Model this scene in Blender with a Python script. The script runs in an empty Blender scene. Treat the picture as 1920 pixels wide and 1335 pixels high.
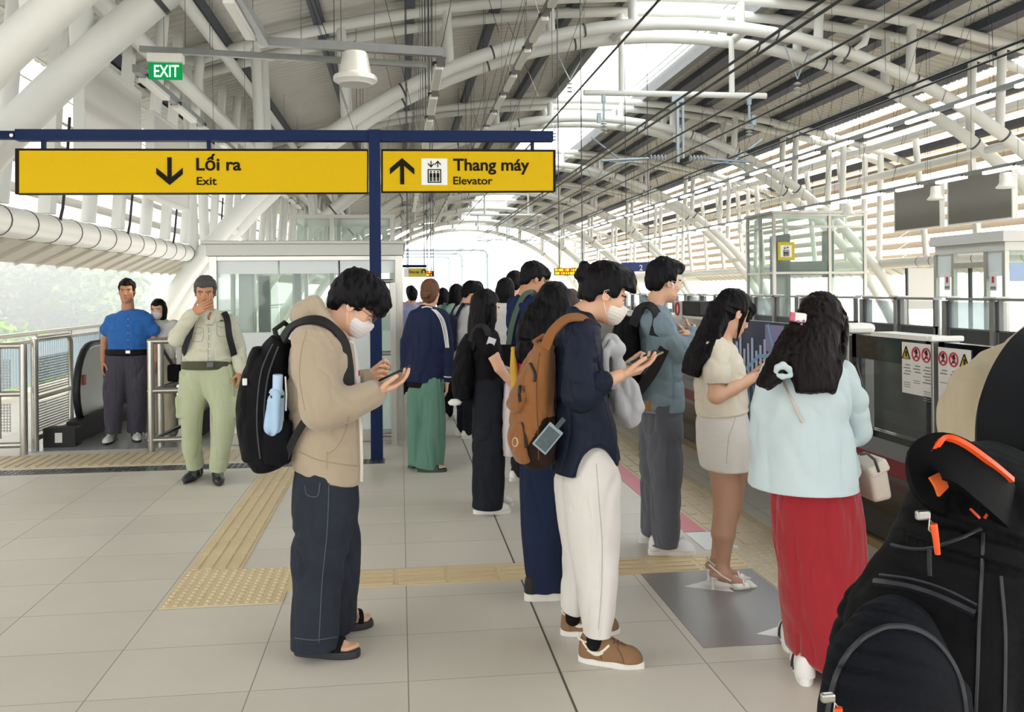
import bpy, math, random
import numpy as np
from mathutils import Vector, Matrix
random.seed(7)
SC = bpy.context.scene
COL = SC.collection
# ---------------------------------------------------------------- camera, sky, sun, exposure
F_PX, CAM_Z, PCX, PCY = 1700.0, 1.57, 960.0, 543.0
YAW, ROLL = math.radians(7.05), math.radians(0.5)
FW = Vector((math.sin(YAW), math.cos(YAW), 0))
R0 = Vector((math.cos(YAW), -math.sin(YAW), 0)); U0 = Vector((0, 0, 1))
RT = R0*math.cos(ROLL) - U0*math.sin(ROLL)
UP = U0*math.cos(ROLL) + R0*math.sin(ROLL)
cd = bpy.data.cameras.new('camera'); cam = bpy.data.objects.new('camera', cd); COL.objects.link(cam)
cam.matrix_world = Matrix(((RT.x, UP.x, -FW.x, 0), (RT.y, UP.y, -FW.y, 0), (RT.z, UP.z, -FW.z, CAM_Z), (0, 0, 0, 1)))
cd.sensor_width = 36.0; cd.lens = 36.0*F_PX/1920.0
cd.shift_y = -(667.5-PCY)/1920.0
cd.clip_start = 0.05; cd.clip_end = 600
SC.camera = cam
w = bpy.data.worlds.new('sky'); SC.world = w; w.use_nodes = True
bgn = w.node_tree.nodes['Background']
_tc = w.node_tree.nodes.new('ShaderNodeTexCoord'); _sx = w.node_tree.nodes.new('ShaderNodeSeparateXYZ'); _cr = w.node_tree.nodes.new('ShaderNodeValToRGB')
w.node_tree.links.new(_tc.outputs['Generated'], _sx.inputs[0]); w.node_tree.links.new(_sx.outputs['Z'], _cr.inputs[0]); w.node_tree.links.new(_cr.outputs[0], bgn.inputs[0])
_cr.color_ramp.elements[0].color = (1.0, 0.985, 0.95, 1); _cr.color_ramp.elements[0].position = 0.0
_cr.color_ramp.elements[1].color = (0.90, 0.96, 1.0, 1); _cr.color_ramp.elements[1].position = 0.6
bgn.inputs[1].default_value = 2.3
def sun(name, rot, energy, angle, col):
    l = bpy.data.lights.new(name, 'SUN'); l.energy = energy; l.angle = math.radians(angle); l.color = col
    o = bpy.data.objects.new(name, l); COL.objects.link(o); o.rotation_euler = rot; return o
SUN = sun('sun', (math.radians(0), math.radians(58), math.radians(12)), 4.0, 6.0, (1.0, 0.86, 0.66))
SC.view_settings.view_transform = 'Standard'; SC.view_settings.look = 'None'
SC.view_settings.exposure = 1.0; SC.view_settings.gamma = 1.0; SC.view_settings.use_curve_mapping = False
try:
    cy = SC.cycles
    cy.max_bounces = 7; cy.diffuse_bounces = 4; cy.glossy_bounces = 3; cy.transmission_bounces = 4; cy.transparent_max_bounces = 10
    cy.caustics_reflective = False; cy.caustics_refractive = False; cy.use_denoising = True; cy.sample_clamp_indirect = 6.0
except Exception: pass

# ---------------------------------------------------------------- helpers
def ray(px, py):
    return FW + RT*((px-PCX)/F_PX) - UP*((py-PCY)/F_PX)
def P(px, py, Y):
    d = ray(px, py); t = Y/d.y
    return Vector((d.x*t, Y, CAM_Z + d.z*t))
def fl(px, py, z=0.0):
    d = ray(px, py); t = (z-CAM_Z)/d.z
    return Vector((d.x*t, d.y*t, z))
def PX(px, py, X):
    d = ray(px, py); t = X/d.x
    return Vector((X, d.y*t, CAM_Z + d.z*t))
def srgb(c):
    if isinstance(c, str): c = tuple(int(c[i:i+2], 16) for i in (0, 2, 4))
    return tuple(((v/255.0)/12.92 if v/255.0 <= 0.04045 else ((v/255.0+0.055)/1.055)**2.4) for v in c) + (1.0,)
_M = {}
def mat(name, col, rough=0.6, metal=0.0, spec=0.5, var=0.0, vscale=3.0, bump=0.0, bscale=300.0, stretch=None, emit=0.0, sheen=0.0, alpha=1.0, coat=0.0, trans=0.0):
    if name in _M: return _M[name]
    m = bpy.data.materials.new(name); m.use_nodes = True; _M[name] = m
    nt = m.node_tree; b = nt.nodes['Principled BSDF']
    c = srgb(col)
    b.inputs['Base Color'].default_value = c; b.inputs['Roughness'].default_value = rough
    b.inputs['Metallic'].default_value = metal; b.inputs['Specular IOR Level'].default_value = spec
    if sheen: b.inputs['Sheen Weight'].default_value = sheen; b.inputs['Sheen Roughness'].default_value = 0.5
    if coat: b.inputs['Coat Weight'].default_value = coat
    if alpha < 1: b.inputs['Alpha'].default_value = alpha
    if trans: b.inputs['Transmission Weight'].default_value = trans
    if emit: b.inputs['Emission Color'].default_value = c; b.inputs['Emission Strength'].default_value = emit
    if var or bump:
        tc = nt.nodes.new('ShaderNodeTexCoord'); mp = nt.nodes.new('ShaderNodeMapping')
        nt.links.new(tc.outputs['Object'], mp.inputs[0])
        if stretch: mp.inputs['Scale'].default_value = stretch
    if var:
        n = nt.nodes.new('ShaderNodeTexNoise'); n.inputs['Scale'].default_value = vscale; n.inputs['Detail'].default_value = 3
        nt.links.new(mp.outputs[0], n.inputs[0])
        mx = nt.nodes.new('ShaderNodeMix'); mx.data_type = 'RGBA'
        lo = tuple(max(0, v*(1-var)) for v in c[:3])+(1,); hi = tuple(min(1, v*(1+var)) for v in c[:3])+(1,)
        mx.inputs[6].default_value = lo; mx.inputs[7].default_value = hi
        nt.links.new(n.outputs[0], mx.inputs[0]); nt.links.new(mx.outputs[2], b.inputs['Base Color'])
    if bump:
        n2 = nt.nodes.new('ShaderNodeTexNoise'); n2.inputs['Scale'].default_value = bscale; n2.inputs['Detail'].default_value = 2
        nt.links.new(mp.outputs[0], n2.inputs[0])
        bp = nt.nodes.new('ShaderNodeBump'); bp.inputs['Strength'].default_value = bump; bp.inputs['Distance'].default_value = 0.01
        nt.links.new(n2.outputs[0], bp.inputs['Height']); nt.links.new(bp.outputs[0], b.inputs['Normal'])
    return m
def glass(name, col, alpha, rough=0.05):
    """thin pane: part see-through, part glossy"""
    if name in _M: return _M[name]
    m = bpy.data.materials.new(name); m.use_nodes = True; _M[name] = m
    nt = m.node_tree; nt.nodes.clear()
    out = nt.nodes.new('ShaderNodeOutputMaterial'); tr = nt.nodes.new('ShaderNodeBsdfTransparent'); pr = nt.nodes.new('ShaderNodeBsdfPrincipled')
    pr.inputs['Base Color'].default_value = srgb(col); pr.inputs['Roughness'].default_value = rough; pr.inputs['Specular IOR Level'].default_value = 0.6
    tint = tuple(0.6+0.4*v for v in srgb(col)[:3])+(1,); tr.inputs[0].default_value = tint
    nt.nodes.remove(pr)
    df = nt.nodes.new('ShaderNodeBsdfDiffuse'); df.inputs[0].default_value = srgb(col); gl = nt.nodes.new('ShaderNodeBsdfGlossy'); gl.inputs['Roughness'].default_value = rough; gl.inputs['Color'].default_value = (.9, .9, .9, 1)
    m1 = nt.nodes.new('ShaderNodeMixShader'); m1.inputs[0].default_value = alpha; m2 = nt.nodes.new('ShaderNodeMixShader'); fr = nt.nodes.new('ShaderNodeFresnel'); fr.inputs[0].default_value = 1.40
    nt.links.new(tr.outputs[0], m1.inputs[1]); nt.links.new(df.outputs[0], m1.inputs[2]); ge = nt.nodes.new('ShaderNodeNewGeometry'); fm = nt.nodes.new('ShaderNodeMath'); fm.operation = 'MULTIPLY'; fs = nt.nodes.new('ShaderNodeMath'); fs.operation = 'SUBTRACT'; fs.inputs[0].default_value = 1.0
    nt.links.new(ge.outputs['Backfacing'], fs.inputs[1]); nt.links.new(fr.outputs[0], fm.inputs[0]); nt.links.new(fs.outputs[0], fm.inputs[1]); nt.links.new(fm.outputs[0], m2.inputs[0]); nt.links.new(m1.outputs[0], m2.inputs[1]); nt.links.new(gl.outputs[0], m2.inputs[2]); nt.links.new(m2.outputs[0], out.inputs[0])
    return m

def empty(name, label=None, cat=None, loc=(0, 0, 0), group=None, rz=0.0):
    o = bpy.data.objects.new(name, None); COL.objects.link(o); o.location = loc; o.rotation_euler = (0, 0, rz)
    o.empty_display_size = 0.1
    tag(o, label, cat, group); return o
def tag(o, label=None, cat=None, group=None, kind=None):
    if label: o['label'] = label
    if cat: o['category'] = cat
    if group: o['group'] = group
    if kind: o['kind'] = kind
    return o
class MB:
    """mesh builder: collects shapes in world (or local) coordinates, links ONE mesh object"""
    def __init__(s): s.v = []; s.f = []; s.mi = []
    def add(s, vs, fs, mi=0):
        n = len(s.v); s.v += [tuple(v) for v in vs]; s.f += [tuple(i+n for i in f) for f in fs]; s.mi += [mi]*len(fs); return s
    def box(s, lo, hi, mi=0, M=None):
        x0, y0, z0 = lo; x1, y1, z1 = hi
        vs = [Vector(p) for p in ((x0,y0,z0),(x1,y0,z0),(x1,y1,z0),(x0,y1,z0),(x0,y0,z1),(x1,y0,z1),(x1,y1,z1),(x0,y1,z1))]
        if M is not None: vs = [M @ v for v in vs]
        return s.add(vs, [(0,3,2,1),(4,5,6,7),(0,1,5,4),(1,2,6,5),(2,3,7,6),(3,0,4,7)], mi)
    def cbox(s, c, size, mi=0, M=None):
        c = Vector(c); h = Vector(size)/2
        if M is None: return s.box(c-h, c+h, mi)
        return s.box(-h, h, mi, Matrix.Translation(c) @ M.to_4x4())
    def bar(s, a, b, wd, ht, mi=0, up=(0, 0, 1)):
        a = Vector(a); b = Vector(b); d = b-a; L = d.length; d.normalize()
        u = Vector(up)
        if abs(d.dot(u)) > 0.98: u = Vector((1, 0, 0))
        x = d.cross(u).normalized(); z = x.cross(d).normalized()
        M = Matrix(((d.x, x.x, z.x, a.x), (d.y, x.y, z.y, a.y), (d.z, x.z, z.z, a.z), (0, 0, 0, 1)))
        return s.box((0, -wd/2, -ht/2), (L, wd/2, ht/2), mi, M)
    def tube(s, path, r, n=10, mi=0, caps=True, closed=False):
        pts = [Vector(p) for p in path]; k = len(pts)
        rr = r if isinstance(r, (list, tuple)) else [r]*k
        vs = []; prev = None
        for i, p in enumerate(pts):
            if closed: d = pts[(i+1) % k]-pts[i-1]
            else: d = pts[min(i+1, k-1)]-pts[max(i-1, 0)]
            d.normalize()
            if prev is None:
                u = Vector((0, 0, 1)) if abs(d.z) < 0.9 else Vector((1, 0, 0))
                x = d.cross(u).normalized()
            else:
                x = (prev - d*prev.dot(d)).normalized()
            prev = x; y = d.cross(x)
            for j in range(n):
                a = 2*math.pi*j/n; vs.append(p + (x*math.cos(a)+y*math.sin(a))*rr[i])
        fs = []
        m = k if closed else k-1
        for i in range(m):
            i2 = (i+1) % k
            for j in range(n):
                j2 = (j+1) % n; fs.append((i*n+j, i*n+j2, i2*n+j2, i2*n+j))
        if caps and not closed: fs.append(tuple(range(n-1, -1, -1))); fs.append(tuple((k-1)*n+j for j in range(n)))
        return s.add(vs, fs, mi)
    def lathe(s, prof, c=(0, 0, 0), n=20, mi=0, M=None):
        c = Vector(c); vs = []; fs = []; k = len(prof)
        for r, z in prof:
            for j in range(n):
                a = 2*math.pi*j/n; v = Vector((r*math.cos(a), r*math.sin(a), z))
                vs.append((M @ v if M is not None else v)+c)
        for i in range(k-1):
            for j in range(n):
                j2 = (j+1) % n; fs.append((i*n+j, i*n+j2, (i+1)*n+j2, (i+1)*n+j))
        fs.append(tuple(range(n-1, -1, -1))); fs.append(tuple((k-1)*n+j for j in range(n)))
        return s.add(vs, fs, mi)
    def prism(s, poly, a, ex, mi=0):
        """poly: list of 3D points; ex: extrusion vector"""
        ex = Vector(ex); n = len(poly); p = [Vector(q)+Vector(a) for q in poly]
        vs = p+[q+ex for q in p]
        fs = [tuple(range(n-1, -1, -1)), tuple(range(n, 2*n))]+[(i, (i+1) % n, n+(i+1) % n, n+i) for i in range(n)]
        return s.add(vs, fs, mi)
    def build(s, name, m, parent=None, smooth=False, bevel=0.0, origin=None):
        me = bpy.data.meshes.new(name); 
        off = Vector(origin) if origin is not None else Vector((0, 0, 0))
        if parent is not None and origin is None: off = None
        vs = s.v
        if off is not None and off.length > 0: vs = [tuple(Vector(v)-off) for v in vs]
        me.from_pydata(vs, [], s.f)
        for q in (m if isinstance(m, (list, tuple)) else [m]): me.materials.append(q)
        if any(s.mi): me.polygons.foreach_set('material_index', s.mi)
        if smooth: me.polygons.foreach_set('use_smooth', [True]*len(me.polygons))
        me.update()
        import bmesh as _b
        bm = _b.new(); bm.from_mesh(me); _b.ops.recalc_face_normals(bm, faces=bm.faces); bm.to_mesh(me); bm.free()
        o = bpy.data.objects.new(name, me); COL.objects.link(o)
        if off is not None: o.location = off
        if parent is not None:
            o.parent = parent
        if smooth and len(me.polygons) < 60000:
            try: me.set_sharp_from_angle(angle=math.radians(50))
            except Exception: pass
        if bevel:
            bv = o.modifiers.new('bevel', 'BEVEL'); bv.width = bevel; bv.segments = 2; bv.limit_method = 'ANGLE'
        return o
def root(name, label, cat, base, group=None):
    """an Empty at the thing's base; parts under it are built in WORLD coordinates and moved to local"""
    return empty(name, label, cat, Vector(base), group)
def part(mb, name, m, parent, smooth=False, bevel=0.0, label=None):
    off = Vector((0, 0, 0)); q = parent
    while q is not None: off += Vector(q.location); q = q.parent
    mb.v = [(v[0]-off.x, v[1]-off.y, v[2]-off.z) for v in mb.v]
    o = mb.build(name, m, None, smooth, bevel); o.parent = parent
    if label: o['label'] = label
    return o
def copy_tree(o, parent=None):
    c = o.copy(); COL.objects.link(c)
    if parent is not None: c.parent = parent
    for ch in list(o.children): copy_tree(ch, c)
    return c
def text(s_, size, m, name='lettering', bold=0.0, depth=0.002, sx=1.0):
    """text as a mesh in the XZ plane facing -Y, origin bottom-left"""
    cu = bpy.data.curves.new(name, 'FONT'); cu.body = s_; cu.size = size; cu.extrude = depth; cu.offset = bold
    t = bpy.data.objects.new(name, cu); COL.objects.link(t)
    dg = bpy.context.evaluated_depsgraph_get(); dg.update()
    me = bpy.data.meshes.new_from_object(t.evaluated_get(dg)); bpy.data.objects.remove(t)
    me.materials.clear(); me.materials.append(m)
    me.transform(Matrix(((sx, 0, 0, 0), (0, 0, -1, 0), (0, 1, 0, 0), (0, 0, 0, 1))))
    o = bpy.data.objects.new(name, me); COL.objects.link(o); return o
ORD = ['first', 'second', 'third', 'fourth', 'fifth', 'sixth', 'seventh', 'eighth', 'ninth', 'tenth', 'eleventh', 'twelfth', 'thirteenth', 'fourteenth', 'fifteenth', 'sixteenth', 'seventeenth', 'eighteenth', 'nineteenth', 'twentieth'] + ['%d%s' % (i, {1: 'st', 2: 'nd', 3: 'rd'}.get(i % 10, 'th')) for i in range(21, 80)]
# ---------------------------------------------------------------- materials of the station
XM = 6.93                                   # middle of the vault
def mxx(x): return 2*XM - x
M_white = mat('white_steel', 'e2e3de', 0.45, var=0.05, vscale=1.5)
M_roof = mat('roof_sheet', 'c6c4bd', 0.6, var=0.08, vscale=0.6)
M_purlin = mat('dark_purlin', '474c58', 0.6)
M_galv = mat('galvanised', '8d908e', 0.45, 0.6, var=0.18, vscale=6)
M_steel = mat('brushed_steel', 'b4b2ac', 0.28, 0.9, var=0.08, vscale=8)
M_dsteel = mat('dark_steel', '54575a', 0.4, 0.7)
M_black = mat('black_glass', '0d0e10', 0.12, coat=0.4)
M_mblack = mat('matt_black', '17181a', 0.6)
M_cable = mat('cable_black', '1c1e22', 0.5)
M_blue = mat('navy_paint', '14264f', 0.5, spec=0.15, var=0.06, vscale=2)
M_yel = mat('sign_yellow', 'd9b20a', 0.55, spec=0.12, var=0.03, vscale=1)
M_ink = mat('sign_ink', '1a1914', 0.6, spec=0.1)
M_pan = mat('white_panel', 'e9e6e0', 0.25)
M_lamp = mat('lamp_tube', 'fffaf0', 0.4, emit=2.5)
M_lampoff = mat('lamp_cover', 'f2f1ea', 0.4)
M_slat = mat('louvre_slat', 'cfcac0', 0.5)
M_slatr = mat('louvre_slat_shaded', 'b09a7c', 0.6)  # right side slats: brown of their shaded undersides put into the base colour
M_glass = glass('clear_glass', 'f2f6f5', 0.04)
M_fglass = glass('frosted_glass', 'f0f7f8', 0.8, 0.35)
M_gglass = glass('green_glass', 'dcebe4', 0.13)
M_skyglass = mat('skylight_glass', 'f6fafc', 0.5, alpha=0.06)
M_conc = mat('concrete', 'a9a59b', 0.8, var=0.12, vscale=2, bump=0.1, bscale=60)
M_tact = mat('tactile_tan', 'dcc8a0', 0.55, var=0.08, vscale=4)
M_tact2 = mat('tactile_edge_tan', 'd2c2a4', 0.55, var=0.10, vscale=4)
M_red = mat('red_tile', 'd8838c', 0.5, var=0.06, vscale=3)
M_dtile = mat('grey_slate_tile', '8d8a87', 0.35, var=0.10, vscale=3)
M_wpaint = mat('white_paint', 'efeeea', 0.5)

def floor_mat():
    m = bpy.data.materials.new('floor_tile'); m.use_nodes = True; nt = m.node_tree; L = nt.links
    b = nt.nodes['Principled BSDF']; tc = nt.nodes.new('ShaderNodeTexCoord'); sp = nt.nodes.new('ShaderNodeSeparateXYZ'); L.new(tc.outputs['Object'], sp.inputs[0])
    def M(op, a, bb=None, c=None):
        n = nt.nodes.new('ShaderNodeMath'); n.operation = op
        for i, q in enumerate((a, bb, c)):
            if q is None: continue
            if isinstance(q, (int, float)): n.inputs[i].default_value = q
            else: L.new(q, n.inputs[i])
        return n.outputs[0]
    def joint(axis, off, size, wd):
        f = M('FRACT', M('DIVIDE', M('ADD', axis, off), size)); f = M('MINIMUM', f, M('SUBTRACT', 1.0, f)); return M('LESS_THAN', f, wd/size), M('FLOOR', M('DIVIDE', M('ADD', axis, off), size))
    jx, ix = joint(sp.outputs[0], 99.2-0.02+0.0, 0.62, 0.0025); jy, iy = joint(sp.outputs[1], 100-0.167, 0.5, 0.0018)
    j = M('MAXIMUM', jx, jy)
    cmb = nt.nodes.new('ShaderNodeCombineXYZ'); L.new(ix, cmb.inputs[0]); L.new(iy, cmb.inputs[1])
    wn = nt.nodes.new('ShaderNodeTexWhiteNoise'); L.new(cmb.outputs[0], wn.inputs[0])
    n1 = nt.nodes.new('ShaderNodeTexNoise'); n1.inputs['Scale'].default_value = 260; n1.inputs['Detail'].default_value = 2; L.new(tc.outputs['Object'], n1.inputs[0])
    n2 = nt.nodes.new('ShaderNodeTexNoise'); n2.inputs['Scale'].default_value = 1.3; n2.inputs['Detail'].default_value = 4; L.new(tc.outputs['Object'], n2.inputs[0])
    v = M('ADD', M('MULTIPLY', wn.outputs[0], 0.10), M('ADD', M('MULTIPLY', n1.outputs[0], 0.22), M('MULTIPLY', n2.outputs[0], 0.30)))
    cr = nt.nodes.new('ShaderNodeValToRGB'); L.new(v, cr.inputs[0])
    cr.color_ramp.elements[0].position = 0.15; cr.color_ramp.elements[0].color = srgb('c8c2b5'); cr.color_ramp.elements[1].position = 0.5; cr.color_ramp.elements[1].color = srgb('e4ded1')
    mx = nt.nodes.new('ShaderNodeMix'); mx.data_type = 'RGBA'; L.new(j, mx.inputs[0]); L.new(cr.outputs[0], mx.inputs[6]); mx.inputs[7].default_value = srgb('8f8a7f'); L.new(mx.outputs[2], b.inputs['Base Color'])
    L.new(M('ADD', 0.34, M('MULTIPLY', n2.outputs[0], 0.2)), b.inputs['Roughness'])
    bp = nt.nodes.new('ShaderNodeBump'); bp.inputs['Strength'].default_value = 0.12; bp.inputs['Distance'].default_value = 0.004; L.new(n1.outputs[0], bp.inputs['Height']); L.new(bp.outputs[0], b.inputs['Normal'])
    return m
# ---------------------------------------------------------------- floor and far platform
mb = MB()
for lo, hi in (((-6.2, -50, -0.5), (2.85, 9.75, 0)), ((-6.2, 9.75, -0.5), (-3.75, 97, 0)), ((-2.15, 9.75, -0.5), (2.85, 97, 0)), ((-3.75, 24, -0.5), (-2.15, 97, 0))): mb.box(lo, hi)
tag(mb.build('floor', floor_mat()), kind='structure')
mb = MB().box((10.95, 4, -1.5), (20.2, 97, 0)); tag(mb.build('floor_opposite', M_conc), kind='structure')
mb = MB().box((2.85, -50, -1.7), (10.95, 160, -1.5)); tag(mb.build('floor_trackbed', mat('track_bed', '6d675e', 0.9, var=0.2, vscale=3)), kind='structure')
mb = MB().box((2.85, -50, -1.5), (3.05, 97, 0)); tag(mb.build('wall_track', M_conc), kind='structure')
for i, X in enumerate((4.2, 5.6, 8.1, 9.5)):
    mb = MB().box((X-0.035, 0, -1.5), (X+0.035, 160, -1.33)); tag(mb.build('rail', M_dsteel), ORD[i]+' running rail across the track bed from the near platform', 'rail')

tag(MB().box((0.634, -6, -.004), (0.643, 60, 0.0012)).build('trim_1', mat('joint_dark', '5d574d', .8)), kind='structure')
# ---------------------------------------------------------------- tactile paving
def domes(mb, x0, x1, y0, y1, step=0.05, r=0.016):
    nx = int(round((x1-x0)/step)); ny = int(round((y1-y0)/step))
    for i in range(nx):
        for j in range(ny):
            c = (x0+(i+.5)*step, y0+(j+.5)*step); vs = []; n = 7
            for rr, z in ((r, 0.004), (r*0.6, 0.0095)):
                for k in range(n): vs.append((c[0]+rr*math.cos(2*math.pi*k/n), c[1]+rr*math.sin(2*math.pi*k/n), z))
            mb.add(vs, [(k, (k+1) % n, n+(k+1) % n, n+k) for k in range(n)]+[tuple(range(n, 2*n))])
def bars(mb, x0, x1, y0, y1, along, pitch=0.072, blk=0.3, L=0.27, w=0.034):
    if along == 'y':
        nb = int(round((y1-y0)/blk))
        for b in range(nb):
            ya = y0+b*blk
            for k in range(int(round((x1-x0)/pitch))):
                xc = x0+(k+.5)*(x1-x0)/round((x1-x0)/pitch); q = 0.5*L
                for t in ((0.0, 1.0),):
                    mb.box((xc-w/2, ya+0.015, 0.004), (xc+w/2, ya+blk-0.015, 0.010))
    else:
        nb = int(round((x1-x0)/blk))
        for b in range(nb):
            xa = x0+b*blk
            for k in range(int(round((y1-y0)/pitch))):
                yc = y0+(k+.5)*(y1-y0)/round((y1-y0)/pitch)
                mb.box((xa+0.015, yc-w/2, 0.004), (xa+blk-0.015, yc+w/2, 0.010))
def paving(name, label, m, x0, x1, y0, y1, fn):
    mb = MB().box((x0, y0, -0.004), (x1, y1, 0.004)); fn(mb); return tag(mb.build(name, m), label, 'tactile paving')
paving('tactile_guide_strip', 'tan ribbed guide strip running away along the platform on the left', M_tact, -1.2, -0.9, 5.28, 8.28, lambda q: bars(q, -1.2, -0.9, 5.28, 8.28, 'y'))
paving('tactile_dot_block', 'tan dotted square beside the hooded man, where two guide strips meet', M_tact, -1.2, -0.6, 4.68, 5.28, lambda q: domes(q, -1.2, -0.6, 4.68, 5.28))
paving('tactile_guide_strip', 'tan ribbed guide strip crossing the platform behind the queue', M_tact, -0.6, 1.94, 4.86, 5.15, lambda q: bars(q, -0.6, 1.94, 4.86, 5.15, 'x', 0.072, 0.282))
def edge(q):
    bars(q, 1.94, 2.38, 5.3, 17.3, 'y', 0.11, 0.25, w=0.06)
    domes(q, 1.94, 2.38, 2.6, 5.3, 0.06, 0.02)
paving('tactile_edge_strip', 'broad tan tactile strip along the platform edge by the screen doors', M_tact2, 1.94, 2.38, 2.6, 60, edge)
tag(MB().box((1.79, 5.65, -0.004), (1.94, 40, 0.003)).build('floor_marking', M_red), 'pink red strip on the floor beside the denim jacket man', 'floor marking')
tag(MB().box((1.30, 3.82, -0.004), (1.93, 4.86, 0.003)).build('floor_tile', M_dtile), 'dark grey floor tiles under the woman in white heels', 'floor tile')
def arrow(c, label, s=1.0, a=0.0):
    pts = [(-.20, 0), (0.05, .13), (0.05, .06), (.22, .06), (.22, -.06), (.05, -.06), (.05, -.13)]
    poly = [Vector((c[0]+s*(x*math.cos(a)-y*math.sin(a)), c[1]+s*(x*math.sin(a)+y*math.cos(a)), 0.0032)) for x, y in pts]
    tag(MB().prism(poly, (0, 0, 0), (0, 0, 0.0016)).build('floor_arrow', M_wpaint), label, 'floor marking')
a1 = fl(1345, 1098); arrow(a1, 'white floor arrow under the white high heels', 0.9)
a2 = fl(1490, 1186); arrow(a2, 'white floor arrow beside the striped white sneaker', 0.9)
a3 = fl(1335, 1028); tag(MB().box((1.80, 5.25, -.002), (2.02, 5.62, 0.0045)).build('floor_marking', M_wpaint), 'white floor patch in front of the denim man\'s sneakers', 'floor marking')
# mats at the escalator landing
rb = MB().box((-4.6, 8.62, -0.004), (-1.5, 9.3, 0.004))
for k in range(34): rb.box((-4.6+k*0.091, 8.66, 0.004), (-4.6+k*0.091+0.045, 9.26, 0.010))
tag(rb.build('ribbed_mat', M_tact2), 'tan ribbed warning mat in front of the escalator landing', 'mat')
rb = MB().box((-4.9, 8.32, -0.004), (-0.15, 8.55, 0.003))
for k in range(95):
    for j in range(4): rb.cbox((-4.88+k*0.05, 8.35+j*0.055, 0.004), (0.03, 0.018, 0.006))
tag(rb.build('drain_grating', mat('grating', '5c5c5a', 0.3, 0.8, var=0.3, vscale=9)), 'dark metal drain grating crossing the floor by the escalator', 'drain')

# ---------------------------------------------------------------- roof
RA, ZA = 14.4, 7.95
def za(X): return ZA-RA+math.sqrt(max(0.01, RA*RA-(X-XM)**2))
def zu(X): return 8.62-38+math.sqrt(38*38-(X-XM)**2)
def roof_sheet(x0, x1, name, ya=-50.0):
    mb = MB(); n = 14; xs = [x0+(x1-x0)*i/n for i in range(n+1)]
    ys = []; y = ya
    while y < 97: ys += [(y, 0.0), (y+0.20, 0.0), (y+0.235, 0.045), (y+0.275, 0.045)]; y += 0.31
    vs = []
    for (yy, dz) in ys:
        for x in xs: vs.append((x, yy, zu(x)+0.32+dz))
    m = n+1; fs = [(j*m+i, j*m+i+1, (j+1)*m+i+1, (j+1)*m+i) for j in range(len(ys)-1) for i in range(n)]
    mb.add(vs, fs)
    return tag(mb.build(name, M_roof), kind='structure')
roof_sheet(-7.2, 5.75, 'ceiling'); roof_sheet(9.15, 16.6, 'ceiling_right')
for i, (xa, xb) in enumerate(((16.95, 17.5), (17.9, 18.4), (18.75, 19.3), (19.7, 20.6))):
    mb = MB(); mb.box((xa, -20, zu(xa)+.30), (xb, 97, zu(xa)+.34)); tag(mb.build('eave_panel', mat('eave_beige', 'c9b79a', .6)), 'beige eave panel strip along the right roof edge, %s from the track' % ORD[i], 'roof panel')
# skylight
sk = root('window_1', None, None, (XM, 6, zu(XM)+0.4)); sk['kind'] = 'structure'
part(MB().box((5.7, -50, zu(6)+0.48), (9.2, 97, zu(6)+0.49)), 'pane', M_skyglass, sk)
mb = MB()
for X in (5.72, 9.18): mb.box((X-0.12, -50, zu(X)+0.05), (X+0.12, 97, zu(X)+0.5))
part(mb, 'window_frame', mat('skylight_curb', '77797a', 0.6), sk)
mb = MB()
for X in (8.65, 8.88): mb.box((X-0.02, -50, zu(X)+0.44), (X+0.02, 97, zu(X)+0.47))
part(mb, 'glazing_bar', M_white, sk)
pl_x = [-6.0, -3.9, -1.8, 0.3, 2.4, 4.4]
for i, X in enumerate(pl_x):
    tag(MB().box((X-0.10, -50, zu(X)+0.05), (X+0.10, 97, zu(X)+0.33)).build('roof_purlin', M_purlin), 'dark lengthwise roof purlin, %s from the left eave' % ORD[i], 'roof beam', 'dark roof purlins')
pr_x = [10.1, 11.6, 13.1, 14.6, 16.1, 17.7, 19.5]
for i, X in enumerate(pr_x):
    tag(MB().box((X-0.2, -50, zu(X)+0.12), (X+0.2, 97, zu(X)+0.34)).build('roof_purlin', M_purlin), 'dark lengthwise roof purlin, %s right of the skylight' % ORD[i], 'roof beam', 'dark roof purlins')
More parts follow.
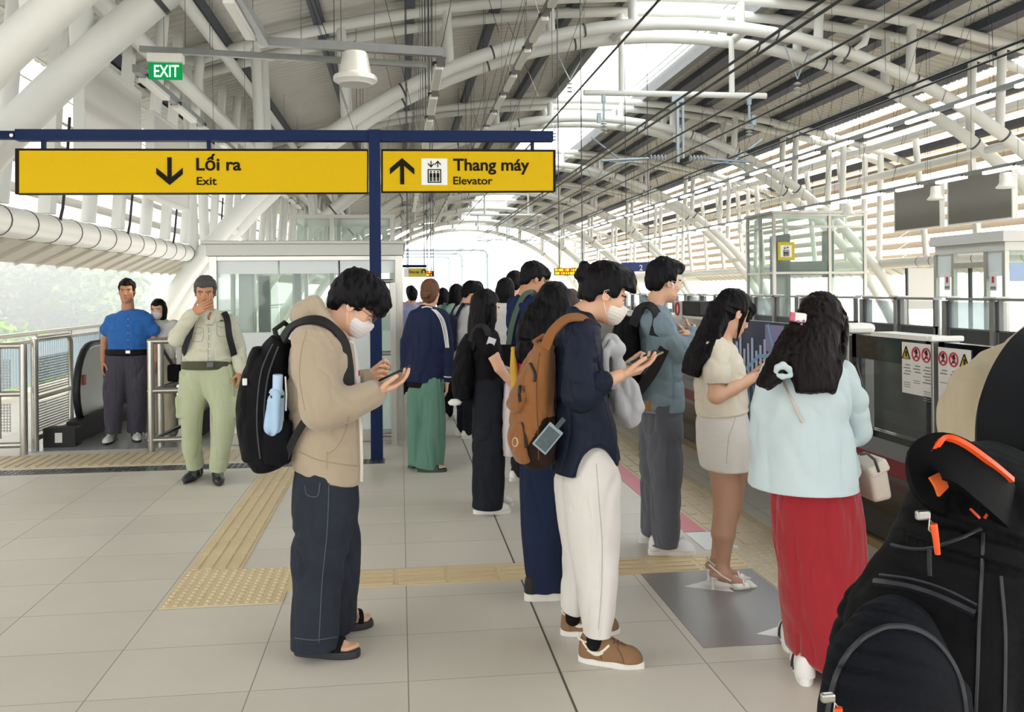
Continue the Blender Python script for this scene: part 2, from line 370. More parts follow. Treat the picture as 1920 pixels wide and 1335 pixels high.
# ---------------------------------------------------------------- arches
M_strap = mat('dark_strap', '4b4c4c', 0.5)
def make_arch(Y):
    t = root('roof_arch', 'x', 'roof arch', (XM, Y, 0))
    n = 44; x0, x1 = -5.95, mxx(-5.95)
    th0 = math.asin((x0-XM)/RA)
    for dy in (0.0, 1.2):
        pts = []; rr = []
        for i in range(n+1):
            th = th0*(1-2*i/n); X = XM+RA*math.sin(th); pts.append((X, Y+dy, ZA-RA+RA*math.cos(th))); rr.append(0.150+0.070*abs(th/th0)**2.5)
        part(MB().tube(pts, rr, 14), 'lower_tube', M_white, t, True)
        pts = [(X, Y+dy, zu(X)-0.02) for X in np.linspace(-7.0, mxx(-7.0), 26)]
        part(MB().tube(pts, 0.13, 10), 'upper_chord', M_white, t, True)
    for X in (-4.6, -3.1, -1.2, 1.2, 3.6, 5.6, mxx(5.6), mxx(3.6), mxx(1.2), mxx(-1.2), mxx(-3.1), mxx(-4.6)):
        for dy in (0.0, 1.2):
            if zu(X)-za(X) > 0.25: part(MB().tube([(X, Y+dy, za(X)), (X+0.12*(X-XM)/10, Y+dy, zu(X))], 0.115, 10), 'post', M_white, t, True)
    for X in (-3.9, -1.6, 0.8, 3.2, 5.4, mxx(5.4), mxx(3.2), mxx(0.8), mxx(-1.6), mxx(-3.9)):
        part(MB().tube([(X, Y, za(X)), (X, Y+1.2, za(X))], 0.11, 10), 'cross_stub', M_white, t, True)
    for X in (-2.4, 0.1, 2.2, 4.4, 9.2, 11.0, 12.8, 15.2):
        e = 0.02; r = 0.160+0.075*(abs(X-XM)/RA)**2.5
        for dy in (0.0, 1.2): part(MB().tube([(X-e, Y+dy, za(X-e)), (X+e, Y+dy, za(X+e))], r, 14), 'strap', M_strap, t, True)
    return t
arch0 = make_arch(8.25)
AY = [8.25, 21.2, 33.2, 45.5, 57.9, 70.3, 82.7, 95.0]
arch0['label'] = 'white double tube roof arch nearest the camera, rising behind the hanging sign'
for i, Y in enumerate(AY[1:]):
    a = copy_tree(arch0); a.location.y = Y
    a['label'] = ('white double tube roof arch, %s along the platform from the camera' % ORD[i+1]) if i < 6 else 'farthest white roof arch framing the bright open end'
for o in [o for o in COL.objects if o.name.startswith('roof_arch')]: o['group'] = 'white roof arches'

# ---------------------------------------------------------------- side walls: pipe, posts, louvres, fascia
def side(mir):
    fx = (lambda x: mxx(x)) if mir else (lambda x: x)
    sd = 'right' if mir else 'left'
    pr = root('edge_pipe', 'long white pipe along the %s side, under the %s louvres' % (sd, sd), 'pipe', (fx(-4.75), 8, 2.3))
    part(MB().tube([(fx(-4.75), 3.0, 2.45), (fx(-4.75), 96, 2.45)], 0.19, 18), 'pipe_body', M_white, pr, True)
    for k in range(28): part(MB().tube([(fx(-4.75), 9.0+k*0.8, 2.45), (fx(-4.75), 9.025+k*0.8, 2.45)], 0.197, 18), 'joint_ring', M_strap, pr, True)
    # louvre panels, one per bay
    edges = [-45.0, -18.0, 8.0] + AY[1:]
    for b in range(len(edges)-1):
        y0, y1 = edges[b]+0.05, edges[b+1]-0.05
        mb = MB(); z = 2.55; k = 0
        while z < 6.6:
            xo = -5.35-0.12*(z-2.5)
            a = 0.5
            mb.add([(fx(xo), y0, z), (fx(xo-0.42), y0, z+0.25), (fx(xo-0.42), y1, z+0.25), (fx(xo), y1, z), (fx(xo), y0, z+0.02), (fx(xo-0.42), y0, z+0.27), (fx(xo-0.42), y1, z+0.27), (fx(xo), y1, z+0.02)],
                   [(0, 1, 2, 3), (7, 6, 5, 4), (0, 4, 5, 1), (1, 5, 6, 2), (2, 6, 7, 3), (3, 7, 4, 0)])
            z += 0.46
        tag(mb.build('louvre_screen', M_slatr if mir else M_slat), 'white slatted louvre screen on the %s side, %s bay from the camera' % (sd, ORD[b]), 'louvre', 'louvre screens on the %s side' % sd)
    n = 0; Y = 9.9
    while Y < 60:
        if min(abs(Y-q) for q in AY) > 0.3 and min(abs(Y-q-1.2) for q in AY) > 0.3:
            mb = MB(); zt = zu(fx(-4.35))
            if n % 2: mb.tube([(fx(-4.73), Y, 2.66), (fx(-4.35), Y, zt)], 0.11, 12)
            else: mb.bar((fx(-4.76), Y, 2.66), (fx(-4.45), Y, zt), 0.16, 0.22, up=(0, 1, 0))
            tag(mb.build('wall_post', M_white, smooth=bool(n % 2)), 'white %s leaning wall post on the %s side, %s from the camera' % ('round' if n % 2 else 'flat', sd, ORD[n]), 'post', 'leaning wall posts on the %s side' % sd)
            if n % 2 == 0 and not mir and Y < 24:
                p = [(fx(-4.62), Y-0.02+0.1, 2.55), (fx(-4.6), Y+0.14, 2.75), (fx(-4.55), Y+0.15, 3.3), (fx(-4.5), Y+0.14, 4.0)]
                tag(MB().tube(p, 0.02, 6).build('power_cable', M_cable, smooth=True), 'black cable clipped up the %s wall post of the left side' % ORD[n], 'cable')
            n += 1
        Y += 1.56 if not mir else 2.9
    mb = MB()
    mb.add([(fx(-4.98), 3, 2.28), (fx(-5.5), 3, 2.02), (fx(-5.5), 96, 2.02), (fx(-4.98), 96, 2.28), (fx(-4.98), 3, 2.32), (fx(-5.5), 3, 2.06), (fx(-5.5), 96, 2.06), (fx(-4.98), 96, 2.32)],
           [(0, 1, 2, 3), (7, 6, 5, 4), (0, 4, 5, 1), (1, 5, 6, 2), (2, 6, 7, 3), (3, 7, 4, 0)])
    for k in range(60): mb.bar((fx(-4.9), 9+k*0.8, 2.30), (fx(-5.5), 9+k*0.8, 2.0), 0.03, 0.06)
    tag(mb.build('shade_panel', mat('shade_beige', 'c9c3b6', 0.6)), 'beige shade panel under the %s edge pipe' % sd, 'shade')
side(False); side(True)
for mir in (0, 1):
    for X, z, r, nm in ((-3.75, 6.75, .12, 'upper'), (-4.25, 5.75, .15, 'lower')):
        Xq = mxx(X) if mir else X
        tag(MB().tube([(Xq, -20, z), (Xq, 96, z)], r, 14).build('side_tube', M_white, smooth=True), 'long white roof tube behind the wall posts, %s of the two on the %s side' % (nm, 'right' if mir else 'left'), 'tube')
tw = MB(); rnd = random.Random(5)
for X, zb_ in ((0.5, 4.4), (2.08, 5.5), (11.8, 5.45), (13.8, 4.3), (12.9, 6.0), (16.0, 5.0), (-1.0, 5.2), (3.5, 6.4), (10.4, 6.2)):
    for k in range(22):
        y = 11+k*1.9+rnd.uniform(-.3, .3); x2 = X+rnd.choice((0, 0, .9, -.9)); tw.tube([(X, y, zb_), (x2, y+rnd.uniform(-.2, .2), zu(x2)+.3)], .0055, 4, caps=False)
tag(tw.build('suspension_wires', M_cable), 'thin dark suspension wires hanging under the roof', 'wire', kind='stuff')
# big side panels
def big_panel(name, lab, a, b, z0, z1, X, m):
    t = root(name, lab, 'panel', (X, a, z0))
    part(MB().box((X-0.05, a, z0), (X+0.05, b, z1)), 'board', m, t)
    mb = MB()
    for q in ((a-0.04, a), (b, b+0.04)): mb.box((X-0.07, q[0], z0-0.04), (X+0.07, q[1], z1+0.04))
    mb.box((X-0.07, a, z0-0.04), (X+0.07, b, z0)); mb.box((X-0.07, a, z1), (X+0.07, b, z1+0.04))
    part(mb, 'board_frame', M_white, t)
M_dpan = mat('grey_screen_back', '77756f', 0.6)
big_panel('wall_board', 'big pale glossy board above the sign, nearer of two on the left wall', 12.5, 15.1, 3.3, 4.75, -4.15, M_pan)
big_panel('wall_board', 'smaller pale glossy board right of the big one on the left wall', 15.9, 18.4, 3.2, 4.6, -4.15, M_pan)
big_panel('wall_board', 'dark grey board high on the right, cut by the frame edge', 20.6, 23.2, 3.25, 4.5, 15.0, M_dpan)
big_panel('wall_board', 'dark grey board high on the right, left of its twin', 23.6, 25.9, 3.25, 4.5, 15.0, M_dpan)

# ---------------------------------------------------------------- hanging direction sign
SY = 8.45
sg = root('direction_sign', 'navy T-shaped post carrying the yellow exit and elevator sign panels', 'sign', fl(707, 860))
pb = fl(707, 861); SY = pb.y
c0 = P(702, 245, SY)
part(MB().add([(pb.x-0.055, SY-0.064, 0), (pb.x+0.055, SY-0.064, 0), (pb.x+0.055, SY+0.06, 0), (pb.x-0.055, SY+0.06, 0), (c0.x-0.05, SY-0.064, c0.z), (c0.x+0.05, SY-0.064, c0.z), (c0.x+0.05, SY+0.06, c0.z), (c0.x-0.05, SY+0.06, c0.z)], [(0,3,2,1),(4,5,6,7),(0,1,5,4),(1,2,6,5),(2,3,7,6),(3,0,4,7)]), 'post', M_blue, sg)
a, b = P(32, 254, SY), P(1036, 256.5, SY)
part(MB().bar(a, b, 0.10, 0.098), 'beam', M_blue, sg)
a2_ = P(-160, 253, SY); part(MB().bar(a2_, a, 0.08, 0.07), 'beam', M_blue, sg)
mb = MB(); q = P(22, 254, SY-0.05); mb.tube([q, q+Vector((0, -0.012, 0))], 0.016, 10); part(mb, 'bolt', M_steel, sg)
for px in (82, 392, 998):
    t_, d_ = P(px, 262, SY), P(px, 284, SY); part(MB().bar(t_, d_, 0.05, 0.03), 'hanger', M_blue, sg)
def sign_frame(p0, p1, p2, p3, Yp):
    """returns local->world matrix for a panel given by pixel corners TL TR BR BL"""
    TL, TR, BR, BL = [P(*q, Yp) for q in (p0, p1, p2, p3)]
    return TL, TR, BR, BL
def panel_mesh(TL, TR, BR, BL, y0, y1):
    mb = MB(); vs = [Vector((p.x, y0, p.z)) for p in (TL, TR, BR, BL)]+[Vector((p.x, y1, p.z)) for p in (TL, TR, BR, BL)]
    return mb.add(vs, [(0, 1, 2, 3), (7, 6, 5, 4), (0, 4, 5, 1), (1, 5, 6, 2), (2, 6, 7, 3), (3, 7, 4, 0)])
def put_text(s_, px, py, hpx, wpx, Y, m, parent, name, bold=0.0):
    """lettering whose baseline-left is at a pixel of the panel; cap height and width given in pixels"""
    p = P(px, py, Y); e = P(px+wpx, py, Y); sc = Y/F_PX
    o = text(s_, 1.0, m, name, bold, 0.002)
    xs = [v.co.x for v in o.data.vertices]; zs = [v.co.z for v in o.data.vertices]
    wz = hpx*sc/0.73
    sx = (wpx*sc)/(max(xs)-min(xs)) if wpx else wz
    x0 = min(xs); sl = (e.z-p.z)/max(1e-6, e.x-p.x)
    off = Vector((0, 0, 0)); q = parent
    while q is not None: off += Vector(q.location); q = q.parent
    for v in o.data.vertices:
        x = (v.co.x-x0)*sx; v.co = Vector((p.x+x, Y+v.co.y, p.z+v.co.z*wz+x*sl))-off
    o.parent = parent; return o
def arrow_mb(px, py, hpx, Y, dirn, wd=0.36):
    """sign arrow: shaft and two strokes, in the panel plane"""
    sc = Y/F_PX; c = P(px, py, Y); H = hpx*sc/2; mb = MB(); t = H*0.30; W = H*0.92
    k = H*0.46; a = .86; zi = H-k-a*t/2
    pts = [(0, H), (W, H-W*a), (W, H-W*a-k), (t/2, zi), (t/2, -H), (-t/2, -H), (-t/2, zi), (-W, H-W*a-k), (-W, H-W*a)]
    mb.prism([Vector((c.x+x, Y, c.z+z*dirn)) for x, z in pts], (0, -0.004, 0), (0, 0.004, 0))
    return mb
M_frame = mat('sign_frame', '241f14', 0.6, spec=0.1)
p1 = part(panel_mesh(*sign_frame((33, 280), (690, 281), (690, 363), (33, 365), SY), SY-0.055, SY+0.055), 'sign_panel', M_frame, sg)
part(panel_mesh(*sign_frame((36, 282.5), (688, 283.5), (688, 360.5), (36, 362), SY-0.058), SY-0.058, SY-0.050), 'sign_face', M_yel, p1)
p2 = part(panel_mesh(*sign_frame((715, 281), (1040, 282), (1040, 360), (715, 361), SY), SY-0.055, SY+0.055), 'sign_panel', M_frame, sg)
part(panel_mesh(*sign_frame((718, 283.5), (1037, 284.5), (1037, 357.5), (718, 358.5), SY-0.058), SY-0.058, SY-0.050), 'sign_face', M_yel, p2)
YF = SY-0.060
part(arrow_mb(318, 321, 50, YF, -1), 'down_arrow', M_ink, p1); part(arrow_mb(754, 321, 49, YF, 1), 'up_arrow', M_ink, p2)
put_text('Lối ra', 368, 319, 23, 79, YF, M_ink, p1, 'lettering', 0.022); put_text('Exit', 369, 346.5, 15, 35, YF, M_ink, p1, 'lettering', 0.014)
put_text('Thang máy', 850, 319.5, 23, 144, YF, M_ink, p2, 'lettering', 0.022); put_text('Elevator', 850, 345.5, 15, 74, YF, M_ink, p2, 'lettering', 0.014)
def lift_picto(c, s, Y, parent, m, nrm='y'):
    """lift pictogram: two arrows over a frame with three people; c centre, s half size"""
    mb = MB()
    def q(x0, z0, x1, z1):
        mb.box((c.x+x0*s, Y-0.003, c.z+z0*s), (c.x+x1*s, Y+0.001, c.z+z1*s))
    q(-.52, .12, .52, .20); q(-.52, -.86, .52, -.78); q(-.52, -.86, -.44, .2); q(.44, -.86, .52, .2)
    for x in (-.27, 0, .27):
        q(x-.10, -.42, x+.10, -.10); q(x-.085, -.74, x-.01, -.40); q(x+.01, -.74, x+.085, -.40); q(x-.055, -.06, x+.055, .06)
    for x, d in ((-.26, -1), (.26, 1)):
        q(x-.035, .34, x+.035, .84); zt = .84 if d > 0 else .34
        mb.prism([Vector((c.x+(x+px_)*s, Y-0.003, c.z+(zt+pz_*d)*s)) for px_, pz_ in ((0, .02), (.24, -.24), (.24, -.34), (0, -.1), (-.24, -.34), (-.24, -.24))], (0, 0, 0), (0, .004, 0))
    return part(mb, 'pictogram', m, parent)
tl, br = P(790, 297, YF), P(839, 347, YF)
part(MB().box((tl.x, YF-0.001, br.z), (br.x, YF+0.003, tl.z)), 'pictogram_plate', M_wpaint, p2)
lift_picto((tl+br)/2, (br.x-tl.x)/2, YF-0.002, p2, M_ink)

# ---------------------------------------------------------------- EXIT box, hanger bar, speaker, lamp trays
ex = root('exit_sign', 'small green EXIT sign box hanging under the grey bar', 'sign', P(311, 150, 11))
a, b = P(278, 101, 11), P(344, 119, 11)
part(MB().box((a.x, 10.93, b.z), (b.x, 11.07, a.z)), 'housing', M_lampoff, ex, bevel=0.008)
a, b = P(279, 117, 11), P(342, 150, 11)
gp = part(MB().box((a.x, 10.985, b.z), (b.x, 11.015, a.z)), 'green_panel', mat('exit_green', '059450', 0.5, spec=.1, emit=0.2), ex)
put_text('EXIT', 289, 144, 22.5, 43, 10.982, mat('exit_white', 'f4fff8', 0.5, emit=0.6), gp, 'lettering', 0.006)
a, b = P(262, 92, 11.1), P(800, 122, 11.1)
hb = root('hanger_bar', 'long grey galvanised bar carrying the EXIT sign', 'bar', a); part(MB().bar(a, b, 0.06, 0.07), 'bar_body', M_galv, hb)
for px in (345, 390, 470, 560, 700):
    p = a.lerp(b, (px-262)/538.0); part(MB().tube([p, (p.x, p.y, zu(p.x)+0.1)], 0.004, 5), 'hanger_rod', M_dsteel, hb)
def tray(name, label, pts, lampx, lamps, group=None, lit=True, w=0.09):
    """cable tray with lamps under it: parts rail, lamp, hanger_rod"""
    t = root(name, label, 'light row', pts[0], group)
    for i in range(len(pts)-1): part(MB().bar(pts[i], pts[i+1], w, 0.10), 'rail', M_galv, t)
    for (Xl, y0, y1, z) in lamps:
        mb = MB().box((Xl-0.055, y0, z-0.10), (Xl+0.055, y1, z-0.025)); part(mb, 'lamp', M_lamp if lit else M_lampoff, t, bevel=0.012)
        part(MB().cbox((Xl, y0+0.05, z-0.02), (0.16, 0.06, 0.05)), 'bracket', M_dsteel, t)
    ys = np.arange(min(p[1] for p in pts)+1.4, max(p[1] for p in pts), 3.4)
    Xr = pts[-1][0]
    for y in ys[:14]: part(MB().tube([(Xr, y, pts[-1][2]), (Xr, y, zu(Xr)+0.1)], 0.004, 5), 'hanger_rod', M_dsteel, t)
    return t
zt = 4.42
tray('lamp_row', 'galvanised lamp tray stepping sideways above the yellow sign', [(-1.55, 7.2, zt), (-1.5, 10.6, zt), (0.52, 10.7, zt-0.05), (0.5, 34, zt)], 0, [(-1.60, 8.9, 10.2, zt)]+[(0.5, y, y+1.2, zt-0.03) for y in np.arange(11.2, 32, 1.75)], None, False)
tray('lamp_row', 'lamp tray left of the skylight, over the waiting queue', [(2.08, 10, 5.5), (2.08, 70, 5.5)], 0, [(2.08, y, y+1.2, 5.5) for y in np.arange(11.0, 60, 1.75)], None, False)
tray('lamp_row', 'lamp tray along the left louvres behind the EXIT sign', [(-3.3, 12.0, zt), (-3.3, 32, zt)], 0, [(-3.3, y, y+1.2, zt) for y in np.arange(12.3, 30, 1.75)], None, False)
tray('lamp_row', 'upper long lamp tray over the opposite platform, lit tubes', [(11.8, 12, 5.45), (11.8, 80, 5.45)], 0, [(11.8, y, y+1.2, 5.45) for y in np.arange(13, 70, 1.9)])
tray('lamp_row', 'lower long lamp tray over the opposite platform, with bell speakers', [(13.8, 14, 4.30), (13.8, 70, 4.30)], 0, [(13.8, y, y+1.2, 4.30) for y in np.arange(15, 62, 1.9)])
def bell(p, label, s=1.0, big=False):
    t = root('bell_speaker', label, 'speaker', p, 'white hanging bell speakers')
    prof = [(0.02, 0.30), (0.10, 0.30), (0.115, 0.27), (0.125, 0.10), (0.15, 0.05), (0.20, 0.0), (0.19, -0.02), (0.0, -0.02)] if not big else [(.02, .33), (.135, .33), (.145, .315), (.185, .085), (.24, .06), (.252, .045), (.252, .0), (.20, -.03), (.19, -.045), (0, -.045)]
    part(MB().lathe([(r*s, z*s) for r, z in prof], p, 18), 'bell_body', M_lampoff, t, True)
    part(MB().tube([Vector(p)+Vector((0, 0, 0.3*s)), Vector(p)+Vector((0, 0, 0.46*s))], 0.02, 6), 'stem', M_dsteel, t)
p = P(666, 152, 10.65); bell(p, 'large white bell speaker hanging left of the sign post top', 1.0, True)
for px, py, lb in ((1755, 398, 'in front of the left dark board'), (1886, 360, 'in front of the right dark board'), (1590, 415, 'above the glass lift'), (1392, 452, 'beyond the glass lift, smallest')):
    p = PX(px, py, 13.8); p.z = 3.82; bell(p, 'white bell speaker under the far lamp tray, '+lb, 1.1)
# ---------------------------------------------------------------- glass lift house on the near platform
LY = 9.6
ll, lr = P(396, 470, LY).x, P(753, 470, LY).x
ztop = P(575, 452, LY).z; zcap = P(575, 480, LY).z
lh = root('lift_house', 'glass lift house with steel frame behind the hooded man', 'lift', ((ll+lr)/2, LY, 0))
part(MB().box((ll-0.04, LY-0.06, zcap), (lr+0.02, LY+2.6, ztop)).box((ll-0.08, LY-0.1, ztop-0.035), (lr+0.04, LY+2.65, ztop)), 'roof_cap', mat('lift_cap', 'b9bab4', 0.4, 0.3), lh, bevel=0.006)
mb = MB()
for X in (ll+0.02, lr-0.03):
    for Y in (LY, LY+2.5): mb.box((X-0.04, Y-0.04, 0), (X+0.04, Y+0.04, zcap))
mb.box((ll, LY-0.03, 0), (lr, LY+0.03, 0.12)); mb.box((ll, LY-0.03, zcap-0.05), (lr, LY+0.03, zcap))
part(mb, 'frame', M_steel, lh, bevel=0.004)
zf = P(575, 513, LY).z; zb = P(575, 622, LY).z
pxs = [400, 523, 636, 748]
for i in range(3):
    xa, xb = P(pxs[i], 500, LY).x+0.006, P(pxs[i+1], 500, LY).x-0.006
    g = part(MB().box((xa, LY-0.008, 0.1), (xb, LY+0.004, zcap-0.04)), 'glass_pane', M_gglass, lh)
    part(MB().box((xa+.004, LY-0.013, zf), (xb-.004, LY-0.010, zcap-0.045)), 'frosted_band', M_fglass, g)
    part(MB().box((xa+.004, LY-0.013, 0.11), (xb-.004, LY-0.010, zb)), 'frosted_band', M_fglass, g)
part(MB().box((lr-0.012, LY+0.05, 0.1), (lr-0.004, LY+2.4, zcap)), 'glass_pane', M_gglass, lh)
part(MB().box((ll, LY+2.47, 0.1), (lr, LY+2.48, zcap)), 'glass_pane', M_gglass, lh)
part(MB().box((ll-.002, LY+0.05, 0.1), (ll+.006, LY+2.4, zcap)), 'glass_pane', M_gglass, lh)
# lift car and machinery seen through the glass
mb = MB()
for px in (560, 640): X = P(px, 500, LY+1.4).x; mb.box((X-0.035, LY+1.3, 0), (X+0.035, LY+1.4, zcap-0.02))
mb.box((P(560, 500, LY+1.4).x, LY+1.3, 1.86), (P(640, 500, LY+1.4).x, LY+1.4, 1.94))
part(mb, 'door_frame', mat('lift_door', '7e8585', 0.4, 0.5), lh)
X = P(497, 500, LY+0.9).x
part(MB().box((X-0.06, LY+0.8, 0.0), (X+0.06, LY+0.9, 1.75)), 'guide_rail', M_dsteel, lh)
X = P(462, 500, LY+0.5).x
part(MB().box((X-0.075, LY+0.45, 0.4), (X+0.075, LY+0.5, 1.88)), 'control_panel', mat('panel_grey', 'c9cbc7', 0.4, 0.2), lh, bevel=0.006)
X2 = P(440, 500, LY+0.5).x
part(MB().tube([(X2-.02, LY+.5, 0.1), (X2-.02, LY+.5, 1.78), (X2+.02, LY+.5, 1.86), (X2+.12, LY+.5, 1.89), (X2+.6, LY+.5, 1.93)], 0.025, 8), 'conduit', M_white, lh, True)
# upper shaft
a, b = P(552, 445, 13.2), P(735, 403, 13.2)
us = root('lift_shaft_head', 'small green glass shaft head above the lift house roof', 'lift', ((a.x+b.x)/2, 13.2, a.z))
mb = MB()
for X in (a.x, a.x+0.38*(b.x-a.x), b.x):
    for Y in (13.2, 14.8): mb.box((X-0.03, Y-0.03, .0), (X+0.03, Y+0.03, b.z))
mb.box((a.x-.04, 13.16, b.z-0.05), (b.x+.04, 14.84, b.z)); mb.box((a.x, 13.17, a.z-0.4), (b.x, 13.23, a.z-0.35))
part(mb, 'frame', M_steel, us); part(MB().box((a.x, 13.2, 1.9), (b.x, 13.21, b.z)), 'glass_pane', M_gglass, us)
# steel guard by the lift
gx = P(738, 700, 9.3).x
gd = root('steel_guard', 'steel guard post with cross bars right of the navy sign post', 'guard', (gx, 9.3, 0))
mb = MB().box((gx-0.028, 9.27, 0), (gx+0.028, 9.33, P(738, 530, 9.3).z)); mb.box((gx-0.09, 9.22, 0), (gx+0.05, 9.38, 0.02))
part(mb, 'post', M_steel, gd)
for py in (527, 662, 690, 815): 
    z = P(738, py, 9.3).z; part(MB().tube([(gx-0.16, 9.3, z), (gx, 9.3, z)], 0.024, 8), 'rail', M_steel, gd, True)
part(MB().box((gx-0.16, 9.297, 0.1), (gx-0.03, 9.303, 1.45)), 'glass_pane', M_gglass, gd)
part(MB().tube([(gx-0.165, 9.27, .95), (gx-0.2, 9.22, .95), (gx-0.2, 9.22, 1.13), (gx-0.165, 9.27, 1.13)], 0.012, 8), 'handle', M_steel, gd, True)

# ---------------------------------------------------------------- railings and escalator on the left
def holes_mat():
    m = bpy.data.materials.new('perforated_steel'); m.use_nodes = True; nt = m.node_tree; L = nt.links; b = nt.nodes['Principled BSDF']
    b.inputs['Base Color'].default_value = srgb('8f9290'); b.inputs['Metallic'].default_value = 0.6; b.inputs['Roughness'].default_value = 0.4
    tc = nt.nodes.new('ShaderNodeTexCoord'); v = nt.nodes.new('ShaderNodeTexVoronoi'); v.inputs['Scale'].default_value = 36; v.inputs['Randomness'].default_value = 0.0
    L.new(tc.outputs['Object'], v.inputs[0]); mth = nt.nodes.new('ShaderNodeMath'); mth.operation = 'GREATER_THAN'; mth.inputs[1].default_value = 0.45; L.new(v.outputs['Distance'], mth.inputs[0]); L.new(mth.outputs[0], b.inputs['Alpha'])
    return m
M_perf = holes_mat()
def bar3(t, pts, r, name='rail'): return part(MB().tube(pts, r, 10), name, M_steel, t, True)
# barrier facing us at far left
bp = fl(45, 852); bt = P(45, 645, bp.y).z
br = root('barrier_railing', 'steel barrier with perforated panels at the far left frame edge', 'railing', bp)
bar3(br, [bp, (bp.x, bp.y, bt)], 0.036, 'post')
for py in (648, 738, 834):
    z = P(45, py, bp.y).z; bar3(br, [(bp.x, bp.y, z), (bp.x-1.2, bp.y, z)], 0.03)
bar3(br, [(bp.x-0.22, bp.y, .16), (bp.x-0.22, bp.y, bt)], 0.014, 'upright')
for za_, zb_ in ((.22, .50), (.64, .93)): part(MB().box((bp.x-0.33, bp.y-.004, za_), (bp.x-0.12, bp.y+.004, zb_)), 'perforated_panel', M_perf, br)
# gate running away
g0 = fl(66, 845); g1 = Vector((g0.x, 10.6, 0)); zt_ = P(66, 636, g0.y).z
gt = root('railing_gate', 'steel gate panel with two mesh infills beside the escalator', 'railing', g0)
bar3(gt, [g0, (g0.x, g0.y, zt_)], 0.036, 'post')
bar3(gt, [(g0.x, g0.y, zt_), (g1.x, g1.y-0.08, zt_), (g1.x, g1.y, zt_-0.08), (g1.x, g1.y, .2), (g1.x, g1.y-.08, .12), (g0.x, g0.y, .12)], 0.028, 'frame')
bar3(gt, [(g0.x, g0.y, .52), (g1.x, g1.y, .52)], 0.022)
for za_, zb_ in ((.16, .48), (.56, .93)): part(MB().box((g0.x-.004, g0.y+.1, za_), (g0.x+.004, g1.y-.08, zb_)), 'mesh_panel', M_perf, gt)
# barrier between the two walking men
q0 = fl(284, 846); q1 = fl(302, 836)
rg = root('barrier_railing', 'steel post and rail barrier between the two walking men', 'railing', q0)
for q in (q0, q1): bar3(rg, [q, (q.x, q.y, P(284, 640, q0.y).z)], 0.034, 'post')
for py in (640, 733, 825):
    z = P(284, py, q0.y).z; bar3(rg, [(q0.x-.03, q0.y, z), (ll-.06, q0.y+.02, z)], 0.028)
    bar3(rg, [(q0.x, q0.y, z), (q0.x+.15, q0.y+2.0, z)], 0.022)
# platform edge railing on the far left
zr = 0.92
fr = root('edge_railing', 'long steel hand railing with pale blue infill along the open left edge', 'railing', (-6.0, 9, 0))
bar3(fr, [(-6, 4, zr), (-6, 60, zr)], 0.035)
for k in range(20): bar3(fr, [(-6, 9.5+k*1.6, 0), (-6, 9.5+k*1.6, zr)], 0.025, 'post')
mb = MB()
for k in range(260): mb.box((-6.01, 8+k*0.1, 0.12), (-5.99, 8.065+k*0.1, 0.78))
part(mb, 'slat_infill', mat('pale_blue_slat', '9fb4c6', 0.4), fr)
part(MB().box((-6.04, 8, .78), (-5.96, 60, .82)), 'slat_cap', M_steel, fr)
# escalator
es = root('escalator', 'grey escalator going down behind the blue shirt man', 'escalator', (-2.95, 10.2, 0))
def balu(X, nm):
    pts = [(X, 12.5, 1.0)]
    for k in range(13):
        a_ = math.radians(90+k*15); pts.append((X, 10.6+0.47*math.cos(a_), 0.53+0.47*math.sin(a_)))
    pts += [(X, 10.75, 0.06)]
    ext = [(X, 17, -1.9)]
    bb = part(MB().tube(ext+pts, 0.04, 8), 'handrail', mat('handrail_black', '1d1f22', 0.45), es, True)
    poly = [(X-0.012, y, z) for (_, y, z) in ext+pts]+[(X-.012, 12.5, 0.05), (X-.012, 17, -2.8)]
    part(MB().prism(poly, (0, 0, 0), (0.024, 0, 0)), 'side_panel', mat('escalator_panel', 'b4bab5', 0.3, 0.25), es)
    poly = [(X-0.06, y, z) for y, z in ((10.0, 0.02), (10.0, .22), (10.3, .24), (12.5, .24), (17, -2.5), (17, -3.2), (12.5, -.02))]
    part(MB().prism(poly, (0, 0, 0), (0.12, 0, 0)), 'skirt', M_mblack, es)
balu(-3.42, 'l'); balu(-2.20, 'r')
rb_ = P(148, 712, 10.3); part(MB().box((-3.408, 10.28, rb_.z-.06), (-3.395, 10.36, rb_.z+.05)), 'warning_label', mat('label_red', 'd22c3e', 0.5), es)
mb = MB().box((-3.75, 9.5, -0.02), (-2.15, 11.6, 0.004)); part(mb, 'comb_plate', mat('comb_plate', 'a4a8ab', 0.3, 0.3), es)
mb = MB()
for k in range(16):
    y = 11.6+k*0.4; z = -max(0, k-2)*0.21; mb.box((-3.35, y, z-0.5), (-2.27, y+0.4, z-0.01))
part(mb, 'steps', mat('step_metal', '6f7376', 0.35, 0.7), es)
mb = MB()
for k in range(16):
    y = 11.6+k*0.4; z = -max(0, k-2)*0.21; mb.box((-3.35, y, z-.012), (-2.27, y+0.025, z-0.005))
part(mb, 'step_edge', mat('step_yellow', 'e7cf2a', 0.5), es)
sbx = root('service_box', 'black floor box with a small pale sticker at the escalator foot', 'box', (-3.45, 9.78, 0))
part(MB().box((-3.62, 9.74, 0), (-3.3, 9.92, .2)), 'case', M_mblack, sbx, bevel=.01); part(MB().box((-3.5, 9.736, .05), (-3.43, 9.739, .15)), 'sticker', M_wpaint, sbx)

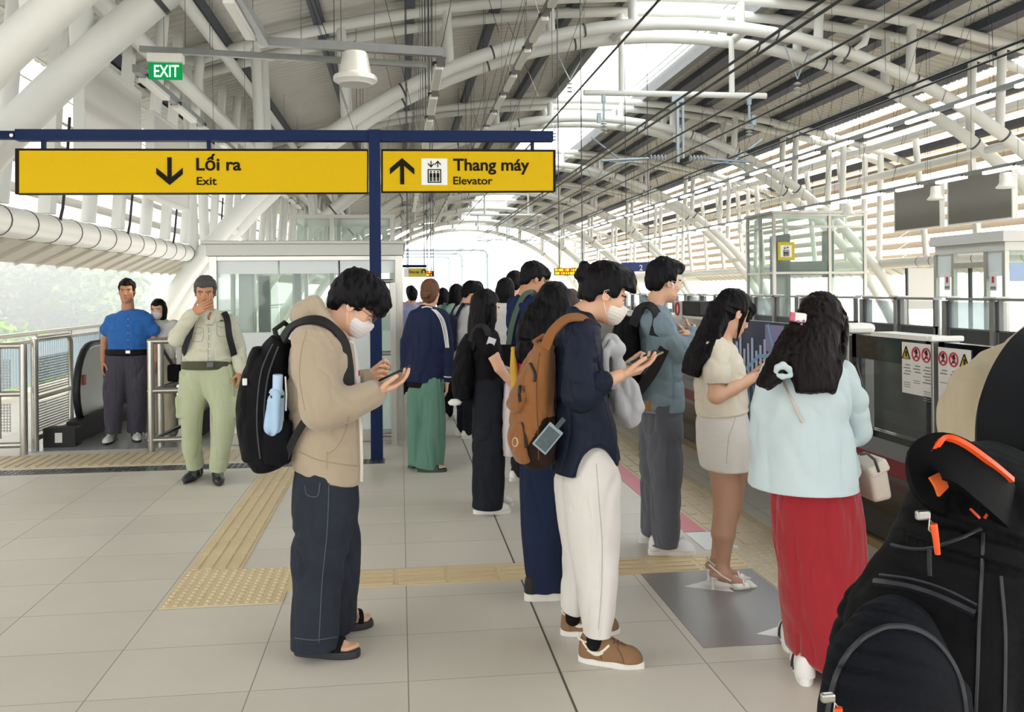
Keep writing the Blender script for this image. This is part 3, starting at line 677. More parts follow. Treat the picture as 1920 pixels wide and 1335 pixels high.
# ---------------------------------------------------------------- platform screen doors
XP = 2.85
def yof(px, X=XP): return PX(px, 560, X).y
M_psd = mat('psd_steel', '9fa09c', 0.35, 0.7, var=0.08, vscale=5)
M_dglass = glass('tinted_glass', '4a5254', 0.30, 0.06)
M_redband = mat('dark_red_band', '7c1f2b', 0.4)
M_strip = mat('psd_grey_strip', '83868a', 0.4, 0.3)
M_chev = mat('chevron_yellow', 'd8d21c', 0.5)
M_sill = mat('brass_sill', 'a58a62', 0.4, 0.5)
def psd_door(y0, y1, label, chev=None):
    t = root('screen_door', label, 'screen door', (XP, (y0+y1)/2, 0), 'platform screen doors')
    mb = MB().box((XP, y0, 1.125), (XP+.06, y1, 1.27)); mb.box((XP, y0, 0.05), (XP+.06, y1, 0.46)); mb.box((XP, y0, .66), (XP+.06, y1, .70))
    mb.box((XP, y0, .05), (XP+.06, y0+.05, 1.27)); mb.box((XP, y1-.05, .05), (XP+.06, y1, 1.27))
    part(mb, 'frame', M_black, t)
    part(MB().box((XP+.02, y0+.05, .70), (XP+.035, y1-.05, 1.125)), 'glass_pane', M_dglass, t)
    part(MB().box((XP-.004, y0, .56), (XP+.05, y1, .66)), 'grey_strip', M_strip, t)
    part(MB().box((XP-.003, y0, .46), (XP+.05, y1, .56)), 'red_band', M_redband, t)
    part(MB().box((XP-.03, y0, 0), (XP+.12, y1, .05)), 'sill', M_sill, t)
    part(MB().box((XP-.015, y0+.02, 1.27), (XP+.14, y1-.3*(y1-y0), 1.295)), 'top_cap', M_wpaint, t)
    if chev:
        mb = MB()
        for k in range(3):
            yc = chev-k*0.075; z = .61; h = .038; e = .028
            mb.prism([(XP-.006, yc, z), (XP-.006, yc-.04, z+h), (XP-.006, yc-.04-e, z+h), (XP-.006, yc-e, z), (XP-.006, yc-.04-e, z-h), (XP-.006, yc-.04, z-h)], (0, 0, 0), (.004, 0, 0))
        part(mb, 'chevron_mark', M_chev, t)
    return t
def psd_post(y, label, h=1.27, wd=.07):
    t = root('door_post', label, 'post', (XP, y, 0), 'screen door posts')
    part(MB().box((XP-.02, y-wd/2, 0), (XP+.14, y+wd/2, h)), 'post_body', M_psd, t, bevel=.006)
    part(MB().box((XP-.03, y-wd/2-.01, h), (XP+.16, y+wd/2+.01, h+.03)), 'post_cap', M_wpaint, t, bevel=.008)
    return t
yA, yB, yC = yof(1757), yof(1747), yof(1597)
d1 = psd_door(yA-2.2, yA-.01, 'black glass screen door nearest the camera, behind the orange trimmed backpack', yof(1905)+0.0)
d2 = psd_door(yB+.01, yC, 'black glass screen door right of the woman in the red skirt', yof(1698))
psd_post((yA+yB)/2, 'thin dark post between the two nearest screen doors', 1.27, .02)
# stickers on the glass
M_stk = mat('sticker_white', 'ecebe7', 0.5); M_sred = mat('sticker_red', 'c3324a', 0.5); M_syel = mat('sticker_yellow', 'e5c014', 0.5); M_sgrey = mat('sticker_text', '8d8d8b', 0.6); M_sblk = mat('sticker_black', '26241f', 0.5)
def sticker(px0, px1, zt, zb, order, label, steps):
    ya, yb = yof(px0), yof(px1); W = ya-yb; X = XP-.006; cw = W/3
    t = root('warning_sticker', label, 'sticker', (X, (ya+yb)/2, zb))
    part(MB().box((X, yb, zb), (X+.004, ya, zt)), 'plate', M_stk, t)
    ring = MB(); tri = MB(); blk = MB(); txt = MB(); r = cw*.38
    for i, k in enumerate(order):
        yc = ya-(i+.5)*cw; zc = zt-.5*cw-.012
        if k == 't':
            tri.prism([(X-.002, yc-r, zc-r*.85), (X-.002, yc+r, zc-r*.85), (X-.002, yc, zc+r)], (0, 0, 0), (.002, 0, 0))
            for s0, s1 in (((-r, -r*.85), (r, -r*.85)), ((r, -r*.85), (0, r)), ((0, r), (-r, -r*.85))):
                blk.bar((X-.003, yc+s0[0], zc+s0[1]), (X-.003, yc+s1[0], zc+s1[1]), .003, .008, up=(1, 0, 0))
            blk.box((X-.004, yc-.008, zc-r*.55), (X-.002, yc+.008, zc+r*.3))
        else:
            ring.tube([(X-.002, yc+r*math.cos(2*math.pi*j/20), zc+r*math.sin(2*math.pi*j/20)) for j in range(20)], .0042, 6, closed=True)
            ring.bar((X-.003, yc+r*.7, zc+r*.7), (X-.003, yc-r*.7, zc-r*.7), .006, .004, up=(1, 0, 0))
            blk.box((X-.002, yc-.008, zc-r*.5), (X, yc+.008, zc+r*.35)); blk.box((X-.002, yc-.014, zc+.004), (X, yc+.014, zc+.012)); blk.cbox((X-.001, yc, zc+r*.52), (.002, .018, .018))
            blk.bar((X-.001, yc, zc-r*.1), (X-.001, yc+.02, zc-r*.65), .006, .002, up=(1, 0, 0))
        for j in range(steps[i]):
            z = zc-cw*.72-j*.017; wl = cw*(.42 if j % 3 == 2 else .36)
            txt.box((X-.0015, yc-wl, z), (X, yc+wl*(.9 if j % 2 else .4), z+.007))
        for j in range(max(1, steps[i]-1)):
            z = zc-cw*.72-steps[i]*.017-.03-j*.012; txt.box((X-.0015, yc-cw*.36, z), (X, yc+cw*.3, z+.004))
    for q, nm, m in ((ring, 'prohibition_ring', M_sred), (tri, 'warning_triangle', M_syel), (blk, 'pictogram', M_sblk), (txt, 'small_print', M_sgrey)):
        if q.v: part(q, nm, m, t)
    return t
sticker(1692, 1748, 1.253, .965, 'trr', 'white warning sticker with yellow triangle first, on the farther door', (4, 3, 6))
sticker(1760, 1821, 1.245, .95, 'rrt', 'white warning sticker with yellow triangle last, on the nearer door', (2, 4, 1))
# end post + printed panel + further units
ep = root('door_post', 'steel screen door end post with rounded white top behind the red skirt woman\'s head', 'post', (XP, yC+.12, 0), 'screen door posts')
part(MB().box((XP-.02, yC+.02, 0), (XP+.16, yC+.30, 1.27)), 'post_body', M_psd, ep, bevel=.01)
part(MB().box((XP-.03, yC+.0, 1.27), (XP+.17, yC+.17, 1.335)), 'post_cap', M_wpaint, ep, bevel=.03)
yD = yof(1362)
ad = root('printed_panel', 'blue and violet printed screen panel with leaf vein pattern behind the cream top woman', 'panel', (XP, (yC+.32+yD)/2, 0))
part(MB().box((XP, yC+.33, .06), (XP+.06, yD, 1.30)), 'board', mat('ad_navy', '232c52', 0.3), ad)
def onad(y, z): return Vector((XP-.004, y, z))
Wd = yD-yC-.33; y_0 = yC+.33
mb = MB().prism([onad(y_0+.02, 1.28), onad(yD-.5*Wd*.9, 1.28), onad(y_0+.55*Wd, 1.08), onad(y_0+.28*Wd, .98), onad(y_0+.02, .86)], (0, 0, 0), (.003, 0, 0)); part(mb, 'violet_area', mat('ad_violet', '8f86b4', 0.35), ad)
mb = MB()
spine = [(.98, .62), (.80, .86), (.62, 1.02), (.45, 1.05), (.30, .98), (.12, .86)]
for i in range(len(spine)-1):
    (a0, z0), (a1_, z1) = spine[i], spine[i+1]; mb.bar(onad(y_0+a0*Wd, z0), onad(y_0+a1_*Wd, z1), .03, .004, up=(1, 0, 0))
mb.bar(onad(y_0+.45*Wd, 1.05), onad(y_0+.52*Wd, 1.28), .03, .004, up=(1, 0, 0))
for k in range(18):
    a0 = .95-k*.05; mb.bar(onad(y_0+a0*Wd, .10+.02*(k % 3)), onad(y_0+min(.97, a0+.03)*Wd, .70+.012*k), .012, .004, up=(1, 0, 0))
    mb.bar(onad(y_0+.97*Wd, .12+k*.05) if k < 10 else onad(y_0+.6*Wd, .2+(k-10)*.05), onad(y_0+(.2+.02*k)*Wd, .10+k*.028), .008, .004, up=(1, 0, 0))
part(mb, 'vein_lines', mat('ad_lightblue', '7fb2d8', 0.4), ad)
mb = MB()
for k in range(14):
    a0 = .92-k*.045; mb.box((XP-.005, y_0+a0*Wd-.03, .80+.02*(k % 4)), (XP-.001, y_0+a0*Wd+.012, 1.06+.05*(k % 3)))
part(mb, 'pale_bars', mat('ad_pale', 'b9c6dd', 0.4), ad)
part(MB().box((XP-.03, yC+.33, 0), (XP+.12, yD, .06)), 'sill', M_sill, ad)
y = yD+.05; k = 0
while y < 62:
    if k % 2 == 0: psd_door(y, y+1.9, 'far screen door, %s beyond the printed blue panel' % ORD[k//2]); y += 1.92
    else:
        psd_post(y+.06, 'screen door post, %s beyond the printed blue panel' % ORD[k//2], 1.27, .12); y += .14
    k += 1
dv = root('control_box', 'dark control box with a red ring sign behind the cream top woman\'s hair', 'box', (XP+.05, yof(1296), 1.27))
part(MB().box((XP-.02, yof(1296)-.3, 1.3), (XP+.2, yof(1296)+.35, 1.44)), 'case', M_mblack, dv, bevel=.01)
yy = yof(1282); part(MB().box((XP-.03, yy-.02, 1.26), (XP-.022, yy+.22, 1.44)), 'sign_plate', M_stk, dv)
part(MB().tube([(XP-.034, yy+.1+.06*math.cos(j*.3142), 1.36+.06*math.sin(j*.3142)) for j in range(20)], .012, 6, closed=True), 'red_ring', M_sred, dv)

# opposite platform screen doors
XO = 10.97
M_bglass = glass('pale_blue_glass', 'e2eef3', 0.5, 0.25)
M_lower = mat('psd_lower_dark', '3f4244', 0.4)
def opp(y0, y1, kind, label):
    t = root('screen_door', label, 'screen door', (XO, (y0+y1)/2, 0), 'screen doors of the opposite platform')
    g = M_bglass if kind else M_glass
    part(MB().box((XO, y0, 0.02), (XO+.06, y1, .70)), 'lower_panel', M_lower, t)
    part(MB().box((XO+.02, y0+.03, .70), (XO+.035, y1-.03, 1.25)), 'glass_pane', g, t)
    mb = MB().box((XO-.01, y0, 0.0), (XO+.08, y0+.06, 1.28)); mb.box((XO-.01, y1-.06, 0), (XO+.08, y1, 1.28)); mb.box((XO-.01, y0, .70), (XO+.08, y1, .73))
    part(mb, 'frame', mat('opp_frame', '77787a', 0.4, 0.4), t)
    part(MB().box((XO-.05, y0-.02, 1.28), (XO+.15, y1+.02, 1.33)), 'top_rail', M_psd, t)
    return t
y = 14.2; k = 0
while y < 62:
    opp(y, y+1.35, k % 2, 'screen door of the opposite platform, %s from the right, %s' % (ORD[k], 'frosted pane' if k % 2 else 'clear pane')); y += 1.35
    t = root('door_post', 'pale post between opposite screen doors, %s from the right' % ORD[k], 'post', (XO, y+.08, 0), 'posts of the opposite screen doors')
    part(MB().box((XO-.06, y+.02, 0), (XO+.2, y+.14, 1.27)), 'post_body', M_psd, t); part(MB().box((XO-.08, y-.08, 1.33), (XO+.22, y+.3, 1.36)), 'post_cap', M_wpaint, t)
    y += .46 if k % 2 else .16; k += 1

# ---------------------------------------------------------------- opposite glass lift
gl = root('glass_lift', 'tall glass lift tower with a yellow lift sign on the opposite platform', 'lift', (13.8, 31, 0))
c = PX(1452, 560, 12.5); y0 = c.y; y1 = PX(1403, 560, 12.5).y; x0 = 12.5; x1 = P(1622, 560, y0).x; zt2 = P(1452, 400, y0).z
mb = MB(); e = .05
for X, Y in ((x0, y0), (x0, y1), (x1, y0), (x1, y1), ((x0+x1)/2+.35, y0), (x0, (y0+y1)/2)): mb.box((X-e, Y-e, 0), (X+e, Y+e, zt2))
for z in (zt2-.05, 2.05, zt2-.45): mb.box((x0-e+.01, y0-e+.012, z-.04), (x1+e-.01, y0+e-.012, z+.04)); mb.box((x0-e+.014, y0, z-.036), (x0+e-.014, y1, z+.036))
mb.box((x0-.1, y0-.1, zt2), (x1+.1, y1+.1, zt2+.08))
part(mb, 'frame', M_steel, gl)
part(MB().box((x0, y0, 0), (x1, y0+.012, zt2)), 'glass_pane', M_gglass, gl); part(MB().box((x0, y0, 0), (x0+.012, y1, zt2)), 'glass_pane', M_gglass, gl); part(MB().box((x0, y1, 0), (x1, y1+.012, zt2)), 'glass_pane', M_gglass, gl)
part(MB().box((x0+.7, y0+.5, 2.0), (x1-.9, y1-.3, 2.45)).box((x0+.7, y0+.5, .0), (x0+.8, y1-.3, 3.4)).box((x1-1.1, y0+.6, 1.9), (x1-.8, y0+.9, 3.5)), 'lift_machinery', mat('machinery', '585c58', 0.5, 0.4), gl)
A, B = P(1458, 454, y0-.06), P(1490, 488, y0-.06)
sgn = part(MB().box((A.x, y0-.08, B.z), (B.x, y0-.05, A.z)), 'lift_sign', mat('lift_sign_yellow', 'c5b414', 0.4), gl, bevel=.01)
A2, B2 = P(1463, 460, y0-.06), P(1484, 482, y0-.06); part(MB().box((A2.x, y0-.085, B2.z), (B2.x, y0-.081, A2.z)), 'pictogram_plate', M_wpaint, sgn)
lift_picto((A2+B2)/2, (B2.x-A2.x)/2, y0-.09, sgn, M_ink)
# ---------------------------------------------------------------- station cabin on the opposite platform
cb = root('station_cabin', 'white framed glass cabin with sliding doors on the opposite platform', 'cabin', (14.5, 20.5, 0))
X0 = 13.0; yf = PX(1886, 560, X0).y; yb = PX(1757, 560, X0).y; zc = P(1886, 432, yf).z; zh = P(1886, 470, yf).z
part(MB().box((X0-.12, yf-.1, zh+.2), (X0+3.5, yb+.1, zc)).box((X0-.05, yf-.05, zh), (X0+3.4, yb, zh+.2)), 'roof_cap', mat('cabin_white', 'd6d6d2', 0.45), cb, bevel=.01)
mb = MB()
ys_ = [yb, PX(1790, 560, X0).y, PX(1851, 560, X0).y, yf]
for Y in ys_: mb.box((X0-.05, Y-.05, 0), (X0+.05, Y+.05, zh))
mb.box((X0-.05, yf, 0), (X0+.05, yb, .1)); mb.box((X0-.06, ys_[2], zh-.35), (X0+.06, ys_[1], zh-.22))
mb.box((X0, yf-.04, 0), (X0+3.3, yf+.04, .1)); mb.box((X0+3.2, yf-.05, 0), (X0+3.3, yf+.05, zh))
part(mb, 'frame', M_steel, cb)
for i in range(3):
    z1_ = zh if i != 1 else zh-.35
    g = part(MB().box((X0-.006, ys_[i+1]+.05, .1), (X0+.006, ys_[i]-.05, z1_)), 'glass_pane' if i != 1 else 'sliding_door', M_gglass, cb)
    if i != 1: part(MB().box((X0-.012, ys_[i+1]+.06, zh-.55), (X0-.008, ys_[i]-.06, zh-.01)), 'frosted_band', M_fglass, g)
    else:
        ym = (ys_[1]+ys_[2])/2; part(MB().box((X0-.03, ym-.04, .1), (X0+.03, ym+.04, z1_)), 'door_stile', M_dsteel, g)
part(MB().box((X0+.1, yf-.006, .1), (X0+3.2, yf+.006, zh)), 'glass_pane', M_gglass, cb)
for px, a_ in ((1776, 0), (1862, 1)):
    p = PX(px, 527, X0-.02); q = part(MB().box((X0-.022, p.y-.12, p.z-.22), (X0-.016, p.y+.12, p.z+.2)), 'notice', M_stk, cb)
    part(MB().box((X0-.026, p.y-.04, p.z-.04), (X0-.021, p.y+.04, p.z+.1)), 'notice_mark', M_sred, q); part(MB().box((X0-.026, p.y-.09, p.z-.18), (X0-.021, p.y+.09, p.z-.12)), 'small_print', M_sgrey, q)
pq = P(1905, 510, yf-.02); q = part(MB().box((pq.x-.15, yf-.02, pq.z-.2), (pq.x+.35, yf-.014, pq.z+.2)), 'notice', mat('notice_blue', '9db4d6', .5), cb)
nb = root('notice_board', 'white free-standing notice board left of the cabin', 'board', P(1729, 556, 25)); a, b = P(1701, 503, 25), P(1757, 560, 25)
part(MB().box((a.x, 24.97, b.z-.3), (b.x, 25.03, a.z)), 'board', M_pan, nb); part(MB().box((a.x-.04, 24.95, 0), (a.x, 25.05, a.z)).box((b.x, 24.95, 0), (b.x+.04, 25.05, a.z+.1)), 'leg', M_dsteel, nb)

# ---------------------------------------------------------------- overhead line
def wire(label, pts, r=0.014):
    r *= 1.45
    tag(MB().tube(pts, r, 6, caps=False).build('overhead_wire', M_cable, smooth=True), label, 'wire', 'overhead wires')
def lin(X, Z, y0=7, y1=140): return [(X, y0, Z+CAM_Z), (X, y1, Z+CAM_Z)]
for nm, X, Z, r in (('lower left of the near track pair', 4.75, 3.22, .014), ('upper right of the near track pair', 4.80, 3.13, .014), ('thick black feeder crossing the skylight', 5.0, 5.55, .02),
                    ('upper feeder between the tracks', 6.1, 3.36, .014), ('lower feeder between the tracks', 6.9, 3.30, .014), ('upper of the far track pair', 8.5, 3.36, .016), ('lower of the far track pair', 8.6, 3.29, .014)):
    wire('black overhead wire, '+nm, lin(X, Z), r)
def clamp_pair(X, Z, Y): pass
M_ins = mat('insulator', 'b9c0c2', 0.3); M_cat = mat('cantilever_grey', '9fb0b8', 0.4, 0.4)
def gantry(Y, first):
    t = root('catenary_gantry', ('pale hanging gantry bar with insulators under the nearest skylight arch' if first else 'hanging gantry bar with insulators farther down the track, at %.0f m' % Y), 'gantry', (XM, Y, 6.3))
    zb = 4.85+CAM_Z
    part(MB().tube([(4.55, Y, zb), (9.25, Y, zb)], .075, 12), 'cross_bar', M_white, t, True)
    for X in (5.5, 8.35): part(MB().tube([(X, Y, zb), (X, Y, za(X))], .07, 12), 'drop_post', M_white, t, True)
    for X in (5.05, 8.8):
        mb = MB().cbox((X, Y, zb-.12), (.09, .09, .22)); mb.cbox((X, Y, zb-.4), (.05, .05, .5)); mb.cbox((X+.12*(1 if X > 7 else -1), Y, zb-.62), (.1, .06, .25)); part(mb, 'drop_bracket', M_cat, t)
        mb = MB()
        for k in range(4): mb.lathe([(.03, 0), (.09, .015), (.03, .05)], (X, Y, zb-.78-k*.075), 12)
        part(mb, 'insulator', M_ins, t, True)
    mb = MB().cbox((XM, Y, zb-.85), (.07, .07, 1.7)).cbox((XM+.14, Y, zb-.85), (.05, .05, 1.5)).cbox((XM, Y, zb-.1), (.3, .1, .2)); part(mb, 'mast', M_cat, t)
    zc_ = 3.22+CAM_Z
    for s in (-1, 1):
        part(MB().tube([(XM+s*.75, Y, zc_+.02), (XM+s*1.95, Y, zc_-.05)], .03, 8), 'cantilever_arm', M_cat, t, True)
        mb = MB()
        for k in range(5): mb.lathe([(.03, 0), (.085, .02), (.085, .035), (.03, .07)], (0, 0, 0), 12, 0, Matrix.Translation((XM+s*(.30+k*.09), Y, zc_+.03)) @ Matrix.Rotation(math.radians(90*s), 4, 'Y'))
        part(mb, 'insulator', M_ins, t, True)
        part(MB().tube([(XM+s*.9, Y, zc_-.1), (XM+s*1.2, Y, zc_-.06), (XM+s*1.6, Y, zc_-.14), (XM+s*1.8, Y, zc_-.25)], .022, 8), 'steady_arm', M_cat, t, True)
        part(MB().tube([(XM+s*2.2, Y, zb-1.1), (XM+s*1.5, Y, zc_)], .02, 6), 'stay', M_cat, t, True)
    return t
gantry(22.0, True); gantry(58.5, False)
def vhang(px, py, Y, lab):
    p = P(px, py, Y); t = root('wire_hanger', 'white V-shaped wire hanger with insulator, '+lab, 'hanger', p)
    zt = za(min(max(p.x, -4), 18)) if False else p.z+.75
    part(MB().tube([(p.x-.45, Y-.3, zt), p], .02, 6).tube([(p.x+.42, Y+.3, zt-.05), p], .02, 6), 'v_rod', M_cat, t, True)
    mb = MB()
    for k in range(3): mb.lathe([(.03, 0), (.10, .02), (.03, .06)], p-Vector((0, 0, .14+k*.12)), 12)
    part(mb, 'insulator', M_ins, t, True)
vhang(1495, 148, 21.5, 'right of the gantry'); vhang(1068, 150, 27, 'in front of the skylight'); vhang(1115, 345, 45, 'beside the elevator sign'); vhang(1040, 245, 34, 'over the middle of the skylight')
for (px, py, Y) in ((1615, 70, 21.0), (1570, 100, 22.4)):
    p = P(px, py, Y); t = root('arch_clamp', 'white round clamp plate on the arch, %s of the pair' % ('upper' if py < 80 else 'lower'), 'clamp', p)
    part(MB().tube([p+Vector((-.18, 0, -.3)), p+Vector((.05, -.05, -.15)), p+Vector((.15, 0, .1)), p+Vector((.1, 0, .3))], [.05, .09, .09, .04], 8), 'plate', M_white, t, True)

# ---------------------------------------------------------------- far signs
def far_sign(name, label, px0, py0, px1, py1, Y, m, hang=True):
    a, b = P(px0, py0, Y), P(px1, py1, Y); t = root(name, label, 'sign', ((a.x+b.x)/2, Y, b.z))
    part(MB().box((a.x, Y-.08, b.z), (b.x, Y+.08, a.z)), 'panel', m, t)
    if hang:
        for X in (a.x+.15*(b.x-a.x), b.x-.1*(b.x-a.x)): part(MB().tube([(X, Y, a.z), (X, Y, zu(X))], .010, 6), 'hanger', M_dsteel, t, True)
    return t, a, b
Yf = 19.0
t, a, b = far_sign('hanging_sign', 'small far yellow lift sign with an arrow, right of the lift house', 757, 503, 800, 519, Yf, mat('far_yellow', 'cdb83c', .5))
part(MB().box((a.x, Yf-.09, a.z-.19), (a.x+.06*1.6, Yf-.082, a.z)), 'plate', M_wpaint, t); put_text('Thang máy', 766, 512, 5.5, 20, Yf-.085, M_ink, t, 'lettering')
part(MB().tube([P(791, 513, Yf-.09), P(791, 507, Yf-.09), P(795, 505.5, Yf-.09), P(798, 508, Yf-.09), P(798, 512, Yf-.09)], .012, 6), 'arrow', M_ink, t)
part(MB().bar(P(755, 499, Yf), P(800, 499, Yf), .06, .06), 'beam', M_blue, t)
M_led = mat('led_amber', 'ffb000', 0.5, emit=1.3); M_ledr = mat('led_red', 'f04a10', 0.5, emit=1.0)
t, a, b = far_sign('led_display', 'amber LED display under the small yellow lift sign', 757, 514, 814, 519, Yf+.3, M_mblack)
def led(t, px0, px1, py0, py1, Y, n, rows):
    mb = MB(); mr = MB(); rnd = random.Random(px0)
    for r in range(rows):
        x = px0
        while x < px1-2:
            w_ = rnd.uniform(.8, 2.6); A, B = P(x, py0+r*(py1-py0)/rows+.8, Y), P(min(px1-1, x+w_), py0+(r+1)*(py1-py0)/rows-.8, Y)
            (mb if rnd.random() < .75 else mr).box((A.x, Y-.01, B.z), (B.x, Y, A.z)); x += w_+rnd.choice((.5, .5, 1.6))
    part(mb, 'lit_text', M_led, t); 
    if mr.v: part(mr, 'lit_text', M_ledr, t)
led(t, 766, 786, 514, 518, Yf+.2, 4, 1)
t, a, b = far_sign('led_display', 'amber LED display end box right of the small yellow sign', 799, 508, 814, 519, Yf+.1, M_mblack); led(t, 800, 812, 508, 518, Yf, 3, 2)
t, a, b = far_sign('led_display', 'amber two-line LED train display above the raised hand', 1040, 502.5, 1098, 516, 17.0, M_mblack); led(t, 1041, 1097, 503, 515.5, 16.9, 9, 2)
t, a, b = far_sign('platform_sign', 'navy platform number 2 sign right of the bun woman\'s head', 1166, 492, 1222, 509, 24.0, mat('far_navy', '2b3c7c', .5), True)
put_text('2', 1199, 507, 11, 6.5, 23.9, M_wpaint, t, 'lettering', .02); part(MB().box((P(1214, 500, 23.9).x, 23.89, P(1214, 506, 23.9).z), (P(1220, 500, 23.9).x, 23.9, P(1214, 500, 23.9).z)), 'lettering', M_wpaint, t)

# ---------------------------------------------------------------- gantry frames beyond the open end
M_portal = mat('far_gantry_grey', '7c8488', .5)  # even galvanised grey, the portals' own colour
for i, (Y, x0_, x1_, z_) in enumerate(((150, -1.5, 14.5, 8.2), (190, -1, 13, 9.2), (230, -1, 12.5, 10))):
    t = root('line_gantry', 'pale portal gantry over the tracks beyond the station end, %s' % ORD[i], 'gantry', (6.5, Y, 0))
    part(MB().tube([(x0_, Y, -1.5), (x0_, Y, z_-.8), (x0_+.3, Y, z_-.2), (x0_+1, Y, z_), (x1_-1, Y, z_), (x1_-.3, Y, z_-.2), (x1_, Y, z_-.8), (x1_, Y, -1.5)], .22, 10), 'portal', M_portal, t, True)
tag(MB().box((-60, 97, -9), (60, 400, -8.5)).box((-120, -30, -9), (-7, 97, -8.5)).box((21, -30, -9), (120, 97, -8.5)).build('ground', mat('ground_grey', 'a9aca4', .9, var=.2, vscale=.1)), kind='structure')

# ---------------------------------------------------------------- trees outside on the left
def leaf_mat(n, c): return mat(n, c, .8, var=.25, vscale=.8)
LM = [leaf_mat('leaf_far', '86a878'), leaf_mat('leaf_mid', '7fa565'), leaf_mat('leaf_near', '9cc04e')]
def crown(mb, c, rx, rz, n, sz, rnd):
    for _ in range(n):
        while True:
            v = Vector((rnd.uniform(-1, 1), rnd.uniform(-1, 1), rnd.uniform(-1, 1)))
            if .25 < v.length < 1: break
        p = Vector(c)+Vector((v.x*rx, v.y*rx, v.z*rz)); s = sz*rnd.uniform(.6, 1.3)
        a = Vector((rnd.gauss(0, 1), rnd.gauss(0, 1), rnd.gauss(0, .6))).normalized(); b_ = a.cross(Vector((rnd.gauss(0, 1), rnd.gauss(0, 1), 1))).normalized()
        mb.add([p-a*s, p+b_*s*.45, p+a*s, p-b_*s*.45], [(0, 1, 2, 3)])
rnd = random.Random(3)
specs = []
for k in range(9): specs.append((-40-8*math.sin(k*1.7), 30+k*9.5, 20+3*math.sin(k*2.3), 0))
for k in range(8): specs.append((-25-2.5*math.sin(k*2.1), 22+k*8.5, 13.5+2.0*math.sin(k*1.3), 1))
for k in range(3): specs.append((-14-k*1.5, 26+k*8, 8.6+k*.5, 2))
for i, (X, Y, H, kd) in enumerate(specs):
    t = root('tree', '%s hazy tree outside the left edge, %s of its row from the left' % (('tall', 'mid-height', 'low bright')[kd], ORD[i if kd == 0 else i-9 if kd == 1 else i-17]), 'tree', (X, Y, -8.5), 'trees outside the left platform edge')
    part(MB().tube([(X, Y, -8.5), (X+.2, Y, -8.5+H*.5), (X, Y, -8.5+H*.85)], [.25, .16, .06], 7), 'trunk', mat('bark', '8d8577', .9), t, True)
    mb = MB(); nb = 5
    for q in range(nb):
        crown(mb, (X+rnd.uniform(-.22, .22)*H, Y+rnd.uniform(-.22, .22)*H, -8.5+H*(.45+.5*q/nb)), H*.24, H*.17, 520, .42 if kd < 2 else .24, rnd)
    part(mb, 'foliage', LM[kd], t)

# ---------------------------------------------------------------- morning haze outside
def haze(name, lo, hi, dens, label):
    m = bpy.data.materials.new(name); m.use_nodes = True; nt = m.node_tree; nt.nodes.clear(); o = nt.nodes.new('ShaderNodeOutputMaterial'); v = nt.nodes.new('ShaderNodeVolumeScatter')
    v.inputs['Color'].default_value = (.93, .97, 1, 1); v.inputs['Density'].default_value = dens; v.inputs['Anisotropy'].default_value = .2; nt.links.new(v.outputs[0], o.inputs['Volume'])
    tag(MB().box(lo, hi).build(name, m), label, 'haze', kind='stuff')
haze('morning_haze', (-75, -20, -8.4), (-8.2, 130, 22), .030, 'pale morning haze among the trees beyond the left edge')
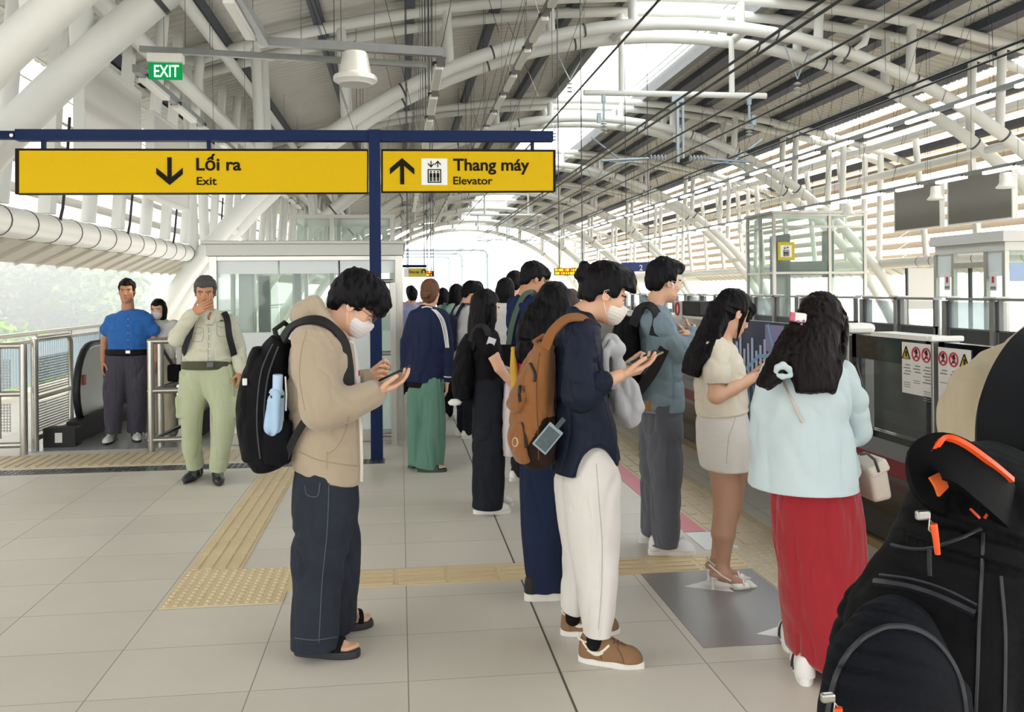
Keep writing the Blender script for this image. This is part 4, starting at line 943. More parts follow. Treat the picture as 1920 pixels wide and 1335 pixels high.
# ---------------------------------------------------------------- signed-distance modelling of figures and cloth
A_ = lambda v: np.array(v, dtype=np.float64)
def unit(v): v = A_(v); return v/max(1e-9, np.linalg.norm(v))
def cross(a, b): return np.cross(A_(a), A_(b))
def smin(a, b, k):
    if k <= 0: return np.minimum(a, b)
    h = np.clip(0.5+0.5*(b-a)/k, 0, 1); return b*(1-h)+a*h-k*h*(1-h)
class G:
    """list of distance-field shapes joined in order: u = smooth union, s = smooth cut, i = keep inside"""
    def __init__(s): s.p = []
    def _ad(s, op, k, fn, lo, hi): s.p.append((op, k, fn, A_(lo), A_(hi))); return s
    def rc(s, a, b, ra, rb=None, k=0.02, op='u'):
        a = A_(a); b = A_(b); rb = ra if rb is None else rb; ab = b-a; L2 = max(1e-12, ab.dot(ab))
        def fn(X, Y, Z):
            px, py, pz = X-a[0], Y-a[1], Z-a[2]
            t = np.clip((px*ab[0]+py*ab[1]+pz*ab[2])/L2, 0, 1)
            return np.sqrt((px-t*ab[0])**2+(py-t*ab[1])**2+(pz-t*ab[2])**2)-(ra+(rb-ra)*t)
        m = max(ra, rb); return s._ad(op, k, fn, np.minimum(a, b)-m, np.maximum(a, b)+m)
    def chain(s, pts, k=0.02):
        for i, ((a, ra), (b, rb)) in enumerate(zip(pts[:-1], pts[1:])): s.rc(a, b, ra, rb, k if i == 0 else min(k, .008))
        return s
    def el(s, c, r, R=None, k=0.02, op='u'):
        c = A_(c); r = A_(r); R = np.eye(3) if R is None else A_(R)
        def fn(X, Y, Z):
            x, y, z = X-c[0], Y-c[1], Z-c[2]
            q = [(R[i][0]*x+R[i][1]*y+R[i][2]*z)/r[i] for i in range(3)]
            k0 = np.sqrt(q[0]**2+q[1]**2+q[2]**2); k1 = np.sqrt((q[0]/r[0])**2+(q[1]/r[1])**2+(q[2]/r[2])**2)+1e-9
            return k0*(k0-1)/k1
        e = np.sqrt(((R*r[:, None])**2).sum(0)); return s._ad(op, k, fn, c-e, c+e)
    def bx(s, c, hf, R=None, rd=0.01, k=0.01, op='u'):
        c = A_(c); hf = A_(hf); R = np.eye(3) if R is None else A_(R)
        def fn(X, Y, Z):
            x, y, z = X-c[0], Y-c[1], Z-c[2]
            q = [np.abs(R[i][0]*x+R[i][1]*y+R[i][2]*z)-(hf[i]-rd) for i in range(3)]
            o = np.sqrt(sum(np.maximum(v, 0)**2 for v in q)); return o+np.minimum(np.maximum(np.maximum(q[0], q[1]), q[2]), 0)-rd
        e = np.abs(R*hf[:, None]).sum(0); return s._ad(op, k, fn, c-e, c+e)
    def ec(s, a, b, A, B, vax=(0, 1, 0), k=0.03, cap=0.5, op='u'):
        """elliptic cone a->b; A, B = (half width across, half depth along vax) at the two ends"""
        a = A_(a); b = A_(b); ab = b-a; L = np.linalg.norm(ab); d = ab/L
        v = A_(vax); v = unit(v-d*v.dot(d)); u = cross(v, d)
        def fn(X, Y, Z):
            x, y, z = X-a[0], Y-a[1], Z-a[2]
            w = x*d[0]+y*d[1]+z*d[2]; t = np.clip(w/L, 0, 1); qw = w-t*L
            ru = A[0]+(B[0]-A[0])*t; rv = A[1]+(B[1]-A[1])*t; rw = np.minimum(ru, rv)*cap
            qu = x*u[0]+y*u[1]+z*u[2]; qv = x*v[0]+y*v[1]+z*v[2]
            k0 = np.sqrt((qu/ru)**2+(qv/rv)**2+(qw/rw)**2); k1 = np.sqrt((qu/ru**2)**2+(qv/rv**2)**2+(qw/rw**2)**2)+1e-6
            return np.where(k0 < 0.02, -np.minimum(ru, rv), k0*(k0-1)/k1)
        m = max(A[0], A[1], B[0], B[1]); return s._ad(op, k, fn, np.minimum(a, b)-m, np.maximum(a, b)+m)
    def plane(s, p, n, k=0.006):
        p = A_(p); n = unit(n); s.p.append(('i', k, lambda X, Y, Z: (X-p[0])*n[0]+(Y-p[1])*n[1]+(Z-p[2])*n[2], None, None)); return s
    def field(s, h):
        us = [q for q in s.p if q[0] == 'u']
        lo = np.min([q[3] for q in us], 0)-3*h; hi = np.max([q[4] for q in us], 0)+3*h
        n = np.ceil((hi-lo)/h).astype(int)+1
        D = np.full(tuple(n), 0.12, np.float32); ax = [(lo[i]+h*np.arange(n[i])).astype(np.float32) for i in range(3)]
        for op, k, fn, plo, phi in s.p:
            if plo is None: i0 = [0]*3; i1 = list(n)
            else:
                m = k+4*h
                i0 = [max(0, int((plo[i]-m-lo[i])/h)) for i in range(3)]; i1 = [min(n[i], int((phi[i]+m-lo[i])/h)+2) for i in range(3)]
                if any(i1[i] <= i0[i] for i in range(3)): continue
            sl = tuple(slice(i0[i], i1[i]) for i in range(3))
            d = fn(ax[0][sl[0]][:, None, None], ax[1][sl[1]][None, :, None], ax[2][sl[2]][None, None, :])
            if op == 'u': D[sl] = smin(D[sl], d, k)
            elif op == 's': D[sl] = -smin(-D[sl], d, k)
            else: D[sl] = -smin(-D[sl], -d, k)
        return D, lo
def snets(D, org, h):
    s = D < 0
    s[0] = s[-1] = False; s[:, 0] = s[:, -1] = False; s[:, :, 0] = s[:, :, -1] = False
    sl = (slice(None, -1), slice(1, None)); cnt = np.zeros(tuple(np.array(D.shape)-1), np.uint8)
    offs = [(i, j, k) for i in (0, 1) for j in (0, 1) for k in (0, 1)]
    for o in offs: cnt += s[sl[o[0]], sl[o[1]], sl[o[2]]]
    act = (cnt > 0) & (cnt < 8); idx = np.argwhere(act); N = len(idx)
    ids = np.full(act.shape, -1, np.int32); ids[act] = np.arange(N)
    val = {o: D[idx[:, 0]+o[0], idx[:, 1]+o[1], idx[:, 2]+o[2]].astype(np.float64) for o in offs}
    sg = {o: s[idx[:, 0]+o[0], idx[:, 1]+o[1], idx[:, 2]+o[2]] for o in offs}
    acc = np.zeros((N, 3)); n = np.zeros(N)
    for o in offs:
        for a in range(3):
            if o[a]: continue
            q = list(o); q[a] = 1; q = tuple(q); m = sg[o] != sg[q]
            den = val[o]-val[q]; t = np.clip(np.where(np.abs(den) > 1e-9, val[o]/np.where(np.abs(den) > 1e-9, den, 1), .5), 0, 1)
            for b in range(3): acc[m, b] += (o[b] + (t[m] if a == b else 0))
            n[m] += 1
    V = org + (idx + acc/np.maximum(n, 1)[:, None])*h
    F = []
    for a in range(3):
        b, c = (a+1) % 3, (a+2) % 3
        lo = [slice(1, -1)]*3; hi = [slice(1, -1)]*3; lo[a] = slice(None, -1); hi[a] = slice(1, None)
        sa, sb = s[tuple(lo)], s[tuple(hi)]; e = np.argwhere(sa != sb); fl_ = sa[sa != sb]
        off = np.array([1, 1, 1]); off[a] = 0; e = e+off
        def cell(db, dc): q = e.copy(); q[:, b] -= db; q[:, c] -= dc; return ids[q[:, 0], q[:, 1], q[:, 2]]
        quad = np.stack([cell(1, 1), cell(0, 1), cell(0, 0), cell(1, 0)], 1)
        quad[~fl_] = quad[~fl_][:, ::-1]; F.append(quad)
    F = np.concatenate(F); F = F[(F >= 0).all(1)]
    return V, F
def lap(V, F, it, f=0.5):
    e = np.concatenate([F[:, [0, 1]], F[:, [1, 2]], F[:, [2, 3]], F[:, [3, 0]]]); n = len(V)
    cnt = np.maximum(1, np.bincount(e[:, 0], minlength=n)+np.bincount(e[:, 1], minlength=n))
    for _ in range(it):
        m = np.stack([np.bincount(e[:, 0], V[e[:, 1], i], n)+np.bincount(e[:, 1], V[e[:, 0], i], n) for i in range(3)], 1)/cnt[:, None]
        V = V+(m-V)*f
    return V
def normals(V, F):
    nn = np.cross(V[F[:, 2]]-V[F[:, 0]], V[F[:, 3]]-V[F[:, 1]]); N = np.zeros_like(V)
    for j in range(4):
        for i in range(3): N[:, i] += np.bincount(F[:, j], nn[:, i], len(V))
    return N/np.maximum(1e-12, np.linalg.norm(N, axis=1))[:, None]
def _hash(i): i = i.astype(np.int64); x = (i[:, 0]*73856093) ^ (i[:, 1]*19349663) ^ (i[:, 2]*83492791); x = (x ^ (x >> 13))*1274126177; return ((x ^ (x >> 16)) & 0xffff)/65535.0
def vnoise(p):
    i = np.floor(p); f = p-i; f = f*f*(3-2*f); i = i.astype(np.int64); r = 0
    for a in (0, 1):
        for b in (0, 1):
            for c in (0, 1):
                w = (f[:, 0] if a else 1-f[:, 0])*(f[:, 1] if b else 1-f[:, 1])*(f[:, 2] if c else 1-f[:, 2]); r = r+w*_hash(i+np.array([a, b, c]))
    return r
def folds(amp, sc=(6, 6, 3), seed=0, fine=0.35):
    """cloth relief: soft swells plus creases along noise contours, at two sizes"""
    sc = A_(sc)
    def fn(V, N):
        w = np.stack([vnoise(V*3+seed), vnoise(V*3+seed+9), vnoise(V*3+seed+5)], 1); q = V*sc+seed*17.3+1.1*w
        n = vnoise(q); n2 = vnoise(q*1.9+31); c1 = np.exp(-((n-.5)/.11)**2); c2 = np.exp(-((n2-.5)/.12)**2)
        return amp*(.9*(vnoise(q*.55+7)-.5)*2+.45-1.0*c1-.55*c2)*np.clip(1-1.3*np.maximum(0, -N[:, 2]), 0, 1)
    return fn
def strands(amp, sc=(90, 90, 7), seed=0):
    sc = A_(sc)
    return lambda V, N: amp*(vnoise(V*sc+seed)-.5)+amp*.9*(vnoise(V*sc*A_((.35, .35, .6))+seed+7)-.5)
def npmesh(name, V, F, mats, midx=None):
    me = bpy.data.meshes.new(name); nf = len(F)
    me.vertices.add(len(V)); me.vertices.foreach_set('co', V.astype(np.float32).ravel())
    me.loops.add(nf*4); me.loops.foreach_set('vertex_index', F.astype(np.int32).ravel())
    me.polygons.add(nf); me.polygons.foreach_set('loop_start', np.arange(0, nf*4, 4, dtype=np.int32))
    try: me.polygons.foreach_set('loop_total', np.full(nf, 4, np.int32))
    except Exception: pass
    for m in mats: me.materials.append(m)
    if midx is not None: me.polygons.foreach_set('material_index', midx.astype(np.int32))
    me.polygons.foreach_set('use_smooth', np.ones(nf, bool)); me.update(calc_edges=True); me.validate()
    return me
def gbuild(name, g, h, m, parent, disp=None, paint=None, sm=1, label=None):
    """mesh a G in world space and hang it under parent"""
    D, lo = g.field(h); V, F = snets(D, lo, h)
    if sm: V = lap(V, F, sm)
    if disp is not None:
        for dfn in (disp if isinstance(disp, (list, tuple)) else [disp]):
            N = normals(V, F); V = V+N*dfn(V, N)[:, None]
    mats = [m]; mi = None
    if paint:
        cen = V[F].mean(1); mi = np.zeros(len(F), int)
        for fn, pm in paint:
            mats.append(pm); mi[fn(cen)] = len(mats)-1
    off = np.zeros(3); q = parent
    while q is not None: off += A_(q.location); q = q.parent
    o = bpy.data.objects.new(name, npmesh(name, V-off, F, mats, mi)); COL.objects.link(o); o.parent = parent
    if label: o['label'] = label
    return o
# ---------------------------------------------------------------- people
SKIN = {'tan': mat('skin_tan', 'c98f6c', .5, var=.05, vscale=30), 'fair': mat('skin_fair', 'deae90', .5, var=.05, vscale=30), 'mid': mat('skin_mid', 'd29d7b', .5, var=.05, vscale=30), 'brown': mat('skin_brown', 'c08a69', .5, var=.05, vscale=30)}
M_eyew = mat('eye_white', 'e9e3dc', .3); M_iris = mat('eye_iris', '2a1a12', .2); M_brow = mat('brow', '2a211c', .7); M_lip = mat('lip', 'b5655c', .45); M_nail = mat('nail', 'e3b6a2', .35)
def hairmat(n, c, hi=.35):
    return mat(n, c, .5, spec=.14, var=.3, vscale=60, bump=.35, bscale=120, stretch=(1, 1, .08))
M_hair = hairmat('hair_black', '0e0c10'); M_hairb = hairmat('hair_brown', '6a4836'); M_hairdk = hairmat('hair_dark_brown', '150f0f')
class Head:
    def __init__(s, C, fwd, up, sc=1.0):
        s.C = A_(C); f = unit(fwd); u = A_(up); u = unit(u-f*u.dot(f)); s.R = np.array([cross(f, u), f, u]); s.s = sc
    def L(s, x, y, z): return s.C+s.s*(s.R[0]*x+s.R[1]*y+s.R[2]*z)
    def loc(s, V): return ((V-s.C) @ s.R.T)/s.s
    def el(s, g, c, r, k=.012, op='u', rot=None):
        R = s.R
        if rot is not None: R = A_(rot) @ R
        return g.el(s.L(*c), A_(r)*s.s, R, k*s.s, op)
    def rc(s, g, a, b, ra, rb=None, k=.01, op='u'): return g.rc(s.L(*a), s.L(*b), ra*s.s, None if rb is None else rb*s.s, k*s.s, op)
    def bx(s, g, c, hf, rd=.01, k=.01, op='u'): return g.bx(s.L(*c), A_(hf)*s.s, s.R, rd*s.s, k*s.s, op)
    def face(s, g, fem=False, eyes=True):
        s.el(g, (0, -.012, .035), (.075, .093, .084), .01); s.el(g, (0, .028, -.03), (.060, .060, .082), .03)
        jw = .046 if fem else .052
        s.el(g, (0, .030, -.072), (jw, .052, .040), .03); s.el(g, (0, .068, -.098), (.019, .020, .016), .022)
        s.rc(g, (0, .084, .006), (0, .104, -.032), .0075, .0115, .010)
        for sx in (-1, 1):
            s.el(g, (sx*.0095, .098, -.039), (.0085, .010, .0075), .006)
            s.el(g, (sx*.028, .078, .024), (.024, .013, .008), .012); s.el(g, (sx*.040, .060, -.022), (.022, .020, .024), .02)
            s.el(g, (sx*.031, .098, .002), (.016, .014, .009), .010, 's'); s.el(g, (sx*.031, .0765, .001), (.0125, .0125, .011), .003)
            a = .22*sx; rot = [[math.cos(a), -math.sin(a), 0], [math.sin(a), math.cos(a), 0], [0, 0, 1]]
            s.el(g, (sx*.077, -.012, -.004), (.0085, .019, .031), .006, rot=rot); s.el(g, (sx*.083, -.006, -.002), (.006, .010, .019), .004, 's', rot=rot); s.el(g, (sx*.080, -.008, -.004), (.005, .006, .008), .004)
        s.el(g, (0, .089, -.063), (.020, .0085, .0050), .006); s.el(g, (0, .087, -.0715), (.017, .0090, .0058), .006); s.el(g, (0, .101, -.0668), (.020, .008, .0010), .003, 's')
    def paint(s, eyes=True, lip=None):
        def ew(c): q = s.loc(c); return (((np.abs(q[:, 0])-.031)/.0125)**2+((q[:, 2]-.000)/.0048)**2 < 1) & (q[:, 1] > .06)
        def ir(c): q = s.loc(c); return (((np.abs(q[:, 0])-.031)/.0052)**2+((q[:, 2]-.000)/.0046)**2 < 1) & (q[:, 1] > .06)
        def br(c): q = s.loc(c); ax = np.abs(q[:, 0]); return (ax > .012) & (ax < .052) & (np.abs(q[:, 2]-.0235+.12*np.abs(ax-.036)) < .0036) & (q[:, 1] > .05)
        def lash(c): q = s.loc(c); ax = np.abs(q[:, 0]); return (np.abs(ax-.031) < .0145) & (np.abs(q[:, 2]-.0060+.9*(ax-.031)**2/.0145*.3) < .0016) & (q[:, 1] > .06)
        def lp(c): q = s.loc(c); return (((q[:, 0])/.0215)**2+((q[:, 2]+.0672)/.0098)**2 < 1) & (q[:, 1] > .075) & (q[:, 1] < .104)
        return [(ew, M_eyew), (ir, M_iris), (lash, M_brow), (br, M_brow), (lp, lip or M_lip)]
def hand(g, W, xd, zd, right, curls, s=1.0, thumb=(.55, .62, -.45), tcurl=25, spread=1.0):
    """W wrist, xd finger direction, zd back of the hand; curls = 4 x (three bend angles in degrees)"""
    x = unit(xd); z = A_(zd); z = unit(z-x*z.dot(x)); y = cross(z, x)*(1 if right else -1); W = A_(W)
    T = lambda a, b, c: W+s*(x*a+y*b+z*c)
    g.el(T(.048, 0, -.002), A_((.050, .036, .014))*s, np.array([x, y, z]), .014)
    base = [(.090, .029, 0), (.095, .0095, .002), (.091, -.010, .001), (.082, -.028, -.001)]; ln = [(.042, .025, .020), (.046, .029, .021), (.043, .027, .020), (.034, .020, .018)]; rd = [.0092, .0095, .0090, .0080]
    for i in range(4):
        b = base[i]; g.rc(T(.02, b[1]*.55, 0), T(*b), .0125*s, (rd[i]+.0014)*s, .010)
        p = T(*b); ang = 0; sp = math.radians((1.5-i)*3.5*spread)
        for j in range(3):
            ang += math.radians(curls[i][j]); d = x*math.cos(ang)*math.cos(sp)+y*math.sin(sp)*math.cos(ang)-z*math.sin(ang)
            q = p+s*d*ln[i][j]; g.rc(p, q, (rd[i]-.0006*j)*s, (rd[i]-.0006*(j+1))*s, .002); p = q
    p = T(.022, .024, -.006); d0 = unit(thumb); d = unit(x*d0[0]+y*d0[1]+z*d0[2]); q = p+s*.044*d; g.rc(p, q, .0155*s, .0118*s, .012)
    for L_, r in ((.032, .0112), (.026, .0102)):
        d = unit(d*math.cos(math.radians(tcurl))+x*math.sin(math.radians(tcurl))); p = q; q = p+s*L_*d; g.rc(p, q, r*s, (r-.0012)*s, .003)
HOLD = [(35, 45, 30), (40, 50, 30), (42, 50, 35), (45, 50, 35)]; RELAX = [(18, 25, 15), (24, 30, 18), (28, 32, 20), (32, 34, 22)]; FLAT = [(8, 10, 6)]*4; FIST = [(70, 80, 50)]*4
class Person:
    def __init__(s, label, base, Y=None, group=None):
        s.base = A_(base); s.Y = Y if Y is not None else s.base[1]
        s.t = root('person', label, 'person', Vector(s.base), group); s.sc = s.Y/F_PX
    def j(s, px, py, dy=0.0): return A_(P(px, py, s.Y+dy))
    def m(s, px): return px*s.sc
    def loft(s, g, rows, k=.03, vax=(0, 1, 0), cap=.5):
        """rows of (px, py, half width in px, half depth in m, dy)"""
        Q = np.array([list(s.j(r[0], r[1], r[4] if len(r) > 4 else 0))+[s.m(r[2]), r[3]] for r in rows]); n = len(Q); L = []
        for i in range(n-1):
            p0, p1, p2, p3 = Q[max(i-1, 0)], Q[i], Q[i+1], Q[min(i+2, n-1)]
            for t in (0, .25, .5, .75): L.append(.5*((2*p1)+(-p0+p2)*t+(2*p0-5*p1+4*p2-p3)*t*t+(-p0+3*p1-3*p2+p3)*t**3))
        L.append(Q[-1])
        for i, (a, b) in enumerate(zip(L[:-1], L[1:])): g.ec(a[:3], b[:3], a[3:], b[3:], vax, k if i == 0 else .002, cap if i in (0, len(L)-2) else .25)
        return g
    def limb(s, g, rows, k=.02):
        """rows of (px, py, radius in px, dy)"""
        return g.chain([(s.j(r[0], r[1], r[3] if len(r) > 3 else 0), s.m(r[2])) for r in rows], k)
    def build(s, name, g, h, m, disp=None, paint=None, sm=1, label=None, parent=None): return gbuild(name, g, h, m, parent or s.t, disp, paint, sm, label)
def fabric(n, c, rough=.85, var=.06, vs=6, bump=.15, bs=500, sheen=.15, stretch=None):
    dark = sum(srgb(c)[:3]) < .14
    return mat(n, c, rough, 0, .12 if dark else .25, var, vs, bump, bs, stretch, sheen=0 if dark else sheen)
from mathutils.bvhtree import BVHTree
_BV = {}
def snap(o, pts, off=.002, dirn=None, dense=6):
    """lay a line of points on the surface of o, looking along dirn (or outward from the viewpoint)"""
    w_ = np.zeros(3); q = o
    while q is not None: w_ += A_(q.location); q = q.parent
    if o.name not in _BV:
        me = o.data; _BV[o.name] = BVHTree.FromPolygons([v.co.copy() for v in me.vertices], [tuple(p.vertices) for p in me.polygons])
    P_ = [A_(p) for p in pts]; L = []
    for i in range(len(P_)-1):
        p0, p1, p2, p3 = P_[max(i-1, 0)], P_[i], P_[i+1], P_[min(i+2, len(P_)-1)]
        for q in range(dense): t = q/dense; L.append(.5*((2*p1)+(-p0+p2)*t+(2*p0-5*p1+4*p2-p3)*t*t+(-p0+3*p1-3*p2+p3)*t**3))
    L.append(P_[-1]); out = []
    for p in L:
        d = unit(dirn if dirn is not None else p-A_((0, 0, CAM_Z)))
        h = _BV[o.name].ray_cast(Vector(p-w_-d*.5), Vector(d), 1.2)
        if h[0] is not None: out.append(A_(h[0])+w_+A_(h[1])*off)
    return out
def seam(o, name, pts, r, m, parent=None, off=None, dirn=None, dense=6):
    L = snap(o, pts, r*.25 if off is None else off, dirn, dense)
    if len(L) < 2: return None
    return part(MB().tube(L, r, 6), name, m, parent if parent is not None else o, True)
def buttons(o, name, pts, r, m, dirn=None):
    for p in pts:
        h = snap(o, [p, A_(p)+A_((.0005, 0, 0))], .001, dirn, 1)
        if h: part(MB().tube([h[0], h[0]-unit(h[0]-A_((0, 0, CAM_Z)))*.004], r, 8), name, m, o)
def pocket(o, x0, x1, z0, z1, Y, m, r=.0018, flap=True):
    pts = [(x0, Y, z1), (x0, Y, z0+.012), (x0+(x1-x0)/2, Y, z0), (x1, Y, z0+.012), (x1, Y, z1), (x0, Y, z1)]
    seam(o, 'pocket_seam', pts, r, m)
    if flap: seam(o, 'pocket_seam', [(x0, Y, z1-.03), (x0+(x1-x0)/2, Y, z1-.045), (x1, Y, z1-.03)], r, m)
def shoe(t, name, heel, toe, wd, upper, sole, th=.028, hgt=.075, h=.005, lace=None, low=False, label=None):
    """sneaker from heel point to toe point on the floor; parts upper (the object), sole"""
    a = A_(heel); b = A_(toe); a[2] = b[2] = min(a[2], b[2]); L = np.linalg.norm(b-a); x = (b-a)/L; z = A_((0, 0, 1.0)); y = cross(z, x); T = lambda u, v, w: a+x*u*L+y*v*wd+z*w
    R = np.array([x, y, z]); g = G()
    g.ec(T(.16, 0, th+.005), T(.40, 0, th+.005), (hgt, wd*.78), (hgt*.86, wd*.84), y, .03, .9)
    g.ec(T(.40, 0, th+.005), T(.74, 0, th), (hgt*.82, wd*.84), (hgt*.56, wd*.97), y, .03, .9)
    g.el(T(.80, 0, th), (L*.19, wd*.95, hgt*.54), R, .02); g.el(T(.13, 0, th+.01), (L*.125, wd*.76, hgt*.95), R, .02)
    if not low: g.el(T(.22, 0, th+hgt*1.06), (.044, wd*.60, .026), R, .012, 's')
    g.plane(T(.5, 0, th-.004), -z)
    if low: g.plane(T(.5, 0, th+hgt*.72), z)
    o = gbuild(name, g, h, upper, t, sm=1, label=label)
    mb = MB(); out = []; n = 40
    for i in range(n):
        u = .5-.5*math.cos(2*math.pi*i/n); sd = 1 if i < n/2 else -1
        wv = (math.sin(math.pi*min(1, max(0, u))**.8)**.45)*(.80+.25*math.exp(-((u-.72)/.2)**2)-.06*math.exp(-((u-.45)/.12)**2))
        out.append(Vector(T(u*1.03-.015, sd*wv, 0.0)))
    mb.prism(out, (0, 0, 0.0), (0, 0, th)); part(mb, 'sole', sole, o, False, .004)
    if lace is not None:
        mb = MB()
        for k in range(5):
            u = .42+.065*k; zz = th+hgt*(.80-.075*k); mb.tube([T(u, -.42, zz), T(u+.02, 0, zz+.016), T(u, .42, zz)], .0032, 6); mb.tube([T(u, -.42, zz), T(u+.05, 0, zz+.013), T(u+.065, .42, zz-.008)], .003, 6)
        part(mb, 'laces', lace, o, True)
    return o
def phone(label, c, xd, nd, case, L=.150, W=.072, T=.009):
    """xd long axis, nd screen normal"""
    x = unit(xd); z = unit(A_(nd)-x*A_(nd).dot(x)); y = cross(z, x); M = Matrix(((x[0], y[0], z[0], c[0]), (x[1], y[1], z[1], c[1]), (x[2], y[2], z[2], c[2]), (0, 0, 0, 1)))
    t = root('phone', label, 'phone', Vector(c))
    part(MB().box((-L/2, -W/2, -T/2), (L/2, W/2, T/2), 0, M), 'phone_case', case, t, False, .003)
    part(MB().box((-L/2+.004, -W/2+.003, T/2), (L/2-.004, W/2-.003, T/2+.0012), 0, M), 'screen', mat('phone_screen', '2b3036', .1, emit=0.0), t)
    part(MB().box((L/2-.04, -W/2+.008, -T/2-.002), (L/2-.008, -W/2+.04, -T/2), 0, M), 'camera_bump', M_mblack, t, False, .002)
    return t
def strap(g_or_t, name, pts, w, th, m, parent, up=None):
    """flat webbing strap along points as a ribbon with thickness; up = list of ribbon normals or None"""
    P_ = [A_(p) for p in pts]; n = len(P_); L = []
    for i in range(n-1):
        for q in range(6):
            t = q/6.0; p0 = P_[max(i-1, 0)]; p1 = P_[i]; p2 = P_[i+1]; p3 = P_[min(i+2, n-1)]
            L.append(.5*((2*p1)+(-p0+p2)*t+(2*p0-5*p1+4*p2-p3)*t*t+(-p0+3*p1-3*p2+p3)*t**3))
    L.append(P_[-1]); mb = MB(); vs = []
    nrm = A_(up if up is not None else (0, -1, 0))
    for i, p in enumerate(L):
        d = unit(L[min(i+1, len(L)-1)]-L[max(i-1, 0)]); nn = unit(nrm-d*nrm.dot(d)); s_ = cross(d, nn)
        for a, b in ((-1, -1), (1, -1), (1, 1), (-1, 1)): vs.append(p+s_*w/2*a+nn*th/2*b)
    fs = [(0, 1, 2, 3), tuple(4*(len(L)-1)+i for i in (3, 2, 1, 0))]
    for i in range(len(L)-1):
        for j_ in range(4): fs.append((4*i+j_, 4*i+(j_+1) % 4, 4*i+4+(j_+1) % 4, 4*i+4+j_))
    mb.add(vs, fs); return part(mb, name, m, parent, True)
# ---------------------------------------------------------------- shared clothing materials
M_phone = mat('phone_black', '15161a', .25); M_mask = fabric('mask_white', 'e6e0e2', .8, .02); M_rim = mat('glasses_rim', '6b4a3c', .3, .3); M_lens = glass('lens', 'e8eef0', .12, .03)
M_sole = mat('sole_white', 'e9e7e2', .6); M_soleblk = mat('sole_black', '2c2d31', .6); M_shoew = mat('shoe_white', 'e6e5e2', .5, var=.04, vscale=20); M_sock = fabric('sock_black', '18181b')
M_bagblk = fabric('bag_black', '0f1013', .7, .12, 12, .25, 400); M_web = mat('webbing_black', '0e0f11', .7, bump=.2, bscale=300)
def glasses(H, t, rim=M_rim):
    mb = MB(); ln = MB()
    for sx in (-1, 1):
        c = [H.L(sx*.033+.021*math.cos(a), .108, .001+.016*math.sin(a)) for a in np.linspace(0, 2*math.pi, 18, endpoint=False)]; mb.tube(c, .0014*H.s, 6, closed=True); ln.add(c, [tuple(range(18))])
        mb.tube([H.L(sx*.054, .106, .006), H.L(sx*.080, .07, .008), H.L(sx*.086, .0, .008), H.L(sx*.084, -.02, -.006)], .0014*H.s, 6)
    mb.tube([H.L(-.012, .108, .003), H.L(0, .113, .006), H.L(.012, .108, .003)], .0014*H.s, 6)
    o = part(mb, 'glasses', rim, t, True); part(ln, 'lens', M_lens, o)
def face_mask(p, H, h=.004, m=None, loops=True):
    g = G(); H.el(g, (0, .050, -.052), (.066, .062, .060), .01); H.rc(g, (0, .10, -.030), (0, .085, -.085), .022, .02, .03)
    H.bx(g, (0, .0, .06), (.12, .2, .075), .005, .004, 's'); H.bx(g, (0, -.06, -.05), (.12, .082, .12), .005, .004, 's')
    o = p.build('face_mask', g, h, m or M_mask, [lambda V, N: .0006*np.sin(H.loc(V)[:, 2]*420)])
    if loops:
        mb = MB()
        for sx in (-1, 1):
            mb.tube([H.L(sx*.060, .035, -.026), H.L(sx*.081, .004, .000), H.L(sx*.084, -.012, .022), H.L(sx*.086, -.028, .010), H.L(sx*.083, -.026, -.014), H.L(sx*.060, .022, -.080)], .0017, 6)
        part(mb, 'ear_loop', m or M_mask, o, True)
    return o
def short_hair(p, H, m=None, h=.004, vol=0.0, nape=-.075, fr=(.045, .025), fade=None, spike=.010, seed=0, extra=None):
    """cap of short hair; vol thickens, fr = fringe lower edge and where the face starts"""
    g = G(); H.el(g, (0, -.014, .040+vol*.5), (.083+vol*.5, .105+vol*.6, .092+vol), .01); H.el(g, (0, -.060, -.02), (.066, .052, .07), .03)
    if extra: extra(g)
    H.bx(g, (0, fr[1]+.1, fr[0]-.15), (.13, .1, .15), .015, .012, 's'); H.bx(g, (0, .005, -.157), (.13, .050, .15), .02, .010, 's')
    g.plane(H.L(0, 0, nape), -H.R[2], .02)
    return p.build('hair', g, h, m or M_hair, strands(spike, (70, 70, 30), seed))
# ================================================================ hooded man with backpack
p = Person('person in beige hoodie and dark jeans looking down at phone, black backpack on back', fl(612, 1210)); J = p.j
H = Head(J(664, 573), (.80, .06, -.60), (.60, 0, .80), 1.03)
g = G(); H.face(g); g.rc(H.L(0, -.025, -.05), J(592, 622), .056, .066, .03)
g.rc(J(598, 640), J(610, 860), .085, .09, .03); g.rc(J(585, 650, -.17), J(600, 650, .17), .055, .055, .03)
g.chain([(J(582, 655, -.17), .05), (J(612, 768, -.21), .042), (J(704, 737, -.15), .029)]); g.chain([(J(600, 650, .17), .05), (J(640, 752, .2), .042), (J(686, 713, .10), .029)])
WR = J(701, 738, -.15); hand(g, WR, (.90, .20, .34), (.36, .12, -.92), True, [(12, 20, 12), (14, 22, 14), (16, 24, 16), (18, 28, 18)], 1.0, (.80, .42, -.46), 18)
WL = J(686, 713, .08); hand(g, WL, (.93, -.20, .28), (.05, .80, -.55), False, [(35, 45, 30), (50, 60, 40), (55, 65, 45), (60, 65, 45)], .98, (.9, .30, -.35), 6)
def leg(g, rows): g.chain([(J(a, b, d), r) for a, b, r, d in rows])
leg(g, [(608, 880, .07, -.08), (598, 1040, .05, -.11), (585, 1190, .036, -.13)]); leg(g, [(618, 880, .07, .08), (628, 1030, .05, .10), (645, 1155, .036, .12)])
